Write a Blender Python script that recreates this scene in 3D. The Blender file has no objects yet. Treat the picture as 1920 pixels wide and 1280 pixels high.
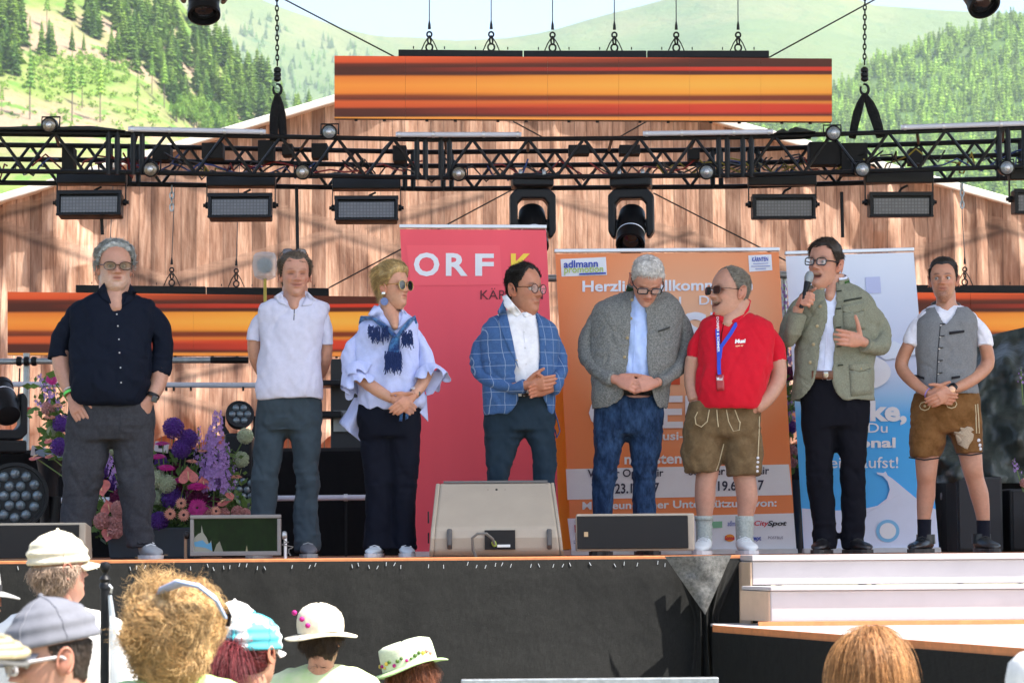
import bpy, bmesh, math, random
import numpy as np
from mathutils import Vector, Matrix, Euler
random.seed(11)
rng = np.random.default_rng(11)
scene = bpy.context.scene
COL = scene.collection
R = math.radians
# ------------------------------------------------------------------ camera
FPX = 5000.0                      # focal length in pixels of a 1920 wide frame
CAMZ = 0.07
PITCH = math.atan(380.0 / FPX)
ROLL = R(0.45)
FWD = Vector((0, math.cos(PITCH), math.sin(PITCH)))
_r0 = Vector((1, 0, 0)); _u0 = Vector((0, -math.sin(PITCH), math.cos(PITCH)))
RGT = math.cos(ROLL) * _r0 - math.sin(ROLL) * _u0
UPV = math.sin(ROLL) * _r0 + math.cos(ROLL) * _u0
cam_d = bpy.data.cameras.new('camera')
cam = bpy.data.objects.new('camera', cam_d); COL.objects.link(cam)
cam_d.sensor_width = 36.0
cam_d.lens = 36.0 * FPX / 1920.0
cam_d.clip_start = 0.5
cam_d.clip_end = 40000.0
cam_d.dof.use_dof = True
cam_d.dof.focus_distance = 15.0
cam_d.dof.aperture_fstop = 9.0
m = Matrix.Identity(4)
for i, v in enumerate((RGT, UPV, -FWD)):
 for j in range(3):
  m[j][i] = v[j]
m.translation = Vector((0, 0, CAMZ))
cam.matrix_world = m
scene.camera = cam
# ------------------------------------------------------------------ light
SUN_EL = R(57); SUN_TH = R(24)    # from the right, a little from the audience side
sun_dir = Vector((math.cos(SUN_EL) * math.cos(SUN_TH), -math.cos(SUN_EL) * math.sin(SUN_TH), math.sin(SUN_EL)))
sd = bpy.data.lights.new('sun', 'SUN'); sd.energy = 4.2; sd.angle = R(0.53); sd.color = (1.0, 0.95, 0.87)
sun = bpy.data.objects.new('sun', sd); COL.objects.link(sun)
sun.rotation_euler = (-sun_dir).to_track_quat('-Z', 'Y').to_euler()
world = bpy.data.worlds.new('World'); scene.world = world
world.use_nodes = True
wn = world.node_tree.nodes; wl = world.node_tree.links
wn.clear()
sky = wn.new('ShaderNodeTexSky'); sky.sky_type = 'NISHITA'; sky.sun_disc = False
sky.sun_elevation = SUN_EL
sky.sun_rotation = math.atan2(sun_dir.x, sun_dir.y)
sky.altitude = 900; sky.air_density = 1.0; sky.dust_density = 6.0; sky.ozone_density = 1.0
bg = wn.new('ShaderNodeBackground'); bg.inputs['Strength'].default_value = 0.14
wo = wn.new('ShaderNodeOutputWorld')
wl.new(sky.outputs[0], bg.inputs[0]); wl.new(bg.outputs[0], wo.inputs[0])
vs = scene.view_settings
vs.view_transform = 'Standard'; vs.look = 'None'; vs.gamma = 1.0; vs.use_curve_mapping = False
vs.exposure = 1.5
scene.cycles.use_denoising = True
scene.cycles.max_bounces = 8
scene.cycles.volume_bounces = 0
scene.cycles.volume_max_steps = 32
scene.cycles.sample_clamp_indirect = 6.0
# ------------------------------------------------------------------ helpers
def P(px, py, D):
 """world point on the plane y = D seen at pixel (px, py) of the 1920x1280 frame"""
 d = FWD * FPX + RGT * (px - 960.0) - UPV * (py - 640.0)
 t = D / d.y
 return Vector((d.x * t, D, CAMZ + d.z * t))
def lin(r, g, b):
 f = lambda c: (c / 255.0 / 12.92) if c / 255.0 <= 0.04045 else ((c / 255.0 + 0.055) / 1.055) ** 2.4
 return (f(r), f(g), f(b))
def tag(o, label=None, cat=None, group=None, kind=None):
 if label: o['label'] = label
 if cat: o['category'] = cat
 if group: o['group'] = group
 if kind: o['kind'] = kind
 return o
def empty(name, loc=(0, 0, 0), label=None, cat=None, group=None, kind=None, parent=None):
 o = bpy.data.objects.new(name, None); COL.objects.link(o)
 o.empty_display_size = 0.1
 if parent:
  o.parent = parent
  o.location = Vector(loc) - wloc(parent)
 else:
  o.location = loc
 return tag(o, label, cat, group, kind)
def wloc(o):
 v = Vector((0, 0, 0))
 while o:
  v = v + o.location
  o = o.parent
 return v
def copy_tree(o, parent=None):
 c = o.copy(); COL.objects.link(c); c.parent = parent
 for ch in o.children:
  copy_tree(ch, c)
 return c
# numpy value noise -----------------------------------------------------
def _hash(ix, iy, iz, seed):
 h = (ix.astype(np.int64) * 374761393 + iy.astype(np.int64) * 668265263 + iz.astype(np.int64) * 2147483647 + seed * 974711) & 0x7fffffff
 h = ((h ^ (h >> 13)) * 1274126177) & 0x7fffffff
 h = (h ^ (h >> 16)) & 0xffff
 return h / 32767.5 - 1.0
def vnoise(p, scale=1.0, seed=0):
 q = np.asarray(p, float) * scale
 i = np.floor(q).astype(np.int64); f = q - i
 f = f * f * f * (f * (f * 6 - 15) + 10)
 out = 0
 for dx in (0, 1):
  wx = f[..., 0] if dx else 1 - f[..., 0]
  for dy in (0, 1):
   wy = f[..., 1] if dy else 1 - f[..., 1]
   for dz in (0, 1):
    wz = f[..., 2] if dz else 1 - f[..., 2]
    out = out + wx * wy * wz * _hash(i[..., 0] + dx, i[..., 1] + dy, i[..., 2] + dz, seed)
 return out
def fbm(p, scale=1.0, seed=0, oct=3):
 a, o = 1.0, 0
 for k in range(oct):
  o = o + a * vnoise(p, scale * 2 ** k, seed + k * 7); a *= 0.5
 return o
# mesh builder ------------------------------------------------------------
class MB:
 def __init__(self):
  self.v = []; self.f = []; self.c = []; self.nv = 0
 def add(self, verts, faces, col=None):
  verts = np.asarray(verts, float).reshape(-1, 3)
  self.v.append(verts)
  b = self.nv
  if isinstance(faces, np.ndarray): self.f.extend((faces + b).tolist())
  else: self.f.extend([tuple(i + b for i in fc) for fc in faces])
  self.c.append(np.tile(np.array(col if col is not None else (1, 1, 1)), (len(verts), 1)) if col is None or np.ndim(col) == 1 else np.asarray(col))
  self.nv += len(verts)
  return self
 def box(self, c, s, rot=None, col=None, taper=None):
  sx, sy, sz = s[0] / 2, s[1] / 2, s[2] / 2
  tp = taper or 1.0
  vs_ = [(-sx, -sy, -sz), (sx, -sy, -sz), (sx, sy, -sz), (-sx, sy, -sz), (-sx * tp, -sy * tp, sz), (sx * tp, -sy * tp, sz), (sx * tp, sy * tp, sz), (-sx * tp, sy * tp, sz)]
  if rot is not None:
   vs_ = [rot @ Vector(v) for v in vs_]
  vs_ = [Vector(v) + Vector(c) for v in vs_]
  return self.add([tuple(v) for v in vs_], [(0, 3, 2, 1), (4, 5, 6, 7), (0, 1, 5, 4), (1, 2, 6, 5), (2, 3, 7, 6), (3, 0, 4, 7)], col)
 def hexa(self, bot, top, col=None):
  return self.add([tuple(v) for v in list(bot) + list(top)], [(0, 3, 2, 1), (4, 5, 6, 7), (0, 1, 5, 4), (1, 2, 6, 5), (2, 3, 7, 6), (3, 0, 4, 7)], col)
 def rings(self, rs, cap=True, close=True, col=None):
  n = len(rs[0]); faces = []
  for k in range(len(rs) - 1):
   for i in range(n if close else n - 1):
    j = (i + 1) % n
    faces.append((k * n + i, k * n + j, (k + 1) * n + j, (k + 1) * n + i))
  if cap:
   faces.append(tuple(reversed(range(n))))
   b = (len(rs) - 1) * n
   faces.append(tuple(range(b, b + n)))
  return self.add(np.concatenate([np.asarray(r, float) for r in rs]), faces, col)
 def tube(self, pts, rad, n=8, cap=True, col=None, roundcap=False):
  pts = [Vector(p) for p in pts]
  if not hasattr(rad, '__len__'):
   rad = [rad] * len(pts)
  rad = [r if hasattr(r, '__len__') else (r, r) for r in rad]
  if roundcap:
   d0 = (pts[0] - pts[1]).normalized(); d1 = (pts[-1] - pts[-2]).normalized()
   r0 = min(rad[0]); r1 = min(rad[-1])
   pts = [pts[0] + d0 * r0 * .85, pts[0] + d0 * r0 * .5] + pts + [pts[-1] + d1 * r1 * .5, pts[-1] + d1 * r1 * .85]
   rad = [(rad[0][0] * .45, rad[0][1] * .45), (rad[0][0] * .85, rad[0][1] * .85)] + rad + [(rad[-1][0] * .85, rad[-1][1] * .85), (rad[-1][0] * .45, rad[-1][1] * .45)]
  u = None; rs = []
  for k, p in enumerate(pts):
   t = (pts[min(k + 1, len(pts) - 1)] - pts[max(k - 1, 0)])
   t = t.normalized() if t.length > 1e-9 else Vector((0, 0, 1))
   if u is None:
    a = Vector((1, 0, 0)) if abs(t.x) < 0.8 else Vector((0, 1, 0))
    u = (a - t * a.dot(t)).normalized()
   else:
    u = (u - t * u.dot(t)).normalized()
   w = t.cross(u)
   rs.append([tuple(p + u * (rad[k][0] * math.cos(2 * math.pi * i / n)) + w * (rad[k][1] * math.sin(2 * math.pi * i / n))) for i in range(n)])
  return self.rings(rs, cap, True, col)
 def lathe(self, c, prof, axis=(0, 0, 1), n=20, col=None, cap=True):
  ax = Vector(axis).normalized()
  a = Vector((1, 0, 0)) if abs(ax.x) < 0.8 else Vector((0, 1, 0))
  u = (a - ax * a.dot(ax)).normalized(); w = ax.cross(u); c = Vector(c)
  rs = [[tuple(c + ax * h + (u * math.cos(2 * math.pi * i / n) + w * math.sin(2 * math.pi * i / n)) * max(r, 1e-4)) for i in range(n)] for (r, h) in prof]
  return self.rings(rs, cap, True, col)
 def sphere(self, c, r, n=12, m=8, col=None, sq=(1, 1, 1)):
  c = np.array(c, float)
  rs = []
  for k in range(1, m):
   ph = math.pi * k / m
   rs.append([c + np.array([math.cos(2 * math.pi * i / n) * math.sin(ph) * sq[0], math.sin(2 * math.pi * i / n) * math.sin(ph) * sq[1], -math.cos(ph) * sq[2]]) * r for i in range(n)])
  b = len(rs) * n
  faces = []
  for k in range(len(rs) - 1):
   for i in range(n):
    j = (i + 1) % n
    faces.append((k * n + i, k * n + j, (k + 1) * n + j, (k + 1) * n + i))
  vv = np.concatenate(rs + [[c - np.array([0, 0, r * sq[2]])], [c + np.array([0, 0, r * sq[2]])]])
  for i in range(n):
   j = (i + 1) % n
   faces.append((b, j, i)); faces.append((b + 1, (len(rs) - 1) * n + i, (len(rs) - 1) * n + j))
  return self.add(vv, faces, col)
 def poly(self, pts, thick=0.0, nrm=(0, 1, 0), col=None):
  n = len(pts); a = [Vector(p) for p in pts]
  if not thick:
   return self.add([tuple(p) for p in a], [tuple(range(n))], col)
  o = Vector(nrm) * thick
  b = [p + o for p in a]
  fs = [tuple(range(n)), tuple(reversed(range(n, 2 * n)))] + [(i, i + n, (i + 1) % n + n, (i + 1) % n) for i in range(n)]
  return self.add([tuple(p) for p in a + b], fs, col)
 def mesh(self, name='m', off=None):
  vv = np.concatenate(self.v) if self.v else np.zeros((0, 3))
  if off is not None:
   vv = vv - np.array(off)
  me = bpy.data.meshes.new(name)
  me.from_pydata(vv.tolist(), [], self.f)
  cc = np.concatenate(self.c) if self.c else np.zeros((0, 3))
  if len(cc) and np.ptp(cc) > 1e-6:
   at = me.color_attributes.new('tint', 'FLOAT_COLOR', 'POINT')
   at.data.foreach_set('color', np.concatenate([cc, np.ones((len(cc), 1))], 1).ravel())
  me.update()
  return me
 def build(self, name, mat, parent=None, smooth=False, bevel=0, world=True):
  off = wloc(parent) if (parent and world) else None
  me = self.mesh(name, off)
  return link(name, me, mat, parent, smooth, bevel)
def fix_normals(me):
 bm = bmesh.new(); bm.from_mesh(me)
 bmesh.ops.recalc_face_normals(bm, faces=bm.faces)
 bm.to_mesh(me); bm.free()
def link(name, me, mat, parent=None, smooth=False, bevel=0):
 fix_normals(me)
 o = bpy.data.objects.new(name, me); COL.objects.link(o)
 if mat: me.materials.append(mat)
 if parent: o.parent = parent
 if smooth:
  me.polygons.foreach_set('use_smooth', [True] * len(me.polygons))
  if smooth != 'all':
   try:
    me.set_sharp_from_angle(angle=R(40))
   except Exception:
    pass
 if bevel:
  b = o.modifiers.new('bevel', 'BEVEL'); b.width = bevel; b.segments = 2; b.limit_method = 'ANGLE'
 return o
def evaluated_mesh(o):
 dg = bpy.context.evaluated_depsgraph_get()
 dg.update()
 return bpy.data.meshes.new_from_object(o.evaluated_get(dg))
def remesh(mb, voxel, smooth=4, name='m'):
 me = mb.mesh('tmp')
 fix_normals(me)
 o = bpy.data.objects.new('tmp', me); COL.objects.link(o)
 r = o.modifiers.new('r', 'REMESH'); r.mode = 'VOXEL'; r.voxel_size = voxel
 if smooth:
  s = o.modifiers.new('s', 'SMOOTH'); s.factor = 0.5; s.iterations = smooth
 out = evaluated_mesh(o)
 bpy.data.objects.remove(o); bpy.data.meshes.remove(me)
 out.name = name
 return out
def mverts(me):
 a = np.empty(len(me.vertices) * 3); me.vertices.foreach_get('co', a); return a.reshape(-1, 3)
def mnorm(me):
 a = np.empty(len(me.vertices) * 3); me.vertices.foreach_get('normal', a); return a.reshape(-1, 3)
def set_verts(me, a):
 me.vertices.foreach_set('co', np.asarray(a).ravel()); me.update()
def set_tint(me, c):
 at = me.color_attributes.get('tint') or me.color_attributes.new('tint', 'FLOAT_COLOR', 'POINT')
 at.data.foreach_set('color', np.concatenate([c, np.ones((len(c), 1))], 1).ravel())
# materials -----------------------------------------------------------------
MATS = {}
class NT:
 def __init__(self, name):
  self.m = bpy.data.materials.new(name); self.m.use_nodes = True
  self.t = self.m.node_tree; self.b = self.t.nodes['Principled BSDF']
  self.out = self.t.nodes['Material Output']
 def n(self, typ, **kw):
  nd = self.t.nodes.new(typ)
  for k, v in kw.items():
   if k.startswith('i_'):
    key = k[2:]
    key = int(key) if key.isdigit() else key
    nd.inputs[key].default_value = v
   else:
    setattr(nd, k, v)
  return nd
 def l(self, a, b):
  self.t.links.new(a, b)
 def math(self, op, a, b=None, c=None):
  nd = self.n('ShaderNodeMath', operation=op)
  for i, x in enumerate((a, b, c)):
   if x is None: continue
   if isinstance(x, (int, float)): nd.inputs[i].default_value = x
   else: self.l(x, nd.inputs[i])
  return nd.outputs[0]
 def mix(self, fac, a, b, blend='MIX'):
  nd = self.n('ShaderNodeMix', data_type='RGBA', blend_type=blend)
  for s, x in ((nd.inputs[0], fac), (nd.inputs[6], a), (nd.inputs[7], b)):
   if isinstance(x, (int, float)): s.default_value = x
   elif isinstance(x, tuple): s.default_value = (*x[:3], 1)
   else: self.l(x, s)
  return nd.outputs[2]
 def ramp(self, fac, stops, interp='LINEAR'):
  nd = self.n('ShaderNodeValToRGB'); cr = nd.color_ramp; cr.interpolation = interp
  while len(cr.elements) < len(stops): cr.elements.new(0.5)
  for e, (p, c) in zip(cr.elements, stops):
   e.position = p; e.color = (*c, 1) if len(c) == 3 else c
  self.l(fac, nd.inputs[0]); return nd.outputs[0]
 def coord(self, kind='Object'):
  return self.n('ShaderNodeTexCoord').outputs[kind]
 def noise(self, scale, detail=4, rough=0.55, vec=None, sc=None):
  nd = self.n('ShaderNodeTexNoise'); nd.inputs['Scale'].default_value = scale
  nd.inputs['Detail'].default_value = detail; nd.inputs['Roughness'].default_value = rough
  v = vec if vec is not None else self.coord()
  if sc:
   mp = self.n('ShaderNodeMapping'); mp.inputs['Scale'].default_value = sc
   self.l(v, mp.inputs[0]); v = mp.outputs[0]
  self.l(v, nd.inputs['Vector'])
  return nd.outputs[0]
 def bump(self, h, strength=0.3, dist=0.01, prev=None):
  nd = self.n('ShaderNodeBump'); nd.inputs['Strength'].default_value = strength; nd.inputs['Distance'].default_value = dist
  self.l(h, nd.inputs['Height'])
  if prev is not None: self.l(prev, nd.inputs['Normal'])
  return nd.outputs[0]
def mat(name, col, rough=0.6, metal=0.0, var=0.12, vscale=6.0, bump=0.0, bscale=60.0, bdist=0.004, spec=0.5, tint=False, coat=0.0, sheen=0.0, alpha=None, emit=None, estr=0.0, trans=0.0, sc=None):
 if name in MATS: return MATS[name]
 k = NT(name); b = k.b
 v = k.noise(vscale, 5, 0.6, sc=sc)
 lo = tuple(max(c * (1 - var), 0) for c in col); hi = tuple(min(c * (1 + var), 1) for c in col)
 c = k.ramp(v, [(0.3, lo), (0.7, hi)])
 if tint:
  a = k.n('ShaderNodeVertexColor', layer_name='tint')
  c = k.mix(1.0, c, a.outputs[0], 'MULTIPLY')
 k.l(c, b.inputs['Base Color'])
 rv = k.math('MULTIPLY_ADD', v, 0.25, rough - 0.12)
 k.l(rv, b.inputs['Roughness'])
 b.inputs['Metallic'].default_value = metal
 b.inputs['Specular IOR Level'].default_value = spec
 b.inputs['Coat Weight'].default_value = coat
 b.inputs['Sheen Weight'].default_value = sheen
 if trans: b.inputs['Transmission Weight'].default_value = trans
 if alpha is not None: b.inputs['Alpha'].default_value = alpha
 if emit:
  b.inputs['Emission Color'].default_value = (*emit, 1); b.inputs['Emission Strength'].default_value = estr
 if bump:
  h = k.noise(bscale, 3, 0.6, sc=sc)
  k.l(k.bump(h, bump, bdist), b.inputs['Normal'])
 MATS[name] = k.m
 return k.m
def fabric(name, col, weave=900.0, var=0.10, vscale=30.0, wr=0.35, rough=0.9, sheen=0.06, mottle=None, wscale=9.0, extra=None):
 """woven cloth: thread bump, soft crease relief, tone variation"""
 if name in MATS: return MATS[name]
 k = NT(name); b = k.b
 co = k.coord()
 v = k.noise(vscale, 6, 0.65, co)
 lo = tuple(max(c * (1 - var), 0) for c in col); hi = tuple(min(c * (1 + var), 1) for c in col)
 c = k.ramp(v, [(0.3, lo), (0.7, hi)])
 if mottle:
  mn = k.noise(mottle[0], 3, 0.8, co, (1, 1, mottle[2] if len(mottle) > 2 else 1))
  c = k.mix(k.ramp(mn, [(0.40, (0, 0, 0)), (0.66, (1, 1, 1))]), c, mottle[1])
 if extra: c = extra(k, c, co)
 k.l(c, b.inputs['Base Color'])
 b.inputs['Roughness'].default_value = rough
 b.inputs['Specular IOR Level'].default_value = 0.12
 b.inputs['Sheen Weight'].default_value = sheen
 w = k.noise(weave, 1, 0.5, co)
 n1 = k.bump(w, 0.15, 0.001)
 cr = k.noise(wscale, 2, 0.45, co, (1.0, 1.0, 0.55))
 n2 = k.bump(cr, wr, 0.03, n1)
 k.l(n2, b.inputs['Normal'])
 MATS[name] = k.m
 return k.m
BLACK = mat('black_powder_coat', (0.005, 0.0055, 0.007), 0.42, var=0.3, bump=0.1, bscale=400, spec=.28)
BLACKM = mat('matt_black', (0.008, 0.008, 0.009), 0.8, var=0.3)
STEEL = mat('galvanised_steel', (0.42, 0.45, 0.46), 0.42, 0.75, var=0.2, vscale=25)
ALU = mat('brushed_aluminium', (0.72, 0.74, 0.77), 0.35, 0.6, var=0.08)
WHITE = mat('white_paint', (0.50, 0.465, 0.468), 0.55, var=0.07, vscale=3, bump=0.08, bscale=30)
TUBEW = mat('frosted_tube', (0.62, 0.64, 0.72), 0.35, var=0.05)
GLASSB = mat('dark_lens', (0.01, 0.011, 0.014), 0.08, var=0.1, coat=1.0)
def text_mesh(s, bold=0.0, shear=0.0):
 cu = bpy.data.curves.new('txt', 'FONT'); cu.body = s; cu.size = 1.0
 cu.offset = bold; cu.resolution_u = 3; cu.shear = shear
 o = bpy.data.objects.new('txt', cu); COL.objects.link(o)
 me = evaluated_mesh(o)
 bpy.data.objects.remove(o); bpy.data.curves.remove(cu)
 return me
def lettering(s, place, mat_, parent, bold=0.0, name='lettering', keep=None, shear=0.0):
 """flat letters; place(u, v) maps the text box to world"""
 me = text_mesh(s, bold, shear)
 a = mverts(me)
 lo, hi = a.min(0), a.max(0)
 u = (a[:, 0] - lo[0]) / max(hi[0] - lo[0], 1e-6); v = (a[:, 1] - lo[1]) / max(hi[1] - lo[1], 1e-6)
 off = wloc(parent) if parent else Vector((0, 0, 0))
 set_verts(me, np.array([tuple(Vector(place(uu, vv)) - off) for uu, vv in zip(u, v)]))
 o = bpy.data.objects.new(name, me); COL.objects.link(o); o.parent = parent
 me.materials.append(mat_)
 return o
# ================================================================== SETTING
def interp(pts, x):
 xs = [p[0] for p in pts]; ys = [p[1] for p in pts]
 return float(np.interp(x, xs, ys))
class Terrain:
 def __init__(self, name, ridge, bot, Db, Dr, x0, x1, nx, nv, amp, seed, mat_, back=0.3):
  self.ridge, self.bot, self.Db, self.Dr = ridge, bot, Db, Dr
  self.seed, self.amp = seed, amp
  vs_, fs = [], []
  rows = [i / nv for i in range(nv + 1)]
  for v in rows:
   for i in range(nx + 1):
    px = x0 + (x1 - x0) * i / nx
    vs_.append(tuple(self.at(px, v)))
  for v in (0.35, 1.0):      # the far side falls away again
   for i in range(nx + 1):
    px = x0 + (x1 - x0) * i / nx
    p = self.at(px, 1.0)
    vs_.append((p.x * (1 + back * v), p.y * (1 + back * v), p.z * (1 - 1.0 * v) - 1.5 * v))
  n = nx + 1
  for k in range(nv + 2):
   for i in range(nx):
    fs.append((k * n + i, k * n + i + 1, (k + 1) * n + i + 1, (k + 1) * n + i))
  mb = MB(); mb.add(vs_, fs)
  self.o = mb.build(name, mat_, None, smooth='all')
  self.o['kind'] = 'structure'
 def at(self, px, v):
  r = interp(self.ridge, px)
  row = self.bot + (r - self.bot) * v
  D = self.Db + (self.Dr - self.Db) * v
  p = P(px, row, D)
  w = 0.3 + 0.7 * math.sin(math.pi * min(max(v, 0), 1))
  p.z += self.amp * w * float(fbm(np.array([[p.x, p.y, self.seed]]), 1.0 / (self.amp * 14), self.seed, 4)[0])
  return p
 def pix(self, px, row):
  r = interp(self.ridge, px)
  return self.at(px, (self.bot - row) / (self.bot - r))
def meadow_mat(name, stops, soil, scale, speck=None, soilpos=(0.52, 0.66)):
 k = NT(name); co = k.coord()
 a = k.noise(scale, 8, 0.6, co)
 c = k.ramp(a, stops)
 s = k.noise(scale * 0.55, 6, 0.62, co)
 c = k.mix(k.ramp(s, [(soilpos[0], (0, 0, 0)), (soilpos[1], (1, 1, 1))]), c, soil)
 if speck:
  sp = k.noise(speck[0], 4, 0.7, co)
  c = k.mix(k.ramp(sp, [(speck[2], (0, 0, 0)), (speck[2] + 0.06, (1, 1, 1))]), c, speck[1])
 k.l(c, k.b.inputs['Base Color']); k.b.inputs['Roughness'].default_value = 0.95
 k.b.inputs['Specular IOR Level'].default_value = 0.1
 k.l(k.bump(k.noise(scale * 6, 5, 0.7, co), 0.6, 1.0 / scale * 0.05), k.b.inputs['Normal'])
 return k.m
M_CLEAR = meadow_mat('clearing_grass', [(0.3, (0.10, 0.17, 0.028)), (0.5, (0.14, 0.20, 0.042)), (0.7, (0.20, 0.23, 0.07))], (0.27, 0.20, 0.135), 0.02, (0.09, (0.10, 0.19, 0.035), 0.56), (0.45, 0.60))
M_ALP = meadow_mat('alpine_grass', [(0.3, (0.075, 0.125, 0.035)), (0.5, (0.11, 0.15, 0.045)), (0.7, (0.19, 0.19, 0.065))], (0.21, 0.19, 0.085), 0.0016, (0.02, (0.07, 0.13, 0.04), 0.60))
M_FLOOR = meadow_mat('forest_floor', [(0.3, (0.05, 0.10, 0.025)), (0.7, (0.10, 0.17, 0.04))], (0.12, 0.17, 0.05), 0.01)
M_GROUND = meadow_mat('ground_gravel_grass', [(0.3, (0.17, 0.16, 0.10)), (0.7, (0.28, 0.26, 0.18))], (0.33, 0.29, 0.22), 0.6, None, (0.45, 0.7))
g = MB(); S = 16000
gv = [(-S, -S, -1.52), (S, -S, -1.52), (S, S, -1.52), (-S, S, -1.52)]
g.add(gv, [(0, 1, 2, 3)])
ground = g.build('ground', M_GROUND); ground['kind'] = 'structure'
far_ridge = [(-1400, -420), (-200, -330), (200, -170), (430, -22), (540, 18), (640, 50), (720, 66), (850, 71), (950, 66), (1030, 55), (1120, 35), (1200, 14), (1270, -6), (1400, -40), (1540, -32), (1640, 4), (1760, 14), (1920, 22), (2300, 30), (3300, 120)]
far_mount = Terrain('mountain', far_ridge, 520, 3200, 5200, -1400, 3300, 150, 40, 55, 3, M_ALP)
left_ridge = [(-900, -700), (-200, -330), (120, -190), (260, -90), (330, -10), (390, 70), (450, 135), (520, 190), (600, 250), (700, 320), (900, 430), (1200, 640)]
left_hill = Terrain('wooded_hill', left_ridge, 700, 650, 1250, -900, 1200, 110, 44, 7, 5, M_CLEAR)
right_ridge = [(700, 700), (1050, 420), (1250, 300), (1380, 245), (1470, 205), (1560, 165), (1640, 122), (1740, 88), (1830, 58), (1920, 28), (2100, -40), (2700, -220)]
right_hill = Terrain('forest_hill', right_ridge, 760, 1100, 2300, 700, 2700, 100, 40, 9, 9, M_FLOOR)
# ---------------- trees
def leaf_mat(name, c1, c2):
 k = NT(name)
 oi = k.n('ShaderNodeObjectInfo')
 a = k.n('ShaderNodeVertexColor', layer_name='tint')
 c = k.mix(oi.outputs['Random'], c1, c2)
 c = k.mix(1.0, c, a.outputs[0], 'MULTIPLY')
 k.l(c, k.b.inputs['Base Color'])
 k.b.inputs['Roughness'].default_value = 0.8; k.b.inputs['Specular IOR Level'].default_value = 0.2
 tr = k.n('ShaderNodeBsdfTranslucent'); k.l(c, tr.inputs[0])
 mx = k.n('ShaderNodeMixShader'); mx.inputs[0].default_value = 0.35
 k.l(k.b.outputs[0], mx.inputs[1]); k.l(tr.outputs[0], mx.inputs[2]); k.l(mx.outputs[0], k.out.inputs[0])
 return k.m
M_SPRUCE = leaf_mat('spruce_needles', (0.085, 0.18, 0.035), (0.22, 0.34, 0.055))
M_LEAF = leaf_mat('bright_leaves', (0.17, 0.32, 0.05), (0.26, 0.40, 0.07))
M_BARK = mat('bark', (0.16, 0.12, 0.09), 0.9, var=0.3, bump=0.4, bscale=8)
def spruce_crown(mb, base, h, w, tiers, per, r_, tone=1.0):
 for t in range(tiers):
  f = t / tiers
  z = base[2] + h * (0.07 + 0.90 * f)
  rad = w * (1 - f) ** 0.85 * (0.85 + 0.3 * r_.random()) + 0.015 * h
  a0 = r_.random() * 6.28
  for q in range(per):
   a = a0 + 6.283 * q / per + r_.uniform(-.25, .25)
   ln = rad * r_.uniform(.65, 1.2)
   ca, sa = math.cos(a), math.sin(a)
   drop = ln * r_.uniform(.25, .6)
   hw = ln * r_.uniform(.22, .38)
   th = h * 0.9 / tiers * 1.3
   x, y = base[0], base[1]
   tn = tone * r_.uniform(.65, 1.35)
   A = (x, y, z + th * .5)
   B = (x + ca * ln * .55 - sa * hw, y + sa * ln * .55 + ca * hw, z - drop * .35)
   C = (x + ca * ln, y + sa * ln, z - drop)
   E = (x + ca * ln * .55 + sa * hw, y + sa * ln * .55 - ca * hw, z - drop * .35)
   F = (x + ca * ln * .5, y + sa * ln * .5, z - drop * .75 - th * .35)
   mb.add([A, B, C, E, F], [(0, 1, 2), (0, 2, 3), (1, 4, 2), (4, 3, 2)], (tn, tn, tn * .9))
 mb.tube([(base[0], base[1], base[2] + h * .93), (base[0], base[1], base[2] + h)], [.012 * h, .002 * h], 4, col=(tone,) * 3)
def leaf_crown(mb, c, rx, rz, n, r_, size):
 for q in range(n):
  u = Vector((r_.gauss(0, 1), r_.gauss(0, 1), r_.gauss(0, 1))).normalized() * (r_.random() ** .4)
  lob = 0.75 + 0.35 * math.sin(u.x * 5 + u.z * 4) * math.cos(u.y * 5)
  p = Vector((c[0] + u.x * rx * lob, c[1] + u.y * rx * lob, c[2] + u.z * rz * lob))
  d1 = Vector((r_.gauss(0, 1), r_.gauss(0, 1), r_.gauss(0, 1))).normalized() * size * r_.uniform(.6, 1.3)
  d2 = d1.cross(Vector((r_.gauss(0, 1), r_.gauss(0, 1), r_.gauss(0, 1)))).normalized() * size * r_.uniform(.6, 1.2)
  tn = r_.uniform(.6, 1.35)
  mb.add([tuple(p - d1), tuple(p - d2 * .6), tuple(p + d1), tuple(p + d2 * .6)], [(0, 1, 2, 3)], (tn, tn, tn))
def tree_meshes(kind, seed):
 r_ = random.Random(seed)
 cr = MB(); tr = MB()
 if kind == 'spruce':
  spruce_crown(cr, (0, 0, 0), 1.0, .17 + .04 * r_.random(), 15, 9, r_)
  tr.tube([(0, 0, -.03), (0, 0, .4), (0, 0, .95)], [.022, .016, .004], 6)
  return cr.mesh('crown'), tr.mesh('trunk'), M_SPRUCE
 if kind == 'larch':
  spruce_crown(cr, (0, 0, .42), .58, .075, 9, 6, r_, 1.5)
  tr.tube([(0, 0, -.03), (.004, 0, .5), (0, 0, .97)], [.011, .008, .003], 6)
  return cr.mesh('crown'), tr.mesh('trunk'), M_SPRUCE
 leaf_crown(cr, (0, 0, .58), .34, .42, 520, r_, .05)
 tr.tube([(0, 0, -.03), (.02, 0, .3), (0, .01, .6)], [.035, .028, .012], 6)
 for q in range(4):
  a = q * 1.6
  tr.tube([(.01, 0, .3 + .05 * q), (.16 * math.cos(a), .16 * math.sin(a), .5 + .06 * q)], [.016, .006], 5)
 return cr.mesh('crown'), tr.mesh('trunk'), M_LEAF
PROTO = {}
for kind, n in (('spruce', 4), ('larch', 2), ('leafy', 3)):
 PROTO[kind] = []
 for s in range(n):
  cme, tme, cm = tree_meshes(kind, 100 + s * 7 + len(kind))
  fix_normals(cme); fix_normals(tme)
  cme.materials.append(cm); tme.materials.append(M_BARK)
  PROTO[kind].append((cme, tme))
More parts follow.
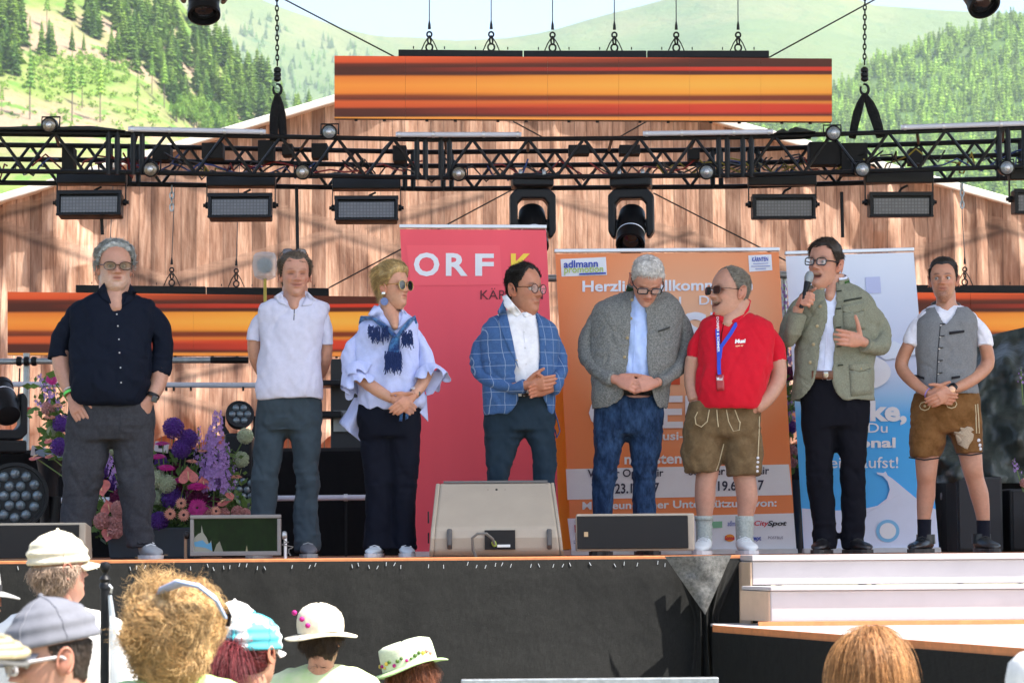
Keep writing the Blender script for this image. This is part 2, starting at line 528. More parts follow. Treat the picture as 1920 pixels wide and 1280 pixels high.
TNAME = {'spruce': 'spruce_tree', 'larch': 'larch_tree', 'leafy': 'broadleaf_tree'}
def plant(kind, p, h, label, group, wid=1.0):
 o = empty(TNAME[kind], p, label, 'tree', group)
 o.scale = (h * wid, h * wid, h); o.rotation_euler.z = random.uniform(0, 6.28)
 cme, tme = random.choice(PROTO[kind])
 for nm, me in (('crown', cme), ('trunk', tme)):
  c = bpy.data.objects.new(nm, me); COL.objects.link(c); c.parent = o
 return o
def plant_px(kind, px, row, hpx, label, group, wid=1.0):
 p = left_hill.pix(px, row)
 plant(kind, p, hpx * p.y / FPX, label, group, wid)
LB = 'tall green spruce in the dense stand along the hill ridge'
LG = 'spruces of the stand on the ridge'
rt = random.Random(5)
# the stand that runs down the ridge from upper left to lower right
for q in range(150):
 f = rt.random()
 x = 150 + 420 * f + rt.uniform(-25, 25)
 ridge_row = interp(left_ridge, x)
 low = interp([(130, 60), (190, 95), (240, 125), (300, 150), (340, 190), (385, 205), (430, 225), (600, 300)], x)
 up = min(ridge_row, low - 5)
 row = up + (low - up) * rt.random() ** 0.8
 plant_px('spruce', x, row, rt.uniform(56, 88), LB, LG, rt.uniform(1.15, 1.65))
# right hand lobe above the truss
for q in range(26):
 x = rt.uniform(300, 560); row = interp([(300, 165), (400, 225), (480, 255), (600, 300)], x) + rt.uniform(0, 35)
 plant_px('spruce', x, row, rt.uniform(48, 72), LB, LG, rt.uniform(1.2, 1.7))
for q in range(64):
 x = rt.uniform(330, 560); row = interp([(345, 215), (420, 235), (480, 262), (560, 300)], x) + rt.uniform(0, 28)
 plant_px('leafy', x, row, rt.uniform(28, 52), 'pale green broadleaf tree at the foot of the ridge stand', 'broadleaf trees below the ridge stand')
# left edge stand
for q in range(34):
 x = rt.uniform(-60, 34); row = rt.uniform(0, 150)
 plant_px('spruce', x, row, rt.uniform(55, 85), 'green spruce in the stand at the foot of the steep clearing', 'spruces beside the clearing', rt.uniform(1.2, 1.7))
for (x, row, hh, w) in ((43, 82, 95, .8), (78, 100, 66, 1.15), (98, 102, 62, 1.15), (92, 98, 70, 1.0), (135, 92, 48, .9), (157, 96, 36, .8), (209, 118, 62, 1.2), (255, 142, 66, 1.15)):
 plant_px('spruce', x, row, hh, 'dark spruce standing alone at the top of the clearing', 'lone spruces on the clearing', w)
for (x, base, hh) in ((3, 220, 70), (56, 232, 140), (135, 232, 140), (154, 202, 102), (188, 236, 128), (285, 190, 82), (308, 214, 110), (258, 225, 76), (320, 236, 46), (345, 238, 48), (56, 85, 62), (88, 42, 80)):
 plant_px('larch', x, base, hh, 'thin bare stemmed tree with sparse top on the clearing', 'thin trees left standing on the clearing')
# young shrubs of the clearing: a mass
sb = MB(); rs = random.Random(8)
for q in range(420):
 x = rs.uniform(-60, 330); row = rs.uniform(95, 260)
 if q % 2: x = rs.uniform(60, 240); row = rs.uniform(105, 165)
 p = left_hill.pix(x, row)
 s = rs.uniform(.6, 1.9)
 leaf_crown(sb, (p.x, p.y, p.z + s * .6), s * 1.1, s * .9, 16, rs, s * .45)
shrubs = sb.build('shrubs', M_LEAF); tag(shrubs, 'small bright green shrubs scattered over the clearing on the hillside', 'shrubs', kind='stuff')
# forest of the right hill: one mass
def scatter(protos, spots, g_):
 V, F, C, b = [], [], [], 0
 for i, (p, h, w) in enumerate(spots):
  v, f, c = protos[i % len(protos)]; a = g_.uniform(0, 6.28); t = g_.choice((.75, 1, 1.0, 1.3, 1.6))
  q = np.stack([(v[:, 0] * math.cos(a) - v[:, 1] * math.sin(a)) * h * w, (v[:, 0] * math.sin(a) + v[:, 1] * math.cos(a)) * h * w, v[:, 2] * h], -1) + np.array(p)
  V.append(q); F.append(f + b); C.append(c * t); b += len(v)
 mb = MB(); mb.v = [np.concatenate(V)]; mb.c = [np.concatenate(C)]; mb.f = np.concatenate(F).tolist(); mb.nv = b
 return mb
def protos(fn, n):
 out = []
 for q in range(n):
  m_ = MB(); fn(m_, random.Random(40 + q)); out.append((np.concatenate(m_.v), np.array([f for f in m_.f if len(f) == len(m_.f[0])]), np.concatenate(m_.c)))
 return out
FP = protos(lambda m_, r_: spruce_crown(m_, (0, 0, 0), 1.0, .25, 7, 6, r_), 5); g5 = np.random.default_rng(5)
rf = random.Random(9); spots = []
for q in range(3000):
 px = rf.uniform(1240, 2080); r0 = interp(right_ridge, px)
 p = right_hill.pix(px, r0 + (430 - r0) * rf.random() ** 1.1 + 3); spots.append(((p.x, p.y, p.z - 1), rf.uniform(11, 19), rf.uniform(.8, 1.2)))
fb = scatter(FP, spots, g5)
forest = fb.build('forest', M_SPRUCE); tag(forest, 'dense mixed forest covering the hazy hillside on the right', 'forest', kind='stuff')
# trees dotted over the far slope
spots = []
for q in range(260):
 p = far_mount.at(rf.uniform(380, 700), rf.uniform(.45, .95)); spots.append(((p.x, p.y, p.z - 1), rf.uniform(14, 24), 1))
db = scatter(FP, spots, g5)
far_trees = db.build('distant_trees', M_SPRUCE); tag(far_trees, 'specks of trees scattered over the pale alpine slope', 'trees', kind='stuff')
# ---------------- haze
hz = MB()
hz.box((0, 3700, 646), (9000, 7800, 1297))
km = bpy.data.materials.new('haze_air'); km.use_nodes = True
nt = km.node_tree; nt.nodes.clear()
ov = nt.nodes.new('ShaderNodeOutputMaterial'); pv = nt.nodes.new('ShaderNodeVolumePrincipled')
pv.inputs['Color'].default_value = (0.74, 0.89, 0.97, 1); pv.inputs['Density'].default_value = 0.00008; pv.inputs['Anisotropy'].default_value = 0.1
nt.links.new(pv.outputs[0], ov.inputs['Volume'])
haze = hz.build('haze', km); haze['kind'] = 'stuff'
# ================================================================== BARN BACKDROP (printed tarpaulin on a tent front)
DB = 24.0
SB = FPX / DB
apex = P(910, 112, DB)
def roof_z(x):
 slope = 0.292
 return apex.z - abs(x - apex.x) * slope
segs = [((0, 428), (175, 487), 17), ((175, 487), (312, 534), 17), ((312, 534), (480, 487), 18), ((480, 487), (640, 440), 18), ((640, 440), (770, 482), 16), ((690, 430), (905, 365), 18), ((960, 350), (1140, 404), 17), ((1140, 404), (1320, 460), 17), ((1190, 470), (1300, 432), 14), ((1320, 460), (1520, 520), 15), ((1560, 530), (1880, 431), 18), ((1850, 420), (2000, 468), 17), ((-140, 380), (0, 428), 17), ((300, 330), (640, 432), 15), ((0, 402), (330, 322), 14), ((1000, 552), (1200, 552), 5), ((1000, 578), (1200, 578), 5), ((330, 710), (560, 660), 13), ((300, 742), (520, 800), 12), ((600, 700), (780, 650), 12)]
wsegs = [(P(a[0], a[1], DB), P(b[0], b[1], DB), w / SB) for a, b, w in segs]
nx_, nz_ = 440, 210
X = np.linspace(-6.4, 6.4, nx_ + 1)
zb = P(960, 812, DB).z
top = np.array([roof_z(x) for x in X])
U = np.linspace(0, 1, nz_ + 1)
XX = np.tile(X, (nz_ + 1, 1)); ZZ = zb + np.outer(U, top - zb)
pts = np.stack([XX, np.zeros_like(XX), ZZ], -1)
# plank tones of the print
r2 = np.random.default_rng(4)
edges = [-6.6]
while edges[-1] < 6.6: edges.append(edges[-1] + r2.uniform(.09, .17))
edges = np.array(edges)
pid = np.searchsorted(edges, XX) - 1
tones = r2.uniform(.66, 1.05, len(edges)); tones[r2.random(len(edges)) < .16] *= .55
tint = np.full(XX.shape, .95)
dist = np.minimum(np.abs(XX - edges[pid]), np.abs(edges[np.minimum(pid + 1, len(edges) - 1)] - XX))
beam = np.zeros_like(tint); edge = np.zeros_like(tint)
for a, b, w in wsegs:
 dx, dz = b.x - a.x, b.z - a.z
 L2 = dx * dx + dz * dz
 t = ((XX - a.x) * dx + (ZZ - a.z) * dz) / L2
 nn = (-(XX - a.x) * dz + (ZZ - a.z) * dx) / math.sqrt(L2) * (1 if dx > 0 else -1)
 ins = (t >= -.01) & (t <= 1.01)
 beam = np.maximum(beam, ins & (nn > 0) & (nn < w))
 edge = np.maximum(edge, np.where(ins, np.exp(-((nn + .012) / .028) ** 2), 0) * np.clip(w / .06, .5, 1))
# cloth folds: real relief, strongest at the outer ends and along the bottom
wl_ = np.clip((np.abs(XX + .25) - 2.3) / 2.0, 0, 1)
hem = np.clip(1 - (ZZ - zb) / .9, 0, 1)
nz1 = vnoise(np.stack([XX, ZZ * .22, np.zeros_like(XX)], -1), 3.2, 1); nz2 = vnoise(np.stack([XX, ZZ * .3, np.zeros_like(XX)], -1), 7.5, 2)
diag = vnoise(np.stack([(XX * .8 + ZZ * .6), (ZZ * .8 - XX * .6) * .16, np.zeros_like(XX)], -1), 4.2, 6)
YY = DB + .02 - (nz1 * .075 + nz2 * .035) * (.25 + 1.25 * wl_) - diag * .009 - (.4 + .8 * wl_) * .05 * np.clip(1 - 4.0 * np.abs(vnoise(np.stack([XX, ZZ * .16, np.zeros_like(XX)], -1), 3.6, 12)), 0, 1) - hem * (nz2 * .09 + .04)
zscal = np.where(ZZ <= zb + 1e-6, -.06 * (1 + np.sin(XX * 13 + 2 * nz1)), 0)
pts = np.stack([XX, YY, ZZ + zscal], -1).reshape(-1, 3)
n = nx_ + 1
fs = [(k * n + i, k * n + i + 1, (k + 1) * n + i + 1, (k + 1) * n + i) for k in range(nz_) for i in range(nx_)]
k = NT('wood_print_tarpaulin'); co = k.coord()
att = k.n('ShaderNodeVertexColor', layer_name='tint')
sp = k.n('ShaderNodeSeparateColor'); k.l(att.outputs[0], sp.inputs[0])
gr = k.noise(4.0, 7, 0.62, co, (9, 1, 0.8))
gr2 = k.noise(1.4, 5, 0.6, co, (5, 1, 1.1))
wood = k.ramp(gr, [(0.25, lin(132, 96, 78)), (0.42, lin(194, 148, 122)), (0.60, lin(226, 184, 158)), (0.8, lin(250, 220, 196))])
wood = k.mix(k.ramp(gr2, [(0.5, (0, 0, 0)), (0.75, (0.45, 0.45, 0.45))]), wood, lin(150, 112, 92))
sx_ = k.n('ShaderNodeSeparateXYZ'); k.l(co, sx_.inputs[0])
wx = k.math('ADD', k.math('DIVIDE', sx_.outputs[0], .118), k.math('MULTIPLY', k.noise(.8, 1, .5, co, (1, 0, 0)), 2.5))
pidn = k.n('ShaderNodeTexWhiteNoise', noise_dimensions='1D'); k.l(k.math('FLOOR', wx), pidn.inputs['W'])
wood = k.mix(1.0, wood, k.ramp(pidn.outputs['Value'], [(0.0, (.46, .44, .43)), (.14, (.56, .53, .52)), (.2, (.78, .76, .75)), (.7, (.98, .98, .98)), (1, (1.12, 1.12, 1.1))]), 'MULTIPLY')
gap = k.math('LESS_THAN', k.math('ABSOLUTE', k.math('SUBTRACT', k.math('FRACT', wx), .5)), .462)
wood = k.mix(gap, k.mix(.45, wood, lin(70, 48, 40)), wood)
wood = k.mix(1.0, wood, k.ramp(sp.outputs[0], [(0, (0, 0, 0)), (1, (1, 1, 1))]), 'MULTIPLY')
grb = k.noise(5.0, 6, 0.6, co, (1.2, 1, 6))
bm_c = k.ramp(grb, [(0.3, lin(140, 112, 96)), (0.7, lin(196, 158, 134))])
wood = k.mix(sp.outputs[1], wood, bm_c)
wood = k.mix(sp.outputs[2], wood, lin(70, 56, 52))
k.l(wood, k.b.inputs['Base Color']); k.b.inputs['Roughness'].default_value = 0.62
tr = k.n('ShaderNodeBsdfTranslucent'); k.l(wood, tr.inputs[0])
mx = k.n('ShaderNodeMixShader'); mx.inputs[0].default_value = 0.12
cr_ = k.noise(6, 5, 0.6, co, (1, 1, .5))
k.l(k.bump(cr_, 0.25, 0.05), k.b.inputs['Normal'])
k.l(k.b.outputs[0], mx.inputs[1]); k.l(tr.outputs[0], mx.inputs[2]); k.l(mx.outputs[0], k.out.inputs[0])
M_TARP = k.m
barn = empty('barn_tent', (apex.x, DB, -0.0), 'gabled tent front covered with a wood plank print tarpaulin behind the stage', 'tent')
mb = MB(); mb.add(pts, fs)
tc = np.stack([tint, beam.astype(float) * .6, np.clip(edge, 0, 1) * .65], -1).reshape(-1, 3)
me = mb.mesh('printed_tarpaulin', wloc(barn)); set_tint(me, tc)
link('printed_tarpaulin', me, M_TARP, barn, smooth='all')
M_TENTW = mat('white_tent_pvc', (0.78, 0.74, 0.68), 0.5, var=0.06, bump=0.2, bscale=5)
for sgn in (-1, 1):
 xe = apex.x + sgn * 6.6
 e = MB()
 A = Vector((apex.x, DB - .09, apex.z)); B = Vector((xe, DB - .09, roof_z(xe)))
 up = Vector((0, 0, .075)); bk = Vector((0, .2, 0))
 e.hexa([A, B, B + bk, A + bk], [A + up, B + up, B + bk + up, A + bk + up]); e.build('roof_trim', M_TENTW, barn, bevel=.01)
 e = MB(); bk2 = Vector((0, 9, 0)); A2 = A + Vector((0, .22, .01)); B2 = B + Vector((0, .22, .01))
 e.hexa([A2, B2, B2 + bk2, A2 + bk2], [p + Vector((0, 0, .03)) for p in (A2, B2, B2 + bk2, A2 + bk2)]); e.build('roof', M_TENTW, barn)
# lower slatted skirting under the print
lw = MB()
M_SLAT = mat('weathered_slats', lin(168, 122, 100), 0.7, var=0.25, vscale=10, sc=(6, 1, .6), bump=.2, bscale=30)
x = -5.6; sl_me = None
while x < 5.6:
 s_ = MB(); s_.box((0, 0, 0), (.074, .03, 1.2))
 if sl_me is None:
  sl_me = s_.mesh('slat'); fix_normals(sl_me); sl_me.materials.append(M_SLAT)
 o = bpy.data.objects.new('slat', sl_me); COL.objects.link(o); o.parent = barn
 o.location = Vector((x, DB + .14 + random.uniform(-.008, .008), zb - .48)) - wloc(barn); x += .082
# ================================================================== STAGE
DS = 14.2
M_DECK = mat('stage_plywood', lin(176, 112, 74), 0.6, var=0.15, vscale=8, bump=.1)
M_EDGE = mat('plywood_edge', lin(205, 128, 78), 0.6, var=0.15, vscale=20)
stage = empty('stage', (0, DS, -1.5), 'raised plywood stage with black mesh skirt along its front', 'stage')
mb = MB(); mb.box((0, DS + 5.04, -.03), (15, 10.0, .06)); mb.build('deck', M_DECK, stage)
mb = MB(); mb.box((0, DS + .019, -.028), (15, .036, .064)); mb.build('edge_board', M_EDGE, stage, bevel=.004)
for i in range(12):
 for yy in (DS + .4, DS + 5, DS + 9.6):
  mb = MB(); mb.tube([(-7.2 + 1.3 * i, yy, -1.52), (-7.2 + 1.3 * i, yy, -.06)], .024, 8); mb.build('leg', STEEL, stage, True)
# mesh skirt
k = NT('black_mesh_scrim'); co = k.coord()
w1 = k.n('ShaderNodeTexWave', wave_type='BANDS', bands_direction='Z'); w1.inputs['Scale'].default_value = 62
w1.inputs['Distortion'].default_value = 1.2; w1.inputs['Detail'].default_value = 3; w1.inputs['Detail Scale'].default_value = 4
k.l(co, w1.inputs[0])
nn_ = k.noise(40, 6, .7, co, (3, 1, 1)); n3 = k.noise(1.6, 4, .6, co)
c = k.ramp(k.math('MULTIPLY', w1.outputs[0], nn_), [(0.1, (0.002, 0.002, 0.0018)), (0.6, (0.032, 0.033, 0.031))])
c = k.mix(k.ramp(n3, [(0.35, (0, 0, 0)), (0.75, (.5, .5, .5))]), c, (0.009, 0.0092, 0.009))
k.l(c, k.b.inputs['Base Color']); k.b.inputs['Roughness'].default_value = 0.6; k.b.inputs['Specular IOR Level'].default_value = .2
k.l(k.bump(k.math('ADD', w1.outputs[0], k.noise(300, 2, .6, co)), .6, .004, k.bump(n3, .3, .1)), k.b.inputs['Normal'])
M_SCRIM = k.m
def cloth_sheet(p0, p1, ztop, zbot, nx, nz, fn):
 vs_ = []
 for j in range(nz + 1):
  z = ztop + (zbot - ztop) * j / nz
  for i in range(nx + 1):
   f = i / nx
   x_ = p0[0] + (p1[0] - p0[0]) * f; y_ = p0[1] + (p1[1] - p0[1]) * f
   vs_.append((x_, y_ - fn(x_, z), z))
 return vs_, [(j * (nx + 1) + i, j * (nx + 1) + i + 1, (j + 1) * (nx + 1) + i + 1, (j + 1) * (nx + 1) + i) for j in range(nz) for i in range(nx)]
def sk(x_, z):
 q = np.array([[x_, z * .35, 0]])
 return .008 * float(vnoise(np.array([[x_, z * .12, 3]]), 8, 6)[0]) * min(1, -z * 5) + .010 + .026 * float(vnoise(q, 1.7, 3)[0]) * min(1, -z * 3) + .022 * max(0, float(vnoise(np.array([[x_, z * 2.5, 1]]), 1.2, 8)[0])) * min(1, -z * 4)
va, fa = cloth_sheet((-7.5, DS - .02), (1.36, DS - .02), -.012, -1.5, 150, 30, sk)
mb = MB(); mb.add(va, fa); mb.build('skirt', M_SCRIM, stage, smooth='all')
mb = MB()
for i in range(130):
 x_ = -4.6 + i * .045 + random.uniform(-.012, .012); a = random.uniform(-.5, .5)
 if random.random() < .35: continue
 mb.box((x_, DS - .034, -.035 + random.uniform(-.012, .008)), (.003, .003, .02), Matrix.Rotation(a, 3, 'Y'))
o = mb.build('staples', ALU, stage); o['kind'] = 'stuff'
# gathered corner drape: folded flap over hanging pleats
drape = empty('corner_drape', P(1310, 1040, DS - .05), 'gathered black mesh drape with folded triangular flap at the stage corner', 'drape')
tl, tr_, bt = P(1246, 1042, DS - .15), P(1372, 1040, DS - .15), P(1322, 1152, DS - .17)
vs_, fs_ = [], []
N = 22
for j in range(N + 1):
 f = j / N
 a = tl.lerp(bt, f); b = tr_.lerp(bt, f)
 for i in range(N + 1):
  g_ = i / N
  p = a.lerp(b, g_)
  p.y -= .05 * math.sin(math.pi * g_) * (1 - f) + .012 * float(vnoise(np.array([[p.x, p.z, 0]]), 14, 5)[0])
  vs_.append(tuple(p))
fs_ = [(j * (N + 1) + i, j * (N + 1) + i + 1, (j + 1) * (N + 1) + i + 1, (j + 1) * (N + 1) + i) for j in range(N) for i in range(N)]
M_SCRIM2 = mat('black_mesh_flap', (0.10, 0.10, 0.092), 0.42, var=.6, vscale=60, bump=.8, bscale=220, bdist=.004, spec=.6)
mb = MB(); mb.add(vs_, fs_); mb.build('flap', M_SCRIM2, drape, smooth='all')
vs_ = []
for j in range(31):
 f = j / 30
 zc_ = P(1310, 1050 + 420 * f, DS - .08).z
 for i in range(61):
  g_ = i / 60
  l = interp([(0, 1262), (.25, 1300), (.4, 1298), (1, 1268)], f); r_ = interp([(0, 1388), (.25, 1345), (.4, 1352), (1, 1420)], f)
  p = P(l + (r_ - l) * g_, 1050, DS - .05)
  amp_ = .03 + .03 * f
  y_ = DS - .055 - amp_ * (math.sin(g_ * 26 + 2 * math.sin(f * 3)) * .5 + .5) * math.sin(math.pi * g_) - .02
  vs_.append((p.x, y_, zc_))
mb = MB(); mb.add(vs_, [(j * 61 + i, j * 61 + i + 1, (j + 1) * 61 + i + 1, (j + 1) * 61 + i) for j in range(30) for i in range(60)])
mb.build('pleats', M_SCRIM, drape, smooth='all')
# white steps
steps = empty('white_steps', P(1650, 1165, 13.6), 'white painted double step in front of the stage beside the speaker', 'steps')
M_BEIGE = mat('shaded_bare_side', lin(196, 168, 142), 0.7, var=.12)  # bare wood side, beige with the left face's shade put into its colour
zt = .004; z1 = P(1600, 1098, 13.62).z; z2 = P(1600, 1163, 13.62).z
def slab(l0, l1, y0, y1, za, zb_, m_, name, bev=.004):
 """left edge runs from l0 (front) to l1 (back), right end outside"""
 mb = MB()
 b = [(l0, y0, za), (4.6, y0, za), (4.6, y1, za), (l1, y1, za)]
 mb.hexa(b, [(q[0], q[1], zb_) for q in b]); return mb.build(name, m_, steps, bevel=bev)
xu = P(1411, 1060, 13.95).x; xl_ = P(1446, 1130, 13.6).x
xub = P(1388, 1060, DS).x; xlb = P(1392, 1130, 13.95).x
slab(xu, xub, 13.95, DS - .05, z1 + .004, zt - .032, WHITE, 'riser')
slab(xu - .004, xub - .004, 13.925, DS - .03, zt - .03, zt, WHITE, 'tread')
slab(xl_, xlb, 13.6, 13.948, z2, z1 - .022, WHITE, 'riser')
slab(xl_ - .004, xlb - .004, 13.575, 13.946, z1 - .02, z1, WHITE, 'tread')
for (a, b_, y0, y1, za, zb_) in ((xu, xub, 13.95, DS - .05, z1 - .2, zt - .036), (xl_, xlb, 13.61, 13.94, z2, z1 - .024)):
 mb = MB(); q = [(a - .012, y0, za), (a - .003, y0, za), (b_ - .003, y1, za), (b_ - .012, y1, za)]
 mb.hexa(q, [(t[0], t[1], zb_) for t in q]); mb.build('side_panel', M_BEIGE, steps)
# low catwalk platform
ZP = -.352
cat = empty('catwalk', P(1600, 1200, 12.6), 'low white topped platform with black mesh skirt below the steps', 'platform')
def atz(px, row, z):
 d = FWD * FPX + RGT * (px - 960) - UPV * (row - 640)
 t = (z - CAMZ) / d.z
 return Vector((d.x * t, d.y * t, z))
fl = atz(1340, 1171, ZP); fr = atz(1920, 1214, ZP)
dv = (fr - fl); fr2 = fl + dv * 1.6
bl = Vector((fl.x, DS - .1, ZP)); br = Vector((fr2.x + .4, DS - .1, ZP))
fl2 = fl
if fl.y > DS - .2: fl2 = Vector((fl.x, DS - .2, ZP))
mb = MB(); top_ = [fl2, fr2, br, bl]
mb.hexa([p - Vector((0, 0, .012)) for p in top_], top_); mb.build('top', WHITE, cat)
mb = MB(); dn = dv.normalized(); nf = Vector((dn.y, -dn.x, 0)) * .012
b_ = [fl2 + nf, fr2 + nf, fr2 + nf * .1, fl2 + nf * .1]
mb.hexa([p - Vector((0, 0, .04)) for p in b_], [p - Vector((0, 0, .001)) for p in b_]); mb.build('edge_board', M_EDGE, cat)
mb = MB(); mb.hexa([(fl2.x + .2, 13.52, ZP + .002), (4.6, 13.52, ZP + .002), (4.6, 13.56, ZP + .002), (fl2.x + .2, 13.56, ZP + .002)], [(fl2.x + .2, 13.52, z2 + .001), (4.6, 13.52, z2 + .001), (4.6, 13.56, z2 + .001), (fl2.x + .2, 13.56, z2 + .001)]); mb.build('kick_board', M_EDGE, cat)
va, fa = cloth_sheet((fl2 + nf * 1.3)[:2], (fr2 + nf * 1.3)[:2], ZP - .035, -1.5, 70, 20, lambda a, b: .01 + .014 * float(vnoise(np.array([[a, b * .3, 0]]), 2.6, 4)[0]))
mb = MB(); mb.add(va, fa); mb.build('skirt', M_SCRIM, cat, smooth='all')
# stage roof (above the frame): it is what shades the people
roof = empty('stage_roof', (1.5, 17, 6.4), 'wide dark canopy roof carried above the stage by corner towers', 'roof')
M_ROOF = mat('roof_tarpaulin', (0.30, 0.30, 0.31), 0.7, var=.1)
mb = MB(); mb.box((2.2, 16.75, 6.45), (21, 8.4, .12)); mb.build('canopy', M_ROOF, roof)
for xx in (-8.1, 12.5):
 for yy in (12.9, 20.8):
  mb = MB(); mb.tube([(xx, yy, -1.52), (xx, yy, 6.39)], .15, 10); mb.build('tower_leg', BLACK, roof, True)
# ================================================================== RIGGING
ZT = P(960, 262, 17.0).z; ZB_ = P(960, 333, 17.0).z; ZM = P(960, 311, 17.54).z
DEP = .54
TN = [(-420, 16.35), (235, 16.62), (812, 16.98), (1378, 16.98), (1905, 16.68), (2500, 16.4)]
TNW = [Vector((P(a, 262, d).x, d, 0)) for a, d in TN]
truss = empty('lighting_truss', (0, 17, ZB_), 'long black lattice lighting truss hung across the stage front', 'truss')
def seg_at(x):
 for a, b in zip(TNW, TNW[1:]):
  if a.x <= x <= b.x:
   f = (x - a.x) / (b.x - a.x); return a.lerp(b, f)
 return TNW[0]
def on_truss(px, row=None, back=0.0):
 D = 17.0
 for _ in range(3):
  D = seg_at(P(px, 300, D).x).y
 return P(px, row if row is not None else 300, D + back)
for a, b in zip(TNW, TNW[1:]):
 d = (b - a).normalized(); nb = Vector((-d.y, d.x, 0))
 A = a + d * .075; B = b - d * .075
 L = (B - A).length
 for (z, off) in ((ZT, 0), (ZB_, 0), (ZT, DEP), (ZB_, DEP), (ZM, DEP)):
  mb = MB(); o_ = nb * off + Vector((0, 0, z)); mb.tube([a + o_ - d * (.05 if off else 0), b + o_ + d * (.05 if off else 0)], .0155 if off == 0 else .0165, 8); mb.build('chord', BLACK, truss, True)
 nseg = max(2, round(L / .182))
 for off, ph in ((0, 0), (DEP, 1)):
  for i in range(nseg):
   p0 = A + d * (L * i / nseg) + nb * off; p1 = A + d * (L * (i + 1) / nseg) + nb * off
   hi = (i + ph) % 2
   mb = MB(); mb.tube([p0 + Vector((0, 0, ZT if hi else ZB_)), p1 + Vector((0, 0, ZB_ if hi else ZT))], .0105, 6); mb.build('brace', BLACK, truss, True)
 for i in range(0, nseg + 1, 3):
  p0 = A + d * (L * i / nseg)
  mb = MB(); mb.tube([p0 + Vector((0, 0, ZT)), p0 + nb * DEP + Vector((0, 0, ZT))], .0105, 6); mb.build('brace', BLACK, truss, True)
 for e, sg in ((a, 1), (b, -1)):
  for off in (0, DEP):
   for q in (.05, .105):
    p0 = e + d * (q * sg) + nb * off
    mb = MB(); mb.tube([p0 + Vector((0, 0, ZB_ - .015)), p0 + Vector((0, 0, ZT + .015))], .017, 8); mb.build('joint_post', BLACK, truss, True)
# cable mess inside the truss
CAB = [(0.02, 0.02, 0.022), (0.25, 0.02, 0.02), (0.02, 0.05, 0.2), (0.30, 0.24, 0.03)]
cm = MB(); rc = random.Random(2)
for q in range(46):
 x0 = rc.uniform(-3.6, 3.3); L = rc.uniform(.15, .8)
 pt = []
 for i in range(9):
  f = i / 8; s_ = seg_at(x0 + L * f)
  pt.append((x0 + L * f, s_.y + .1 + .35 * rc.random(), ZB_ + .05 + .12 * rc.random() - .05 * math.sin(f * 3.14)))
 cm.tube(pt, .006, 5, col=CAB[rc.choice([0, 0, 0, 1, 2, 3])])
M_CAB = mat('cable_rubber', (1, 1, 1), .5, var=.05, tint=True)
o = cm.build('cables', M_CAB, truss, True); o['kind'] = 'stuff'
# boxes (dimmers, distribution) that sit in the truss
for (px, row, w, h) in ((305, 290, 34, 26), (500, 285, 30, 40), (540, 283, 20, 22), (600, 285, 30, 28), (750, 290, 26, 30), (1300, 292, 22, 20), (1545, 290, 60, 44), (1600, 300, 50, 60), (1715, 295, 24, 30), (400, 285, 40, 30), (130, 300, 22, 44), (1085, 283, 40, 18), (1180, 283, 40, 18)):
 p = on_truss(px, row, .3)
 mb = MB(); mb.box(p, (w / 295, .14, h / 295)); mb.build('power_box', BLACKM, truss, bevel=.004)
# black cloth bundled on the truss
for (x0, x1, hpx, lab) in ((-40, 235, 14, 'black cover cloth bundled along the left end of the truss'), (1452, 1530, 13, 'small rolled black cover cloth lying on the truss beside the right sling')):
 vs_, n1 = [], 40
 for i in range(n1 + 1):
  f = i / n1
  c = on_truss(x0 + (x1 - x0) * f, 300); c.z = ZT + .015
  h = hpx / 295 * math.sin(math.pi * f) ** .6 * (.75 + .35 * float(vnoise(np.array([[f * 9, 0, x0]]), 1, 2)[0])) + .006
  for t in range(9):
   a = math.pi * t / 8
   vs_.append((c.x, c.y + .12 - .16 * math.cos(a), c.z + h * math.sin(a)))
 mb = MB(); mb.add(vs_, [(i * 9 + t, i * 9 + t + 1, (i + 1) * 9 + t + 1, (i + 1) * 9 + t) for i in range(n1) for t in range(8)])
 tag(mb.build('cover_cloth', fabric('black_cover', (0.03, 0.032, 0.03), wr=.6), smooth='all'), lab, 'cloth')
# white led tubes along the top chord
for (x0, x1, lab) in ((240, 498, 'white light tube on the truss between the left sling and its cover cloth'), (742, 978, 'white light tube on the truss under the middle of the hanging screen'), (1206, 1450, 'white light tube on the truss beside the rolled cover cloth'), (1690, 1960, 'white light tube on the truss to the right of the right sling')):
 a = on_truss(x0, 300, -.03); b = on_truss(x1, 300, -.03); a.z = b.z = ZT + .024
 r_ = empty('light_tube', (a + b) / 2, lab, 'light', 'white tubes on the truss')
 mb = MB(); mb.tube([a, b], .0165, 10); mb.build('tube', TUBEW, r_, True)
 for f in (.03, .3, .7, .97):
  p = a.lerp(b, f); mb = MB(); mb.tube([p + Vector((-.008, 0, 0)), p + Vector((.008, 0, 0))], .021, 10); mb.build('clip', ALU, r_, True)
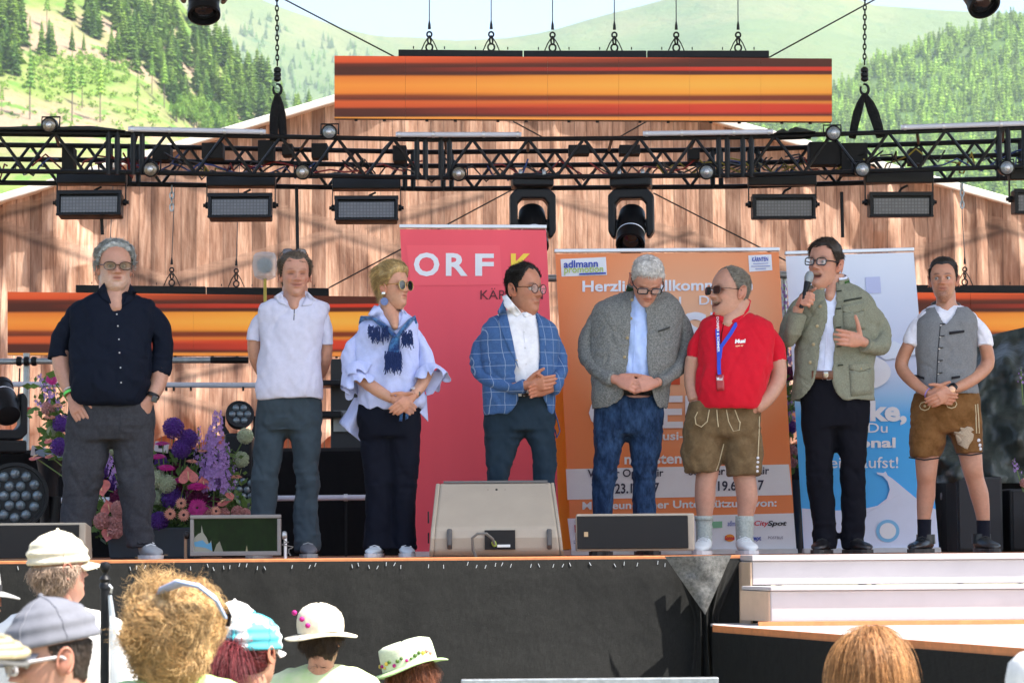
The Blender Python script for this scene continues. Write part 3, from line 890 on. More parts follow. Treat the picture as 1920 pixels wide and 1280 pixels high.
# small spots
M_LENS = mat('pale_glass_lens', (0.20, 0.23, 0.25), .15, .2, var=.25, vscale=40, coat=1)
M_LENSW = mat('warm_glass_lens', (0.20, 0.17, 0.13), .15, .2, var=.3, vscale=40, coat=1)
def spot(px, row, warm, lab):
 c = on_truss(px, row, -.06)
 r_ = empty('spot_lamp', c, lab, 'lamp', 'small round spots on the truss')
 mb = MB(); mb.lathe(c + Vector((0, .10, .02)), [(.03, 0), (.046, .02), (.05, .06), (.05, .10), (.044, .105)], (0, -1, -.12), 18); mb.build('housing', BLACK, r_, True)
 ax = Vector((0, -1, -.12)).normalized(); e = c + Vector((0, .10, .02)) + ax * .1
 mb = MB(); mb.lathe(e, [(.041, .004), (.034, .012), (.018, .018), (.002, .02)], ax, 18); mb.build('lens', M_LENSW if warm else M_LENS, r_, True)
 mb = MB(); mb.lathe(e, [(.017, .019), (.012, .026), (.002, .029)], ax, 12); mb.build('bulb', ALU, r_, True)
 mb = MB(); mb.tube([c + Vector((-.056, .05, 0)), c + Vector((-.056, .07, .07)), c + Vector((.056, .07, .07)), c + Vector((.056, .05, 0))], .006, 6); mb.build('bracket', BLACK, r_, True)
for a in ((92, 237, 1, 'small warm spot lamp set against the bundled cover cloth'), (282, 320, 1, 'small warm spot lamp under the left light tube'), (567, 325, 1, 'small warm spot lamp on the lower chord right of the left sling'), (617, 250, 0, 'small pale blue spot lamp on the upper chord below the corner of the hanging screen'), (860, 328, 1, 'small spot lamp beside the joint left of the two moving heads'), (1325, 325, 0, 'small pale spot lamp beside the joint right of the two moving heads'), (1563, 252, 0, 'small pale blue spot lamp on the upper chord left of the right sling'), (1617, 320, 0, 'small pale blue spot lamp below the right sling'), (1888, 317, 0, 'small pale spot lamp on the lower chord under the right light tube')):
 spot(*a)
# blinder panels
k = NT('led_matrix_lens'); co = k.coord()
ck = k.n('ShaderNodeTexBrick'); ck.offset = 0; ck.inputs['Scale'].default_value = 1; ck.inputs['Color1'].default_value = (.15, .15, .155, 1); ck.inputs['Color2'].default_value = (.13, .13, .135, 1); ck.inputs['Mortar'].default_value = (.10, .10, .10, 1)
ck.inputs['Mortar Size'].default_value = .003; ck.inputs['Brick Width'].default_value = .021; ck.inputs['Row Height'].default_value = .021
mp = k.n('ShaderNodeMapping'); mp.inputs['Rotation'].default_value = (R(-90), 0, 0); k.l(co, mp.inputs[0]); k.l(mp.outputs[0], ck.inputs[0])
k.l(ck.outputs[0], k.b.inputs['Base Color']); k.b.inputs['Roughness'].default_value = .25
M_MATRIX = k.m
def blinder(px, row, lab, tilt=6, warm=False):
 c = on_truss(px, row, .1)
 r_ = empty('flood_light', c, lab, 'stage light', 'rectangular wash lights under the truss')
 r_.rotation_euler = (R(-tilt), 0, R(random.uniform(-4, 4)))
 w, h = .40, .155
 mb = MB(); mb.box((0, .07, 0), (w, .12, h)); mb.build('housing', BLACK, r_, bevel=.01, world=False)
 mb = MB(); mb.box((0, .005, -.008), (w - .045, .012, h - .055)); mb.build('lens_panel', M_MATRIX, r_, world=False)
 for (cx, cz, sx, sz) in ((0, h / 2 - .008, w + .012, .026), (0, -h / 2 + .006, w + .012, .014), (-w / 2 + .006, -.005, .018, h - .02), (w / 2 - .006, -.005, .018, h - .02)):
  mb = MB(); mb.box((cx, -.004, cz), (sx, .022, sz)); mb.build('frame', BLACK, r_, bevel=.003, world=False)
 for s_ in (-1, 1):
  mb = MB(); mb.lathe((s_ * (w / 2 + .004), .07, .02), [(.022, 0), (.022, .02), (.012, .024), (.012, .036)], (s_, 0, 0), 12); mb.build('tilt_knob', BLACK, r_, True, world=False)
  mb = MB(); mb.box((s_ * (w / 2 + .018), .08, .1), (.006, .03, .17)); mb.build('yoke_arm', BLACK, r_, world=False)
 mb = MB(); mb.box((0, .09, .185), (w + .04, .09, .085)); mb.build('yoke_box', BLACK, r_, bevel=.008, world=False)
 mb = MB(); mb.tube([(.0, .09, .08), (.02, .1, .11), (.06, .1, .13)], .008, 6); mb.build('cable', BLACKM, r_, True, world=False)
for a in ((167, 381, 'rectangular wash light leftmost of the row, under the bundled cover cloth'), (450, 386, 'rectangular wash light under the truss left of the left sling point'), (687, 391, 'rectangular wash light next to the joint above the blonde woman'), (1470, 388, 'rectangular wash light under the rolled cover cloth'), (1690, 384, 'rectangular wash light right of the right sling point'), (1962, 378, 'rectangular wash light at the right end of the truss')):
 blinder(a[0], a[1], a[2], 6 if a[0] < 1000 else -4)
# moving heads
def moving_head(loc, lab, tilt=60, pan=0, scale=1.0, lens='dark', grp='moving heads on the rig', up=False):
 r_ = empty('moving_head', loc, lab, 'stage light', grp)
 r_.scale = (scale,) * 3
 r_.rotation_euler = (math.pi if up else 0, 0, R(pan))
 mb = MB(); mb.box((0, 0, -.045), (.27, .2, .09)); mb.build('base', BLACK, r_, bevel=.015, world=False)
 mb = MB()
 prof = [(-.15, -.14), (-.105, -.095), (.105, -.095), (.15, -.14), (.15, -.38), (.125, -.42), (.10, -.42), (.10, -.2), (.07, -.165), (-.07, -.165), (-.10, -.2), (-.10, -.42), (-.125, -.42), (-.15, -.38)]
 mb.poly([(a, -.06, b) for a, b in prof], .12, (0, 1, 0)); mb.build('yoke', BLACK, r_, bevel=.012, world=False)
 ax = Vector((0, -math.cos(R(tilt)), -math.sin(R(tilt)))); c0 = Vector((0, 0, -.34))
 hd = MB(); hd.lathe(c0, [(.05, -.15), (.085, -.13), (.095, -.03), (.098, .05), (.09, .08), (.09, .16), (.096, .165), (.096, .20), (.082, .205), (.078, .17)], ax, 26); ho = hd.build('head', BLACK, r_, True, world=False)
 mb = MB(); mb.lathe(c0 + ax * .16, [(.079, 0), (.06, .018), (.03, .028), (.002, .032)], ax, 22)
 mb.build('lens', GLASSB, ho, True, world=False)
 mb = MB(); mb.lathe(c0 + ax * .085, [(.0915, 0), (.094, .004), (.0915, .008)], ax, 26, cap=False); mb.build('trim_ring', ALU, ho, True, world=False)
 for s_ in (-1, 1):
  mb = MB(); mb.lathe((s_ * .085, 0, -.34), [(.045, 0), (.045, .018)], (s_, 0, 0), 14); mb.build('pivot', BLACK, r_, True, world=False)
 return r_
def clamp_on(px, row):
 for dx in (-22, 22):
  p = on_truss(px + dx, row, .03)
  c = empty('truss_clamp', p, 'pale metal pipe clamp holding a moving head to the truss', 'clamp', 'clamps of the moving heads')
  mb = MB(); mb.lathe(p + Vector((-.012, 0, 0)), [(.024, 0), (.03, .004), (.03, .02), (.024, .024)], (1, 0, 0), 14); mb.build('clamp_ring', STEEL, c, True)
  mb = MB(); mb.box(p - Vector((0, 0, .04)), (.02, .03, .05)); mb.build('clamp_foot', ALU, c, bevel=.003)
p = on_truss(998, 345, .1); p.z += .06; moving_head(p, 'black moving head hanging behind the top of the red banner', 48, 4, .98); clamp_on(998, 326)
p = on_truss(1183, 345, .1); p.z += .06; moving_head(p, 'black moving head hanging above the white haired man', 44, -6, .98); clamp_on(1183, 326)
p = P(382, -128, 16.2); moving_head(p, 'black moving head tilted down at the frame top beside the left hoist chain', 62, 8, 1.05, grp='moving heads under the roof')
p = P(1822, -136, 16.2); moving_head(p, 'black moving head tilted down at the frame top beside the right hoist chain', 50, 20, 1.05, grp='moving heads under the roof')
# hoist chains with hooks and slings
def chain_mesh(mb, p0, p1, link=.032, r=.0045):
 d = (p1 - p0); n_ = int(d.length / link); d = d.normalized()
 sx = Vector((1, 0, 0)); sx = (sx - d * sx.dot(d)).normalized(); sy = d.cross(sx)
 for i in range(n_):
  c = p0 + d * (link * (i + .5)); s_ = sx if i % 2 else sy
  pt = []
  for t in range(11):
   a = 2 * math.pi * t / 10
   pt.append(c + d * (link * .66 * math.cos(a)) + s_ * (link * .30 * math.sin(a)))
  mb.tube(pt, r, 5, cap=False)
def hoist(xt, xh, rh, legs, lab):
 base = on_truss(legs[0][0], 245, .1)
 D = base.y
 r_ = empty('hoist_sling', P(xh, rh + 50, D), lab, 'hoist', 'hoist chains carrying the truss')
 mb = MB(); chain_mesh(mb, P(xt, -420, D), P(xh, rh, D)); mb.build('chain', BLACK, r_, True)
 a = P(xh, rh, D); z = lambda q: P(xh, q, D)
 mb = MB(); mb.lathe(z(rh), [(.012, 0), (.024, .012), (.024, .03), (.018, .034), (.024, .04), (.024, .06), (.018, .064), (.024, .07), (.024, .085), (.01, .095)], (0, 0, -1), 12); mb.build('swivel_block', BLACK, r_, True)
 c = z(rh + 42); pt = [c + Vector((math.sin(t) * .026, 0, math.cos(t) * .034)) for t in np.linspace(-.3, 5.3, 18)]
 mb = MB(); mb.tube(pt, [.006 + .004 * math.sin(i / 17 * 3.14) for i in range(18)], 7); mb.build('hook', BLACK, r_, True)
 for (px, w) in legs:
  b = on_truss(px, 250, .05); b.z = ZT - .02
  s0 = z(rh + 50); bow = Vector(((b.x - s0.x) * .06 + (.006 if px > xh else -.006), 0, 0))
  mid = s0.lerp(b, .45) + bow
  mb = MB(); mb.tube([s0, s0.lerp(mid, .5) + bow * .3, mid, mid.lerp(b, .5) + bow * .2, b], [(.014, .012), (w, .018), (w * 1.2, .02), (w * 1.1, .02), (w, .02)], 10); mb.build('sling', fabric('black_sling', (0.012, 0.012, 0.013), wr=.7, wscale=30), r_, True)
hoist(516, 520, 126, [(513, .026), (531, .024)], 'hoist chain with hook and closed black sling left of the hanging screen')
hoist(1624, 1621, 126, [(1598, .024), (1651, .03)], 'hoist chain with hook and spread black sling right of the hanging screen')
# small safety chains under the truss
for (px, r0, r1, lab) in ((322, 350, 402, 'short steel chain dangling under the truss left of the first sling'), (556, 352, 470, 'black strap hanging from the truss between two wash lights'), (1578, 360, 445, 'black strap hanging from the truss above the speaker'), (1804, 345, 400, 'short steel chain dangling under the right truss end'), (190, 402, 440, 'thin black strap hanging under the leftmost wash light')):
 D = on_truss(px, 300, .2).y; mb = MB()
 if 'chain' in lab: chain_mesh(mb, P(px, r0, D), P(px, r1, D), .038, .005)
 else: mb.tube([P(px, r0, D), P(px + 1, (r0 + r1) / 2, D), P(px + 2, r1, D)], .011, 6)
 tag(mb.build('hanging_chain' if 'chain' in lab else 'hanging_strap', STEEL if 'chain' in lab else BLACKM, smooth=True), lab, 'chain' if 'chain' in lab else 'strap')
# stay cables
M_WIRE = mat('steel_wire', (0.06, 0.06, 0.065), .4, .6)
for (a, b, D, lab) in (((500, -18), (742, 108), 17.3, 'steel stay cable running to the left end of the hanging screen bar'), ((1680, -22), (1442, 108), 17.3, 'steel stay cable running to the right end of the hanging screen bar'), ((616, 540), (990, 340), 20.6, 'thin crossing cable rising from the left lower screen'), ((1225, 362), (1480, 492), 20.6, 'thin crossing cable falling behind the orange banner'), ((962, 228), (1018, 258), 20.6, 'short thin cable below the hanging screen crossing to the right'), ((1216, 226), (1160, 258), 20.6, 'short thin cable below the hanging screen crossing to the left')):
 mb = MB(); mb.tube([P(*a, D), P(*b, D)], .0055 if D < 18 else .006, 6); tag(mb.build('stay_cable', M_WIRE, smooth=True), lab, 'cable')
# LED screens --------------------------------------------------------------
def led_mat(name, x0, x1, ztop, zbot, swap=False):
 k = NT(name); g_ = k.n('ShaderNodeNewGeometry').outputs['Position']
 s_ = k.n('ShaderNodeSeparateXYZ'); k.l(g_, s_.inputs[0])
 tilt = k.math('MULTIPLY', k.math('SUBTRACT', s_.outputs[0], (x0 + x1) / 2), .006)
 v = k.math('DIVIDE', k.math('SUBTRACT', ztop, k.math('ADD', s_.outputs[2], tilt)), ztop - zbot)
 u = k.math('DIVIDE', k.math('SUBTRACT', s_.outputs[0], x0), x1 - x0)
 wob = k.noise(1.0, 2, .5, g_, (.8, 0, 26)); v2 = k.math('ADD', v, k.math('MULTIPLY', k.math('SUBTRACT', wob, .5), .035))
 L_ = [(0, lin(238, 100, 50)), (.06, lin(232, 88, 42)), (.105, lin(120, 50, 26)), (.15, lin(86, 38, 22)), (.27, lin(82, 36, 20)), (.31, lin(240, 130, 48)), (.45, lin(255, 156, 60)), (.56, lin(250, 140, 50)), (.61, lin(150, 66, 28)), (.66, lin(120, 52, 26)), (.70, lin(226, 100, 44)), (.77, lin(220, 92, 40)), (.82, lin(92, 40, 22)), (.94, lin(84, 38, 24)), (.965, lin(255, 165, 70)), (1, lin(255, 165, 70))]
 R_ = [(0, lin(210, 80, 40)), (.03, lin(90, 42, 26)), (.15, lin(84, 40, 26)), (.17, lin(222, 66, 40)), (.21, lin(214, 60, 36)), (.235, lin(92, 38, 22)), (.275, lin(100, 42, 22)), (.30, lin(255, 170, 60)), (.45, lin(255, 186, 74)), (.58, lin(255, 165, 56)), (.63, lin(140, 60, 26)), (.68, lin(130, 56, 26)), (.72, lin(236, 140, 54)), (.77, lin(222, 70, 40)), (.88, lin(216, 64, 40)), (.93, lin(100, 44, 28)), (.965, lin(250, 150, 66)), (1, lin(250, 150, 66))]
 c = k.mix(k.ramp(u, [(0.1, (0, 0, 0)), (0.75, (1, 1, 1))]), k.ramp(v2, L_), k.ramp(v2, R_))
 # diode grid
 gx = k.math('SINE', k.math('MULTIPLY', s_.outputs[0], 6.2832 / .0155)); gz = k.math('SINE', k.math('MULTIPLY', s_.outputs[2], 6.2832 / .0155))
 gd = k.math('MULTIPLY_ADD', k.math('MULTIPLY', gx, gz), .10, .92)
 k.l(c, k.b.inputs['Emission Color'])
 k.l(k.math('MULTIPLY', gd, .27), k.b.inputs['Emission Strength'])
 k.l(k.mix(1.0, c, (.25, .25, .25), 'MULTIPLY'), k.b.inputs['Base Color']); k.b.inputs['Roughness'].default_value = .6
 return k.m
def shackle(px, row, D, parent, up=-900, wire=True):
 mb = MB()
 for i, r_ in enumerate((.022, .02, .016)):
  c = P(px, row - 6 - i * 12, D)
  s_ = Vector((1, 0, 0)) if i % 2 == 0 else Vector((.5, .8, 0))
  mb.tube([c + s_ * (r_ * math.cos(t)) + Vector((0, 0, r_ * 1.1 * math.sin(t))) for t in np.linspace(0, 6.28, 13)], .006, 6, cap=False)
 top_ = P(px, row - 40, D)
 mb.tube([top_, top_ + Vector((0, 0, .03)), top_ + Vector((0, 0, .055))], [.011, .009, .004], 7)
 for s_ in (-1, 1):
  mb.tube([P(px, row - 28, D), P(px + s_ * 9, row - 14, D - .01), P(px + s_ * 15, row, D)], .004, 5)
 mb.build('shackle', BLACK, parent, True)
 if wire:
  mb = MB(); mb.tube([top_ + Vector((0, 0, .03)), P(px - (px - 960) * .012, up, D)], .0035, 6); mb.build('suspension_wire', M_WIRE, parent, True)
def led(name, lab, l, r, tl_, tr_, bl_, br_, D, bars, shx, ntile, ang_up=-900, wires=True):
 A, B, C, E = P(l, tl_, D), P(r, tr_, D), P(r, br_, D), P(l, bl_, D)
 r_ = empty('led_screen', E.lerp(C, .5), lab, 'screen', 'striped led screens')
 m_ = led_mat(name, A.x, B.x, (A.z + B.z) / 2, (E.z + C.z) / 2)
 for i in range(ntile):
  f0, f1 = i / ntile + .00015, (i + 1) / ntile - .00015
  dy = Vector((0, random.uniform(-.003, .003), 0)); bk = Vector((0, .07, 0))
  a, b, c, e = A.lerp(B, f0) + dy, A.lerp(B, f1) + dy, E.lerp(C, f1) + dy, E.lerp(C, f0) + dy
  mb = MB(); mb.poly([a, b, c, e]); t = mb.build('panel', m_, r_)
  mb = MB(); q = Vector((0, .004, 0)); mb.hexa([e + q, c + q, c + bk, e + bk], [a + q, b + q, b + bk, a + bk]); mb.build('cabinet', BLACK, r_)
  for s_ in (.3, .7):
   z = e.lerp(c, s_) - Vector((0, -.03, .006)); mb = MB(); mb.box(z, (.02, .02, .014)); mb.build('lock', BLACK, r_)
 for (x0, x1, ra, rb, h) in bars:
  a, b = P(x0, ra, D + .04), P(x1, rb, D + .04); u = Vector((0, 0, h / FPX * D)); q = Vector((0, .06, 0))
  mb = MB(); mb.hexa([a - u, b - u, b - u + q, a - u + q], [a, b, b + q, a + q]); mb.build('rigging_bar', BLACK, r_, bevel=.003)
  for f in (.12, .37, .62, .88):
   z = a.lerp(b, f) + Vector((0, .03, .01)); mb = MB(); mb.tube([z, z + Vector((0, 0, .018))], .004, 5); mb.build('pin', BLACK, r_)
 for px, row in shx: shackle(px, row, D + .05, r_, ang_up, wires)
 return r_
led('led_top', 'long striped orange led screen hanging above the truss', 627, 1560, 105, 110, 222, 228, 17.2, [(747, 980, 93, 95, 13), (982, 1212, 95, 95, 15), (1214, 1442, 95, 95, 14)], [(805, 95), (921, 95), (1036, 96), (1152, 96), (1268, 96), (1384, 96)], 7)
led('led_left', 'striped orange led screen hung behind the man in the navy shirt', 14, 712, 547, 556, 665, 668, 21.0, [(142, 385, 534, 537, 14), (387, 616, 538, 540, 15)], [(322, 536), (443, 538), (205, 535)], 6, 300, True)
led('led_right', 'striped orange led screen hung behind the man in the grey waistcoat', 1700, 2300, 548, 553, 668, 672, 21.0, [(1716, 2200, 534, 536, 14)], [(1809, 535), (1950, 535)], 5, 300, True)
# ================================================================== BANNERS
class Banner:
 """roll-up banner: fabric between top rail and base, corners given in the plane of the fabric"""
 def __init__(self, name, lab, tl, tr, bl, br, D, mat_, cat='banner'):
  self.q = [P(*tl, D), P(*tr, D), P(*bl, D), P(*br, D)]
  self.tl, self.tr, self.bl, self.br, self.D = tl, tr, bl, br, D
  self.root = empty(name, self.q[2].lerp(self.q[3], .5), lab, cat)
  self.sag = random.uniform(0, 6)
  vs_, nx, nz = [], 26, 34
  for j in range(nz + 1):
   for i in range(nx + 1):
    vs_.append(tuple(self.uv(i / nx, j / nz)))
  fs = [(j * (nx + 1) + i, j * (nx + 1) + i + 1, (j + 1) * (nx + 1) + i + 1, (j + 1) * (nx + 1) + i) for j in range(nz) for i in range(nx)]
  mb = MB(); mb.add(vs_, fs); mb.build('fabric', mat_, self.root, smooth='all')
  a, b = self.uv(-.004, 1.004), self.uv(1.004, 1.004)
  h = Vector((0, 0, .022)); bk = Vector((0, .03, 0)); f = Vector((0, -.012, 0))
  mb = MB(); mb.hexa([a + f, b + f, b + bk, a + bk], [a + f + h, b + f + h, b + bk + h, a + bk + h]); mb.build('top_rail', ALU, self.root, bevel=.004)
  a, b = self.uv(-.005, -.012), self.uv(1.005, -.012)
  f = Vector((0, -.06, 0)); bk = Vector((0, .08, 0)); zz = max(a.z, b.z) + .0
  a.z = b.z = .003; h = Vector((0, 0, .03))
  mb = MB(); mb.hexa([a + f, b + f, b + bk, a + bk], [a + f * .5 + h, b + f * .5 + h, b + bk * .6 + h, a + bk * .6 + h]); mb.build('base', ALU, self.root, bevel=.006)
  m0 = self.uv(.5, 0) + Vector((0, .05, 0)); m0.z = .03; m1 = self.uv(.5, 1) + Vector((0, .02, 0))
  mb = MB(); mb.tube([m0, m1], .012, 8); mb.build('support_pole', STEEL, self.root, True)
 def uv(self, u, v, lift=0.0):
  a, b, c, d = self.q
  p = c.lerp(d, u).lerp(a.lerp(b, u), v)
  p.y += .005 * math.sin(u * 9 + self.sag) * math.sin(math.pi * min(max(v, 0), 1)) - .02 * math.sin(math.pi * min(max(u, 0), 1)) * (1 - v) * 0 - lift
  return p
 def px(self, x, y, lift=0.004):
  """banner point whose picture lies at pixel (x, y)"""
  u = v = .5
  for _ in range(8):
   f = lambda a, b, c, d, i: (c[i] + (d[i] - c[i]) * u) * (1 - v) + (a[i] + (b[i] - a[i]) * u) * v
   x_ = f(self.tl, self.tr, self.bl, self.br, 0); y_ = f(self.tl, self.tr, self.bl, self.br, 1)
   du = ((self.tr[0] - self.tl[0]) * v + (self.br[0] - self.bl[0]) * (1 - v))
   dv = ((self.tl[1] - self.bl[1]) * (1 - u) + (self.tr[1] - self.br[1]) * u)
   u += (x - x_) / du; v += (y - y_) / dv
  return self.uv(u, v, lift)
 def text(self, s, x0, y0, x1, y1, m_, bold=0.0, tilt=0.0, lift=.006, name='lettering', shear=0.0):
  """x0,y1 lower left ... x1,y0 upper right; tilt = rise in px over the width"""
  lettering(s, lambda u, v: self.px(x0 + (x1 - x0) * u, y1 + (y0 - y1) * v - tilt * u, lift), m_, self.root, bold, name, shear=shear)
 def patch(self, pts, m_, name, lift=.003):
  n = len(pts)
  mb = MB()
  if n == 4:
   (ax, ay), (bx, by), (cx, cy), (dx, dy) = pts
   vs_ = []
   N = 8
   for j in range(N + 1):
    for i in range(N + 1):
     u, v = i / N, j / N
     x = (ax + (bx - ax) * u) * (1 - v) + (dx + (cx - dx) * u) * v
     y = (ay + (by - ay) * u) * (1 - v) + (dy + (cy - dy) * u) * v
     vs_.append(tuple(self.px(x, y, lift)))
   mb.add(vs_, [(j * (N + 1) + i, j * (N + 1) + i + 1, (j + 1) * (N + 1) + i + 1, (j + 1) * (N + 1) + i) for j in range(N) for i in range(N)])
  else:
   mb.poly([self.px(x, y, lift + .008) for x, y in pts])
  return mb.build(name, m_, self.root)
def ink(name, c, rough=.5):
 return mat('ink_' + name, c, rough, var=.03)
def satin(name, c, c2=None):
 k = NT(name); co = k.coord()
 n_ = k.noise(1.2, 3, .5, co, (2.2, 1, .25))
 k.l(k.ramp(n_, [(0.3, tuple(x * .92 for x in c)), (0.7, tuple(min(1, x * 1.06) for x in c))]), k.b.inputs['Base Color'])
 k.b.inputs['Roughness'].default_value = .5; k.b.inputs['Specular IOR Level'].default_value = .3
 k.l(k.bump(n_, .18, .05), k.b.inputs['Normal'])
 return k.m
W_ = ink('white', (.80, .82, .86)); NAVY_I = ink('navy', lin(34, 36, 66)); BLUE_I = ink('blue', lin(44, 72, 176)); GREEN_I = ink('green', lin(176, 200, 92)); YEL_I = ink('yellow', lin(250, 214, 70)); RED_I = ink('red', lin(206, 30, 60)); DK_I = ink('dark', lin(84, 24, 34)); BLK_I = ink('black', (.02, .02, .03))
# red broadcaster banner
rb = Banner('roll_up_banner', 'tall red roll-up banner with large white ORF lettering', (750, 430), (1024, 431), (779, 1038), (1051, 1033), 15.9, satin('red_banner', lin(246, 92, 106)))
rb.patch([(762, 460), (937, 460), (942, 535), (770, 536)], satin('red_banner_box', lin(255, 100, 112)), 'logo_field')
rb.text('O', 776, 474, 824, 519, W_, .03); rb.text('R', 836, 475, 877, 518, W_, .03); rb.text('F', 891, 476, 926, 518, W_, .03)
rb.text('K', 958, 476, 998, 518, YEL_I, .03)
rb.text('KÄRNTEN', 901, 541, 1018, 562, DK_I, -.004)
# orange event banner
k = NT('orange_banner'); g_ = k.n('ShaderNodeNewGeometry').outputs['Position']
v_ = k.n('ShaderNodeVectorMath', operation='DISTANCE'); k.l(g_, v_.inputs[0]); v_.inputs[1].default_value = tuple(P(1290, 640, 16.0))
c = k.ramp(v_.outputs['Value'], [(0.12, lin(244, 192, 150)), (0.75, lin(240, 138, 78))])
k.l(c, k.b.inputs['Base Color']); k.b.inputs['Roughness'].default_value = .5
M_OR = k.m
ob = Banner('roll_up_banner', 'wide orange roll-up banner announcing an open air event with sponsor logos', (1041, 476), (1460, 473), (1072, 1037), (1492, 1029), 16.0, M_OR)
ob.patch([(1051, 486), (1136, 482), (1138, 516), (1053, 519)], W_, 'logo_card')
ob.text('adlmann', 1057, 489, 1121, 503, BLUE_I, .02, 2, .009); ob.text('promotion', 1058, 500, 1131, 517, GREEN_I, .01, 2, .010)
ob.patch([(1086, 513), (1136, 511), (1136, 514), (1086, 516)], BLUE_I, 'logo_rule', .010)
ob.patch([(1403, 479), (1446, 477), (1448, 507), (1405, 510)], W_, 'logo_card')
ob.text('KÄRNTEN', 1410, 481, 1440, 491, BLUE_I, .02, 1, .009)
for i, (a, b) in enumerate(((1412, 1440), (1408, 1444), (1416, 1436))): ob.patch([(a, 494 + i * 5), (b, 493 + i * 5), (b, 494.6 + i * 5), (a, 495.6 + i * 5)], ink('pale_blue', lin(150, 160, 205)), 'small_print', .009)
ob.text('Herzlich willkommen', 1092, 527, 1378, 548, W_, .025, 3); ob.text('in', 1391, 525, 1411, 544, W_, .025)
ob.text('IN', 1246, 557, 1277, 571, W_, .01); ob.text('DER', 1311, 555, 1364, 572, W_, .01)
ob.text('MUSI', 1110, 588, 1350, 660, W_, .03, 3); ob.text('OPEN', 1104, 744, 1352, 806, W_, .03, 3)
ob.patch([(1230, 690), (1275, 690), (1275, 722), (1230, 722)], ink('deep_orange', lin(214, 84, 44)), 'logo_mark')
ob.text('www.musi-openair.at', 1150, 812, 1400, 832, W_, .02, 3)
ob.text('Die nächsten Termine:', 1118, 852, 1400, 872, W_, .025, 4)
ob.patch([(1061, 880), (1479, 871), (1485, 928), (1064, 937)], W_, 'date_field')
ob.text('Winter Open Air', 1102, 881, 1244, 900, NAVY_I, .015, 2, .009); ob.text('23.1.2027', 1153, 907, 1236, 926, NAVY_I, .02, 2, .009)
ob.text('Sommer Open Air', 1291, 877, 1442, 896, NAVY_I, .015, 2, .009); ob.text('19.6.2027', 1346, 902, 1432, 921, NAVY_I, .02, 2, .009)
ob.text('Mit freundlicher Unterstützung von:', 1092, 941, 1456, 960, W_, .025, 6)
ob.patch([(1064, 972), (1488, 962), (1493, 1028), (1072, 1035)], W_, 'sponsor_field')
ob.patch([(1077, 984), (1090, 984), (1091, 998), (1078, 998)], RED_I, 'sponsor_logo', .008)
ob.patch([(1306, 979), (1354, 977), (1354, 989), (1307, 991)], ink('mint', lin(128, 190, 150)), 'sponsor_logo', .008)
ob.text('adlmann', 1364, 976, 1388, 986, ink('mid_blue', lin(96, 120, 190)), .01, 0, .008)
ob.text('City', 1414, 976, 1441, 988, RED_I, .02, 0, .008, shear=.2); ob.text('Spot', 1439, 976, 1475, 988, BLK_I, .035, 0, .008, shear=.2)
mb = MB(); cc = ob.px(1368, 1008, .008)
mb.poly([cc + Vector((.03 * math.cos(t), 0, .022 * math.sin(t))) for t in np.linspace(0, 6.28, 22)[:-1]]); mb.build('sponsor_logo', ink('sun_orange', lin(240, 150, 40)), ob.root)
ob.text('Sonne', 1359, 1004, 1377, 1012, RED_I, .03, 0, .012)
ob.text('kept', 1408, 1004, 1427, 1015, BLUE_I, .03, 0, .008); ob.text('POSTBUS', 1440, 1005, 1468, 1010, ink('grey', lin(130, 130, 150)), .01, 0, .008)
ob.text('La', 1076, 1012, 1086, 1019, ink('grey', lin(130, 130, 150)), .0, 0, .008)
# blue dairy banner
k = NT('blue_banner'); g_ = k.n('ShaderNodeNewGeometry').outputs['Position']; s_ = k.n('ShaderNodeSeparateXYZ'); k.l(g_, s_.inputs[0])
zt_, zb2 = P(1600, 470, 16.1).z, P(1600, 1030, 16.1).z
v = k.math('DIVIDE', k.math('SUBTRACT', zt_, s_.outputs[2]), zt_ - zb2)
n_ = k.noise(1.5, 3, .5, g_)
k.l(k.ramp(v, [(0, lin(226, 234, 246)), (.40, lin(206, 216, 240)), (.50, lin(150, 200, 242)), (.56, lin(70, 176, 246)), (1, lin(70, 178, 250))]), k.b.inputs['Base Color']); k.b.inputs['Roughness'].default_value = .5
bb = Banner('roll_up_banner', 'white and blue roll-up banner behind the speaker with milk pouring motif', (1473, 480), (1713, 473), (1507, 1031), (1761, 1030), 16.15, k.m)
PALE_I = ink('milk_white', lin(214, 224, 246))
milk = [(1503, 953), (1560, 957), (1610, 956), (1645, 948), (1662, 935), (1668, 918), (1664, 903), (1655, 893), (1645, 890), (1643, 886), (1656, 887), (1660, 884), (1664, 892), (1672, 897), (1682, 905), (1700, 920), (1722, 938), (1754, 955), (1760, 1029), (1507, 1030)]
bb.patch(milk, PALE_I, 'milk_shape')
el = [(1600 + 55 * math.cos(t), 698 + 44 * math.sin(t)) for t in np.linspace(0, 6.28, 28)[:-1]]
bb.patch([(1618 + 52 * math.cos(t), 699 + 33 * math.sin(t)) for t in np.linspace(0, 6.28, 28)[:-1]], W_, 'logo_oval', .005)
bb.text('kärntnermilch', 1572, 702, 1657, 716, BLUE_I, .02, 0, .009)
mt = [(1690, 640), (1700, 652), (1716, 634), (1728, 640), (1736, 632), (1744, 690), (1720, 700), (1690, 690), (1670, 676), (1655, 660)]
bb.patch([(1640, 662), (1676, 640), (1700, 652), (1722, 632), (1736, 640), (1738, 664), (1700, 668), (1660, 676)], ink('ice_blue', lin(226, 236, 248)), 'glacier_shape', .004)
bb.text('Danke,', 1532, 752, 1700, 798, W_, .04, 0)
bb.text('dass Du', 1560, 794, 1664, 812, W_, .005, 0)
bb.text('regional', 1545, 821, 1679, 846, W_, .03, 0)
bb.text('einkaufst!', 1556, 857, 1684, 878, W_, .005, 0)
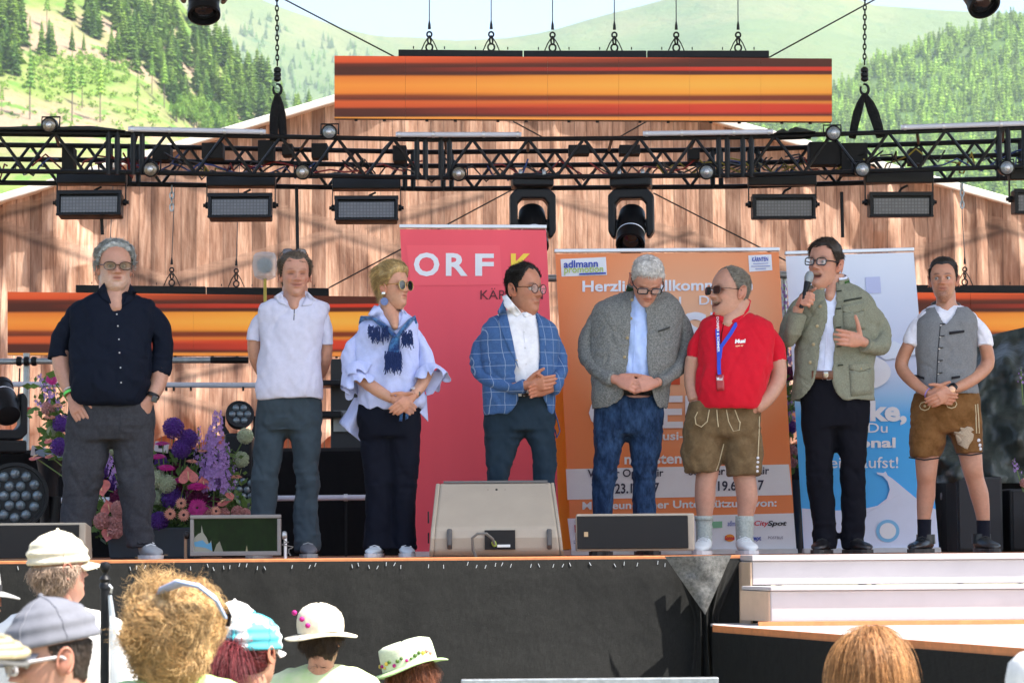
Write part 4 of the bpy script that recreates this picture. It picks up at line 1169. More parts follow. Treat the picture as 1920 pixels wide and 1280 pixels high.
for (rx, ry, m_, lf, nm) in ((22, 21, ink('ring_blue', lin(126, 190, 232)), .006, 'seal_ring'), (15.5, 15, W_, .008, 'seal_field')):
 bb.patch([(1664 + rx * math.cos(t), 995 + ry * math.sin(t)) for t in np.linspace(0, 6.28, 30)[:-1]], m_, nm, lf)
bb.patch([(1656, 999), (1663, 985), (1668, 990), (1661, 999)], BLUE_I, 'seal_mark', .010); bb.patch([(1668, 992), (1672, 989), (1674, 992), (1670, 995)], RED_I, 'seal_mark', .010)
bb.patch([(1622, 520), (1650, 519), (1652, 550), (1624, 551)], ink('pale_square', lin(190, 198, 232)), 'print_square', .004)
# yellow narrow strip between the banners
yb = Banner('narrow_banner', 'narrow yellow banner strip showing between the red and orange banners', (1024, 700), (1066, 698), (1050, 1030), (1092, 1028), 16.3, satin('yellow_banner', lin(246, 180, 60)))
# ================================================================== BACKLINE
M_DRAPE = fabric('black_stage_cloth', (0.006, 0.006, 0.007), wr=.3, rough=.9)
ris = empty('drum_riser', (0, 18.2, 0), 'low black cloth covered riser running across the back of the stage', 'riser')
zr = P(960, 843, 18).z
va, fa = cloth_sheet((-4.4, 18.0), (4.6, 18.0), zr, .003, 180, 6, lambda a, b: .015 * math.sin(a * 30 + math.sin(a * 7)) * (1 - b / zr))
mb = MB(); mb.add(va, fa); mb.build('skirt', M_DRAPE, ris, smooth='all')
mb = MB(); mb.box((.1, 19.0, zr + .01), (9.0, 1.96, .03)); mb.build('deck', BLACKM, ris)
# white floor tubes in front of the riser
for (x0, x1, lab) in ((-40, 700, 'white horizontal light tube behind the flowers and the two men'), (1766, 1830, 'short white horizontal tube behind the waistcoat man'), (1880, 2060, 'white horizontal tube behind the covered equipment')):
 a, b = P(x0, 939 if x0 < 1000 else 930, 17.6), P(x1, 932 if x0 < 1000 else 927, 17.6)
 r_ = empty('floor_light_tube', (a + b) / 2, lab, 'light', 'white tubes before the riser')
 mb = MB(); mb.tube([a, b], .019, 10); mb.build('tube', TUBEW, r_, True)
 for f in (.02, .5, .93):
  p = a.lerp(b, f); mb = MB(); mb.tube([p - Vector((.012, 0, 0)), p + Vector((.012, 0, 0))], .025, 10); mb.build('clip', ALU, r_, True)
  mb = MB(); mb.tube([Vector((p.x, p.y + .02, 0)), p + Vector((0, .02, 0))], .008, 6); mb.build('foot', BLACK, r_, True)
# scaffold at the back, left
sc_ = empty('scaffold_rail', P(50, 840, 20.0), 'galvanised scaffold rail with coupled upright behind the man in the navy shirt', 'scaffold')
def pipe(par, a, b, r=.024, m_=STEEL, nm='pipe'):
 mb = MB(); mb.tube([a, b], r, 10); return mb.build(nm, m_, par, True)
pipe(sc_, P(-60, 678, 20), P(400, 675, 20)); pipe(sc_, P(395, 675, 19.98), P(466, 675, 19.98), .026, BLACK)
u_ = P(50, 662, 20.05); pipe(sc_, u_, Vector((u_.x, u_.y, .0)), .026)
for dx in (-14, 0, 14):
 p = P(50 + dx, 677, 20.0); mb = MB(); mb.lathe(p - Vector((.02, 0, 0)), [(.03, 0), (.037, .008), (.037, .03), (.03, .04)], (1, 0, 0), 10); mb.build('coupler', BLACK, sc_, True)
mb = MB(); p = P(51, 768, 20.02); mb.lathe(p - Vector((0, 0, .015)), [(.028, 0), (.03, .004), (.03, .03), (.028, .034)], (0, 0, 1), 12); mb.build('red_tape', mat('red_tape', (.6, .05, .04), .5), sc_, True)
r_ = empty('light_tube', P(200, 720, 19.8), 'white light tube clipped along the back rail behind the navy shirt man', 'light', 'white tubes at the back')
pipe(r_, P(-60, 720, 19.8), P(690, 723, 19.8), .021, TUBEW, 'tube')
for px in (312, 326, 358, 456, 640): 
 p = P(px, 729, 19.79); mb = MB(); mb.box(p, (.014, .03, .03)); mb.build('clip', BLACK, r_)
for (px, r0, r1) in ((37, 690, 800),):
 mb = MB(); mb.tube([P(px, 690, 19.9), P(px - 2, 740, 19.9), P(px - 4, 800, 19.9)], .006, 5); tag(mb.build('hanging_cable', BLACKM, smooth=True), 'thin dark cable hanging beside the scaffold upright', 'cable')
for (a, b, lab) in (((1010, 522), (1100, 521), 'grey pipe end between the red and orange banners'), ((1440, 516), (1500, 515), 'grey pipe end between the orange and white banners')):
 r_ = empty('scaffold_pipe', P(a[0], a[1], 18.9), lab, 'pipe'); pipe(r_, P(*a, 18.9), P(*b, 18.9), .026)
 pipe(r_, P((a[0] + b[0]) / 2, a[1], 18.95), Vector((P((a[0] + b[0]) / 2, a[1], 18.95).x, 18.95, .0)), .022)
# dark amplifier rack between the polo man and the woman
rk = empty('equipment_rack', P(648, 838, 18.6), 'dark equipment rack with small grey screen between polo man and woman', 'rack')
for (x0, y0, x1, y1, D, m_, nm) in ((620, 672, 700, 842, 18.7, mat('rack_black', (.02, .021, .02), .5), 'cabinet'), (600, 712, 640, 722, 18.5, BLACK, 'rail'), (598, 770, 640, 782, 18.5, BLACK, 'rail')):
 a, b = P(x0, y1, D), P(x1, y0, D); mb = MB(); mb.box(((a.x + b.x) / 2, D + .15, (a.z + b.z) / 2), (b.x - a.x, .3, b.z - a.z)); mb.build(nm, m_, rk, bevel=.008)
a, b = P(624, 808, 18.6), P(664, 768, 18.6); mb = MB(); mb.box(((a.x + b.x) / 2, 18.68, (a.z + b.z) / 2), (b.x - a.x, .02, b.z - a.z)); mb.build('screen', mat('grey_glass', (.3, .33, .33), .15, coat=.5), rk)
# plastic wrapped floodlight on a stick
pw = empty('wrapped_floodlight', P(497, 600, 20.5), 'round lamp wrapped in a clear plastic bag on a yellow stick', 'lamp')
c = P(497, 498, 20.5)
mb = MB()
rs_ = []
for (f, w, d) in ((-.11, .03, .03), (-.10, .06, .05), (-.085, .082, .07), (0, .092, .08), (.07, .09, .08), (.095, .075, .06), (.105, .04, .03)):
 ring = []
 for i in range(20):
  t = 2 * math.pi * i / 20; e = 2.0 / 3.6
  x_ = math.copysign(abs(math.cos(t)) ** e, math.cos(t)) * w; y_ = math.copysign(abs(math.sin(t)) ** e, math.sin(t)) * d
  q = 1 + .06 * float(vnoise(np.array([[x_ * 30, y_ * 30, f * 30]]), 1, 3)[0]); ring.append((c.x + x_ * q, c.y + y_ * q, c.z + f))
 rs_.append(ring)
mb.rings(rs_)
k = NT('clear_plastic_bag'); k.b.inputs['Base Color'].default_value = (.72, .78, .82, 1); k.b.inputs['Roughness'].default_value = .25; k.b.inputs['Alpha'].default_value = .42
k.l(k.bump(k.noise(18, 5, .6), .8, .03), k.b.inputs['Normal'])
mb.build('plastic_bag', k.m, pw, True)
mb = MB(); mb.lathe(c + Vector((0, .03, 0)), [(.04, 0), (.06, .03), (.062, .05), (.05, .055)], (0, -1, 0), 18); mb.build('lamp_head', mat('lamp_grey', (.25, .33, .36), .4), pw, True)
pipe(pw, c - Vector((0, 0, .1)), Vector((c.x, c.y, P(497, 600, 20.5).z - .05)), .012, mat('yellow_stick', (.6, .5, .08), .5), 'stick')
mb = MB(); mb.box((c.x, c.y, P(497, 630, 20.5).z), (.12, .12, .06)); mb.build('foot_block', BLACK, pw); 
# covered equipment at the right
cv = MB(); n1, n2 = 46, 34; vs_ = []
for j in range(n2 + 1):
 for i in range(n1 + 1):
  u, v = i / n1, j / n2
  px = 1756 + 330 * u
  topr = interp([(0, 770), (.16, 660), (.3, 628), (.6, 606), (1, 600)], u)
  row = topr + (905 - topr) * v
  q = np.array([[u * 3.2, v * 2.2, 0]]); ang = np.array([[(u + v) * 6.5, (v - u) * 1.2, 3]])
  y_ = 17.0 - .25 * v - .12 * float(fbm(q, 2.0, 4)[0]) - .09 * abs(float(vnoise(ang, 1.6, 9)[0])) + .5 * (1 - v) ** 3
  vs_.append(tuple(P(px, row, y_)))
cv.add(vs_, [(j * (n1 + 1) + i, j * (n1 + 1) + i + 1, (j + 1) * (n1 + 1) + i + 1, (j + 1) * (n1 + 1) + i) for j in range(n2) for i in range(n1)])
ce = empty('covered_equipment', P(1850, 905, 17), 'equipment under a dark green crumpled tarpaulin at the right', 'tarpaulin')
cv.build('tarpaulin', mat('dark_green_tarp', (0.042, 0.055, 0.048), .42, var=.3, bump=.5, bscale=9, bdist=.03, spec=.5), ce, smooth='all')
mb = MB(); a = P(1900, 900, 17.2); mb.box((a.x + .1, 17.6, a.z / 2 + .0), (1.0, .9, a.z - .0)); mb.build('flight_case', BLACKM, ce)
for (x0, x1, y0, D, lab) in ((1796, 1880, 893, 16.6, 'tall black loudspeaker standing below the green tarpaulin beside the waistcoat man'), (1896, 2010, 915, 16.7, 'black loudspeaker at the far right below the tarpaulin')):
 a, b = P(x0, 1034, D), P(x1, y0, D)
 s_ = empty('floor_speaker', ((a.x + b.x) / 2, D + .2, 0), lab, 'loudspeaker')
 mb = MB(); mb.box(((a.x + b.x) / 2, D + .22, b.z / 2 + .001), (b.x - a.x, .4, b.z)); mb.build('cabinet', mat('speaker_black', (.016, .017, .019), .55, bump=.2, bscale=200), s_, bevel=.012)
 mb = MB(); mb.box(((a.x + b.x) / 2, D + .012, b.z / 2 + .001), ((b.x - a.x) * .9, .012, b.z * .92)); mb.build('grille', mat('speaker_grille', (.02, .021, .024), .6, bump=.5, bscale=500), s_, bevel=.003)
# ================================================================== MONITORS
M_WEDGE = mat('beige_textured_cabinet', lin(166, 156, 140), .55, var=.05, bump=.35, bscale=260, bdist=.004)
DW = 14.45
wd = empty('stage_wedge', P(930, 1036, DW), 'large beige wedge stage monitor seen from behind with looped cable', 'monitor')
zc0 = .006
a, b = P(805, 1034, DW), P(1056, 1032, DW)
zt2 = P(930, 905, DW + .33).z
def wedge_ring(x, s):
 pts_ = [(.06, 0), (.0, .03), (-.02, .10), (.0, .17), (.03, .22)]
 ys = [(DW + .02, zc0), (DW - .012, zc0 + .03), (DW - .02, zc0 + .10), (DW, zc0 + .155), (DW + .33, zt2), (DW + .36, zt2), (DW + .5, zc0 + .05), (DW + .5, zc0)]
 return [(x, y, z) for y, z in ys]
mb = MB(); xl0, xr0 = a.x, b.x
wr_ = [wedge_ring(xl0 + .02, 0), wedge_ring(xr0 - .012, 0)]
wr_[0] = [(x + .03 * (z / zt2), y, z) for x, y, z in wr_[0]]; wr_[1] = [(x - .045 * (z / zt2), y, z) for x, y, z in wr_[1]]
mb.rings(wr_); mb.build('cabinet', M_WEDGE, wd, bevel=.014)
mb = MB(); q = [(wr_[0][4][0] + .02, DW + .325, zt2 + .001), (wr_[1][4][0] - .02, DW + .325, zt2 + .001), (wr_[1][4][0] - .02, DW + .36, zt2 + .001), (wr_[0][4][0] + .02, DW + .36, zt2 + .001)]
mb.hexa(q, [(x, y, z + .012) for x, y, z in q]); mb.build('grille_edge', mat('grille_dark', (.12, .12, .12), .6), wd)
side = MB(); 
lp = [(wr_[0][i][0] - .022, wr_[0][i][1], wr_[0][i][2]) for i in range(8)]
side.poly(lp, .024, (1, 0, 0)); side.build('side_cheek', M_WEDGE, wd, bevel=.008)
side = MB(); lp = [(wr_[1][i][0] - .002, wr_[1][i][1], wr_[1][i][2]) for i in range(8)]; side.poly(lp, .018, (1, 0, 0)); side.build('side_cheek', M_WEDGE, wd, bevel=.006)
for r0, r1 in ((958, 980), (998, 1018)):
 p0, p1 = P(810, r0, DW - .0), P(810, r1, DW)
 mb = MB(); x_ = lp[0][0]; mb.box((wr_[0][0][0] - .028, DW + .12, (p0.z + p1.z) / 2), (.006, .06, p0.z - p1.z)); mb.build('handle_slot', BLACKM, wd)
def on_face(px, row, out=.004):
 p = P(px, row, DW - .02); return Vector((p.x, DW - .02 - out, p.z))
p0, p1 = on_face(909, 1030), on_face(966, 993)
mb = MB(); mb.box(((p0.x + p1.x) / 2, DW - .012, (p0.z + p1.z) / 2), (p1.x - p0.x, .03, p1.z - p0.z)); mb.build('connector_recess', BLACKM, wd)
mb = MB(); mb.box(((p0.x + p1.x) / 2 + .02, DW - .03, p0.z + .02), (.07, .006, .014)); mb.build('connector_label', ALU, wd)
for px in (843, 1030):
 p = on_face(px, 1010); mb = MB(); mb.tube([p + Vector((0, .01, .05)), p + Vector((0, -.012, .03)), p + Vector((0, -.014, -.03)), p + Vector((0, .01, -.05))], [(.014, .008)] * 4, 8); mb.build('grip', mat('grip_grey', (.09, .09, .09), .5), wd, True)
for px, rr in ((931, .0075), (915, .003), (947, .003)):
 p = P(px, 918, DW + .28); mb = MB(); mb.sphere(p, rr, 10, 6); mb.build('bolt', BLACK, wd, True)
mb = MB(); mb.tube([on_face(896, 1052, .03), on_face(887, 1030, .05), on_face(886, 1008, .07), on_face(896, 1000, .08), on_face(912, 1000, .08), on_face(924, 1010, .05), on_face(928, 1022, .02)], .008, 8); mb.build('cable', mat('cable_grey', (.16, .16, .15), .4), wd, True)
p = on_face(925, 1014, .025); mb = MB(); mb.lathe(p, [(.009, 0), (.013, .004), (.013, .02), (.009, .03)], (.3, .3, -1), 10); mb.build('plug', mat('plug_green', (.35, .5, .08), .4), wd, True)
# flat black front monitors with beige cases
def line_monitor(x0, y0, x1, y1, D, lab, tilt=0.0):
 a, b = P(x0, y1, D), P(x1, y0, D); w = b.x - a.x; h = b.z - a.z; z0 = max(.004, a.z) 
 r_ = empty('front_speaker', ((a.x + b.x) / 2, D, 0), lab, 'loudspeaker', 'low front speakers on the stage edge')
 cx = (a.x + b.x) / 2
 mb = MB(); mb.hexa([(a.x, D, z0), (b.x, D, z0), (b.x, D + .25, z0), (a.x, D + .25, z0)], [(a.x, D + .02, z0 + h), (b.x, D + .02, z0 + h), (b.x, D + .2, z0 + h * .9), (a.x, D + .2, z0 + h * .9)]); mb.build('cabinet', M_WEDGE, r_, bevel=.008)
 mb = MB(); e = .012; mb.hexa([(a.x + .004, D - .014, z0 + e), (b.x - .035, D - .014, z0 + e), (b.x - .035, D + .004, z0 + e), (a.x + .004, D + .004, z0 + e)], [(a.x + .004, D + .004, z0 + h - e * 1.4), (b.x - .035, D + .004, z0 + h - e * 1.4), (b.x - .035, D + .022, z0 + h - e), (a.x + .004, D + .022, z0 + h - e)])
 mb.build('grille', mat('speaker_front_grille', (.012, .0115, .011), .5, var=.2, bump=.2, bscale=700, spec=.25), r_, bevel=.003)
 mb = MB(); mb.box((a.x + .052, D - .012, z0 + h * .45), (.022, .004, .026)); mb.build('badge', mat('badge_gold', (.5, .36, .2), .4), r_)
 return r_
line_monitor(1081, 961, 1302, 1033, 14.42, 'low black fronted speaker with gold badge between the wedge and the red shirt man')
line_monitor(-140, 979, 160, 1052, 14.42, 'low black fronted speaker behind the cream cap at the left')
# video prompter
DV = 14.5
vm = empty('prompter_screen', P(440, 1044, DV), 'flat prompter screen in grey frame with painted reflection of trees on the stage edge', 'screen')
a, b = P(357, 1042, DV), P(527, 964, DV)
cx, cz, w, h = (a.x + b.x) / 2, (a.z + b.z) / 2, b.x - a.x, b.z - a.z
M_BZ = mat('monitor_grey', (.19, .185, .18), .4, var=.08)
for (x_, z_, sx, sz) in ((cx, cz + h / 2 - .01, w, .02), (cx, cz - h / 2 + .012, w, .024), (cx - w / 2 + .01, cz, .02, h - .044), (cx + w / 2 - .01, cz, .02, h - .044)):
 mb = MB(); mb.box((x_, DV + .0, z_), (sx, .045, sz)); mb.build('frame', M_BZ, vm, bevel=.004)
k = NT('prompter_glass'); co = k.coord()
n1_ = k.noise(26, 5, .6, co, (2, 1, .7)); c = k.ramp(n1_, [(.3, lin(8, 18, 10)), (.6, lin(20, 44, 18)), (.8, lin(44, 66, 34))])  # green reflection of trees painted into the glass as mottled emission
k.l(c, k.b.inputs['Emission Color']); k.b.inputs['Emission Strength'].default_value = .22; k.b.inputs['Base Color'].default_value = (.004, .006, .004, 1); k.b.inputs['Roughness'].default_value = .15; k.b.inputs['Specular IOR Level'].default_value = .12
mb = MB(); mb.box((cx, DV + .012, cz), (w - .03, .01, h - .034)); mb.build('screen', k.m, vm)
mb = MB(); mb.box((cx, DV + .045, cz), (w - .01, .04, h - .01)); mb.build('back_cover', BLACK, vm, bevel=.005)
scr = lambda px, row: P(px, row, DV + .003)
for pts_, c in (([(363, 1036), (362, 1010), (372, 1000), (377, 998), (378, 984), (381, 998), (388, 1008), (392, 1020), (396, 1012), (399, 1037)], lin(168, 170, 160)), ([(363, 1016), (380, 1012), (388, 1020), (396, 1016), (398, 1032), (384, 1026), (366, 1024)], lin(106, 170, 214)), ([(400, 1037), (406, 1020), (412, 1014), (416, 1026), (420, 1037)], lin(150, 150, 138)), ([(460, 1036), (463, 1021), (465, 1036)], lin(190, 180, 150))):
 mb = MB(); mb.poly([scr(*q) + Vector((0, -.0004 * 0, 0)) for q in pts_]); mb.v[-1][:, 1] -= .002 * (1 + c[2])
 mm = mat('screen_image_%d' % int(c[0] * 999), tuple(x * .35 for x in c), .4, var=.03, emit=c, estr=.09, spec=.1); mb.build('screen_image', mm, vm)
for s_, px in ((-1, 350), (1, 533)):
 p = P(px, 1003, DV); mb = MB(); mb.lathe(p - Vector((.012, 0, 0)), [(.016, 0), (.022, .004), (.022, .02), (.016, .026)], (1, 0, 0), 12); mb.build('tilt_knob', STEEL if s_ > 0 else BLACK, vm, True)
 mb = MB(); q = P(px + 2 * s_, 1003, DV); mb.tube([q, Vector((q.x, DV, .004))], .009, 8); mb.build('leg', mat('brown_bracket', (.2, .12, .07), .5) if s_ < 0 else ALU, vm, True)
mb = MB(); rr = random.Random(3); pt = [P(536 + rr.uniform(-9, 14), 1012 + i * 2.6 + rr.uniform(-2, 2), DV - .02) for i in range(12)]; mb.tube(pt, .003, 5); mb.build('white_cable', MATS['cable_grey'], vm, True)
# ================================================================== PEOPLE
def sgnpow(c, e): return np.sign(c) * np.abs(c) ** e
HEADT = np.array([  # z, half width, front, back
 (-.012, .022, .066, .030), (.000, .034, .078, .038), (.012, .042, .087, .046), (.035, .054, .091, .058), (.060, .061, .091, .070), (.085, .067, .090, .080),
 (.115, .0715, .087, .092), (.140, .0735, .091, .099), (.165, .0745, .089, .101), (.190, .070, .077, .095), (.210, .059, .058, .077), (.224, .042, .039, .054), (.232, .022, .019, .028), (.235, .004, .003, .005)])
def head_grid(nz=72, na=72, jaw=1.0):
 zf = np.concatenate([np.linspace(-.012, .20, nz - 16), .20 + .035 * (1 - (1 - np.linspace(0, 1, 17)[1:]) ** 2)])
 tab = []
 fine = np.linspace(-.012, .235, 200)
 for c in (1, 2, 3):
  v = np.interp(fine, HEADT[:, 0], HEADT[:, c]); kx = np.ones(13) / 13
  vp = np.pad(v, 6, mode='edge'); sm = np.convolve(vp, kx, 'valid')
  w_ = np.clip((fine - .205) / .02, 0, 1); v = sm * (1 - w_) + v * w_
  tab.append(np.interp(zf, fine, v))
 a = np.linspace(0, 2 * np.pi, na, endpoint=False); t = a - .38 * np.sin(a)
 Z = np.repeat(zf[:, None], na, 1); T = np.repeat(t[None], len(zf), 0)
 w, f, b = [q[:, None] for q in tab]
 jf = np.clip(1 - Z / .09, 0, 1); w = w * (1 + (jaw - 1) * jf)
 c, s = np.cos(T), np.sin(T); e = 2 / (2.3 - .28 * np.clip((Z - .12) / .06, 0, 1))
 Xh = w * sgnpow(s, e); Yh = np.where(c > 0, -f, -b) * sgnpow(c, e)
 return Xh, Yh, Z, T
def G(x, z, x0, z0, sx, sz): return np.exp(-((x - x0) / sx) ** 2 - ((z - z0) / sz) ** 2)
def face(Xh, Yh, Z, T, sp):
 fr = np.clip(np.cos(T), 0, 1) ** .5
 ax = np.abs(Xh); d = np.zeros_like(Xh)
 nk = sp.get('nose', 1.0); sm = sp.get('smile', 0.); op = sp.get('open', 0.)
 zb_ = np.clip((.130 - Z) / .045, 0, 1)
 d += nk * (.008 + .023 * zb_ ** 1.4) * np.exp(-(Xh / (.0085 + .006 * zb_)) ** 2) * ((Z > .080) & (Z < .138)) * np.clip((Z - .078) / .009, 0, 1) * np.clip((.138 - Z) / .01, 0, 1)
 d += nk * .011 * G(ax, Z, .0145, .0865, .008, .008)
 d -= .0135 * G(ax, Z, .031, .117, .017, .0105)
 d += .0065 * G(ax, Z, .030, .1350, .020, .0065)
 d += (.004 + .006 * sm) * G(ax, Z, .043, .092, .018, .016)
 wid = .021 + .009 * sm
 mz = .060 + sm * .007 * (ax / .03) ** 2 - op * .004
 lo = op * .012
 d += .0055 * np.exp(-(Xh / wid) ** 2 - ((Z - mz - .0065) / .0052) ** 2)
 d += .0065 * np.exp(-(Xh / (wid * .85)) ** 2 - ((Z - mz + .0075 + lo) / .006) ** 2)
 d -= (.0035 + .02 * op) * np.exp(-(Xh / (wid * 1.05)) ** 4 - ((Z - mz + lo * .5) / (.0026 + .0085 * op)) ** 2)
 d -= .004 * G(Xh, Z, 0, .041 - lo * .6, .02, .007)
 d += sp.get('chin', 1.0) * .008 * G(Xh, Z, 0, .018 - lo * .6, .02, .013)
 d -= .005 * sm * G(ax, Z, .036, .066, .005, .014) + .0040 * G(ax, Z, .029 + .2 * (.08 - Z), .074, .005, .014)
 Yn = Yh - d * fr
 tint = np.ones(Xh.shape + (3,))
 def paint(m, c):
  m = np.clip(m, 0, 1)[..., None] * (fr > .05)[..., None]; tint[:] = tint * (1 - m) + np.array(c) * m
 paint(.55 * G(ax, Z, .045, .090, .022, .02), (1.02, .80, .78)); paint(.5 * G(Xh, Z, 0, .088, .016, .012), (1.02, .78, .76))
 paint(.4 * np.clip((Z - .14) / .05, 0, 1), (1.03, .93, .90)); paint(.5 * np.exp(-((ax - .031) / .02) ** 2 - ((Z - .117) / .012) ** 2), (.84, .70, .68))  # eye sockets: recess shade painted into the skin tint
 if sp.get('beard'):
  bc, full, dens = sp['beard']
  edge_ = .070 - .0 * ax
  m = (1 / (1 + np.exp((Z - np.where(ax > .045, .105, .073)) / .004))) * dens
  m = m * (1 - .85 * np.exp(-(Xh / (wid * 1.0)) ** 4 - ((Z - mz) / .009) ** 2))
  if full == 'goatee': m = m * np.exp(-(ax / .036) ** 6)
  m = m * (.7 + .5 * vnoise(np.stack([Xh, Yh, Z], -1), 260, 3))
  paint(m, bc); Yn = Yn - .0035 * np.clip(m, 0, 1) * fr * (full == 'full')
 lips = np.exp(-(Xh / wid) ** 4 - ((Z - mz + lo * .5) / (.0105 + .008 * op)) ** 4)
 paint(lips * .75, sp.get('lip', (.86, .56, .55)))
 paint(np.exp(-(Xh / (wid * 1.02)) ** 4 - ((Z - mz + lo * .5) / (.0032 + .0085 * op)) ** 2) * (.75 + .2 * (op > 0)), (.16, .06, .05))
 if sp.get('teeth'):
  paint(np.exp(-(Xh / (wid * .78)) ** 6 - ((Z - mz - .0015 - op * .003) / (.0026 + .002 * op)) ** 4) * .9, (1.15, 1.55, 1.75))
 bcol = sp.get('brow', (.35, .28, .22))
 paint(.85 * np.exp(-((ax - .031) / .0175) ** 4 - ((Z - .1385 - .003 * (1 - ((ax - .031) / .018) ** 2)) / .0050) ** 2), bcol)
 paint(.85 * np.exp(-((ax - .031) / .0150) ** 4 - ((Z - (.1215 if not sp.get('closed') else .1145) - .002 * (1 - ((ax - .031) / .014) ** 2)) / .0036) ** 2), (.24, .15, .13))
 return Xh, Yn, Z, tint
def grid_faces(nr, na, cap=True):
 fs = [(k * na + i, k * na + (i + 1) % na, (k + 1) * na + (i + 1) % na, (k + 1) * na + i) for k in range(nr - 1) for i in range(na)]
 if cap: fs.append(tuple(range((nr - 1) * na, nr * na)))
 return fs
def mesh_arrays(me):
 v = mverts(me); return v, [tuple(p.vertices) for p in me.polygons]
SKIN = {}
def skin_mat(name, c):
 if name in SKIN: return SKIN[name]
 k = NT(name); co = k.coord()
 a = k.n('ShaderNodeVertexColor', layer_name='tint')
 n_ = k.noise(45, 6, .65, co); n2 = k.noise(9, 3, .5, co)
 cc = k.ramp(n_, [(.3, tuple(x * .88 for x in c)), (.7, tuple(min(1, x * 1.1) for x in c))])
 cc = k.mix(k.ramp(n2, [(.4, (0, 0, 0)), (.75, (.35, .35, .35))]), cc, (c[0] * 1.02, c[1] * .80, c[2] * .76))
 cc = k.mix(1.0, cc, a.outputs[0], 'MULTIPLY')
 k.l(cc, k.b.inputs['Base Color']); k.b.inputs['Roughness'].default_value = .42; k.b.inputs['Specular IOR Level'].default_value = .4
 k.b.inputs['Subsurface Weight'].default_value = .12; k.b.inputs['Subsurface Radius'].default_value = (.012, .004, .002)
 k.l(k.bump(k.noise(380, 3, .6, co), .12, .002), k.b.inputs['Normal'])
 SKIN[name] = k.m; return k.m
def hair_mat(name, c, rough=.45):
 k = NT(name); a = k.n('ShaderNodeVertexColor', layer_name='tint')
 n_ = k.noise(70, 4, .7)
 cc = k.ramp(n_, [(.3, tuple(x * .6 for x in c)), (.7, tuple(min(1, x * 1.25) for x in c))])
 cc = k.mix(1.0, cc, a.outputs[0], 'MULTIPLY'); k.l(cc, k.b.inputs['Base Color'])
 k.b.inputs['Roughness'].default_value = rough; k.b.inputs['Specular IOR Level'].default_value = .4
 k.l(k.bump(k.noise(300, 3, .7), .5, .003), k.b.inputs['Normal'])
 return k.m
EYEM = mat('eye', (1, 1, 1), .1, var=.02, tint=True, coat=.6)
def hairline(pts_, w=.012, cut=None):
 ph = [p[0] for p in pts_]; zl = [p[1] for p in pts_]
 def f(x, y, z):
  phi = np.degrees(np.arctan2(np.abs(x), -y))
  return (z - np.interp(phi, ph, zl)) / w
 return f
def smooth01(x): x = np.clip(x, 0, 1); return x * x * (3 - 2 * x)
def nrmz(a): return a / np.maximum(np.linalg.norm(a, axis=-1, keepdims=True), 1e-9)
def strands(mb, p, d, up, L, r, seg, curl, tint, grav, seed, bend=.35, coh=0):
 """N thin three sided tapered strands at once"""
 g_ = np.random.default_rng(seed); N = len(p)
 d = nrmz(d); up = nrmz(up); pos = p.copy(); out = []
 ph = g_.uniform(0, 6.28, N) if not coh else 9 * vnoise(p, coh, seed) + g_.normal(0, .35, N); side = nrmz(np.cross(d, up))
 st = (L / seg)[:, None]
 for i in range(seg + 1):
  f = i / seg
  q = pos
  if curl: q = pos + (up * np.sin(ph + f * curl[1])[:, None] + side * np.cos(ph + f * curl[1])[:, None]) * curl[0] * min(1, f * 2.5)
  out.append(q); pos = pos + d * st
  d = nrmz(d - up * (bend / seg) + side * g_.normal(0, .10, N)[:, None] + np.array([0, 0, -grav / seg]))
 A = np.stack(out, 1)
 T_ = nrmz(np.gradient(A, axis=1)); U = nrmz(np.cross(T_, up[:, None])); W2 = np.cross(T_, U)
 rad = r * (1 - .8 * np.linspace(0, 1, seg + 1) ** 1.5)[None, :, None]
 V = np.stack([A + (U * math.cos(t) + W2 * math.sin(t)) * rad for t in (0, 2.094, 4.189)], 2)   # N, seg+1, 3, 3
 base = (np.arange(N) * (seg + 1) * 3)[:, None, None]; k_ = (np.arange(seg) * 3)[None, :, None]; j = np.arange(3)[None, None]; j2 = (np.arange(3) + 1)[None, None] % 3
 F = np.stack([base + k_ + j, base + k_ + j2, base + k_ + 3 + j2, base + k_ + 3 + j], -1).reshape(-1, 4)
 mb.add(V.reshape(-1, 3), F, np.repeat(tint, (seg + 1) * 3, 0))
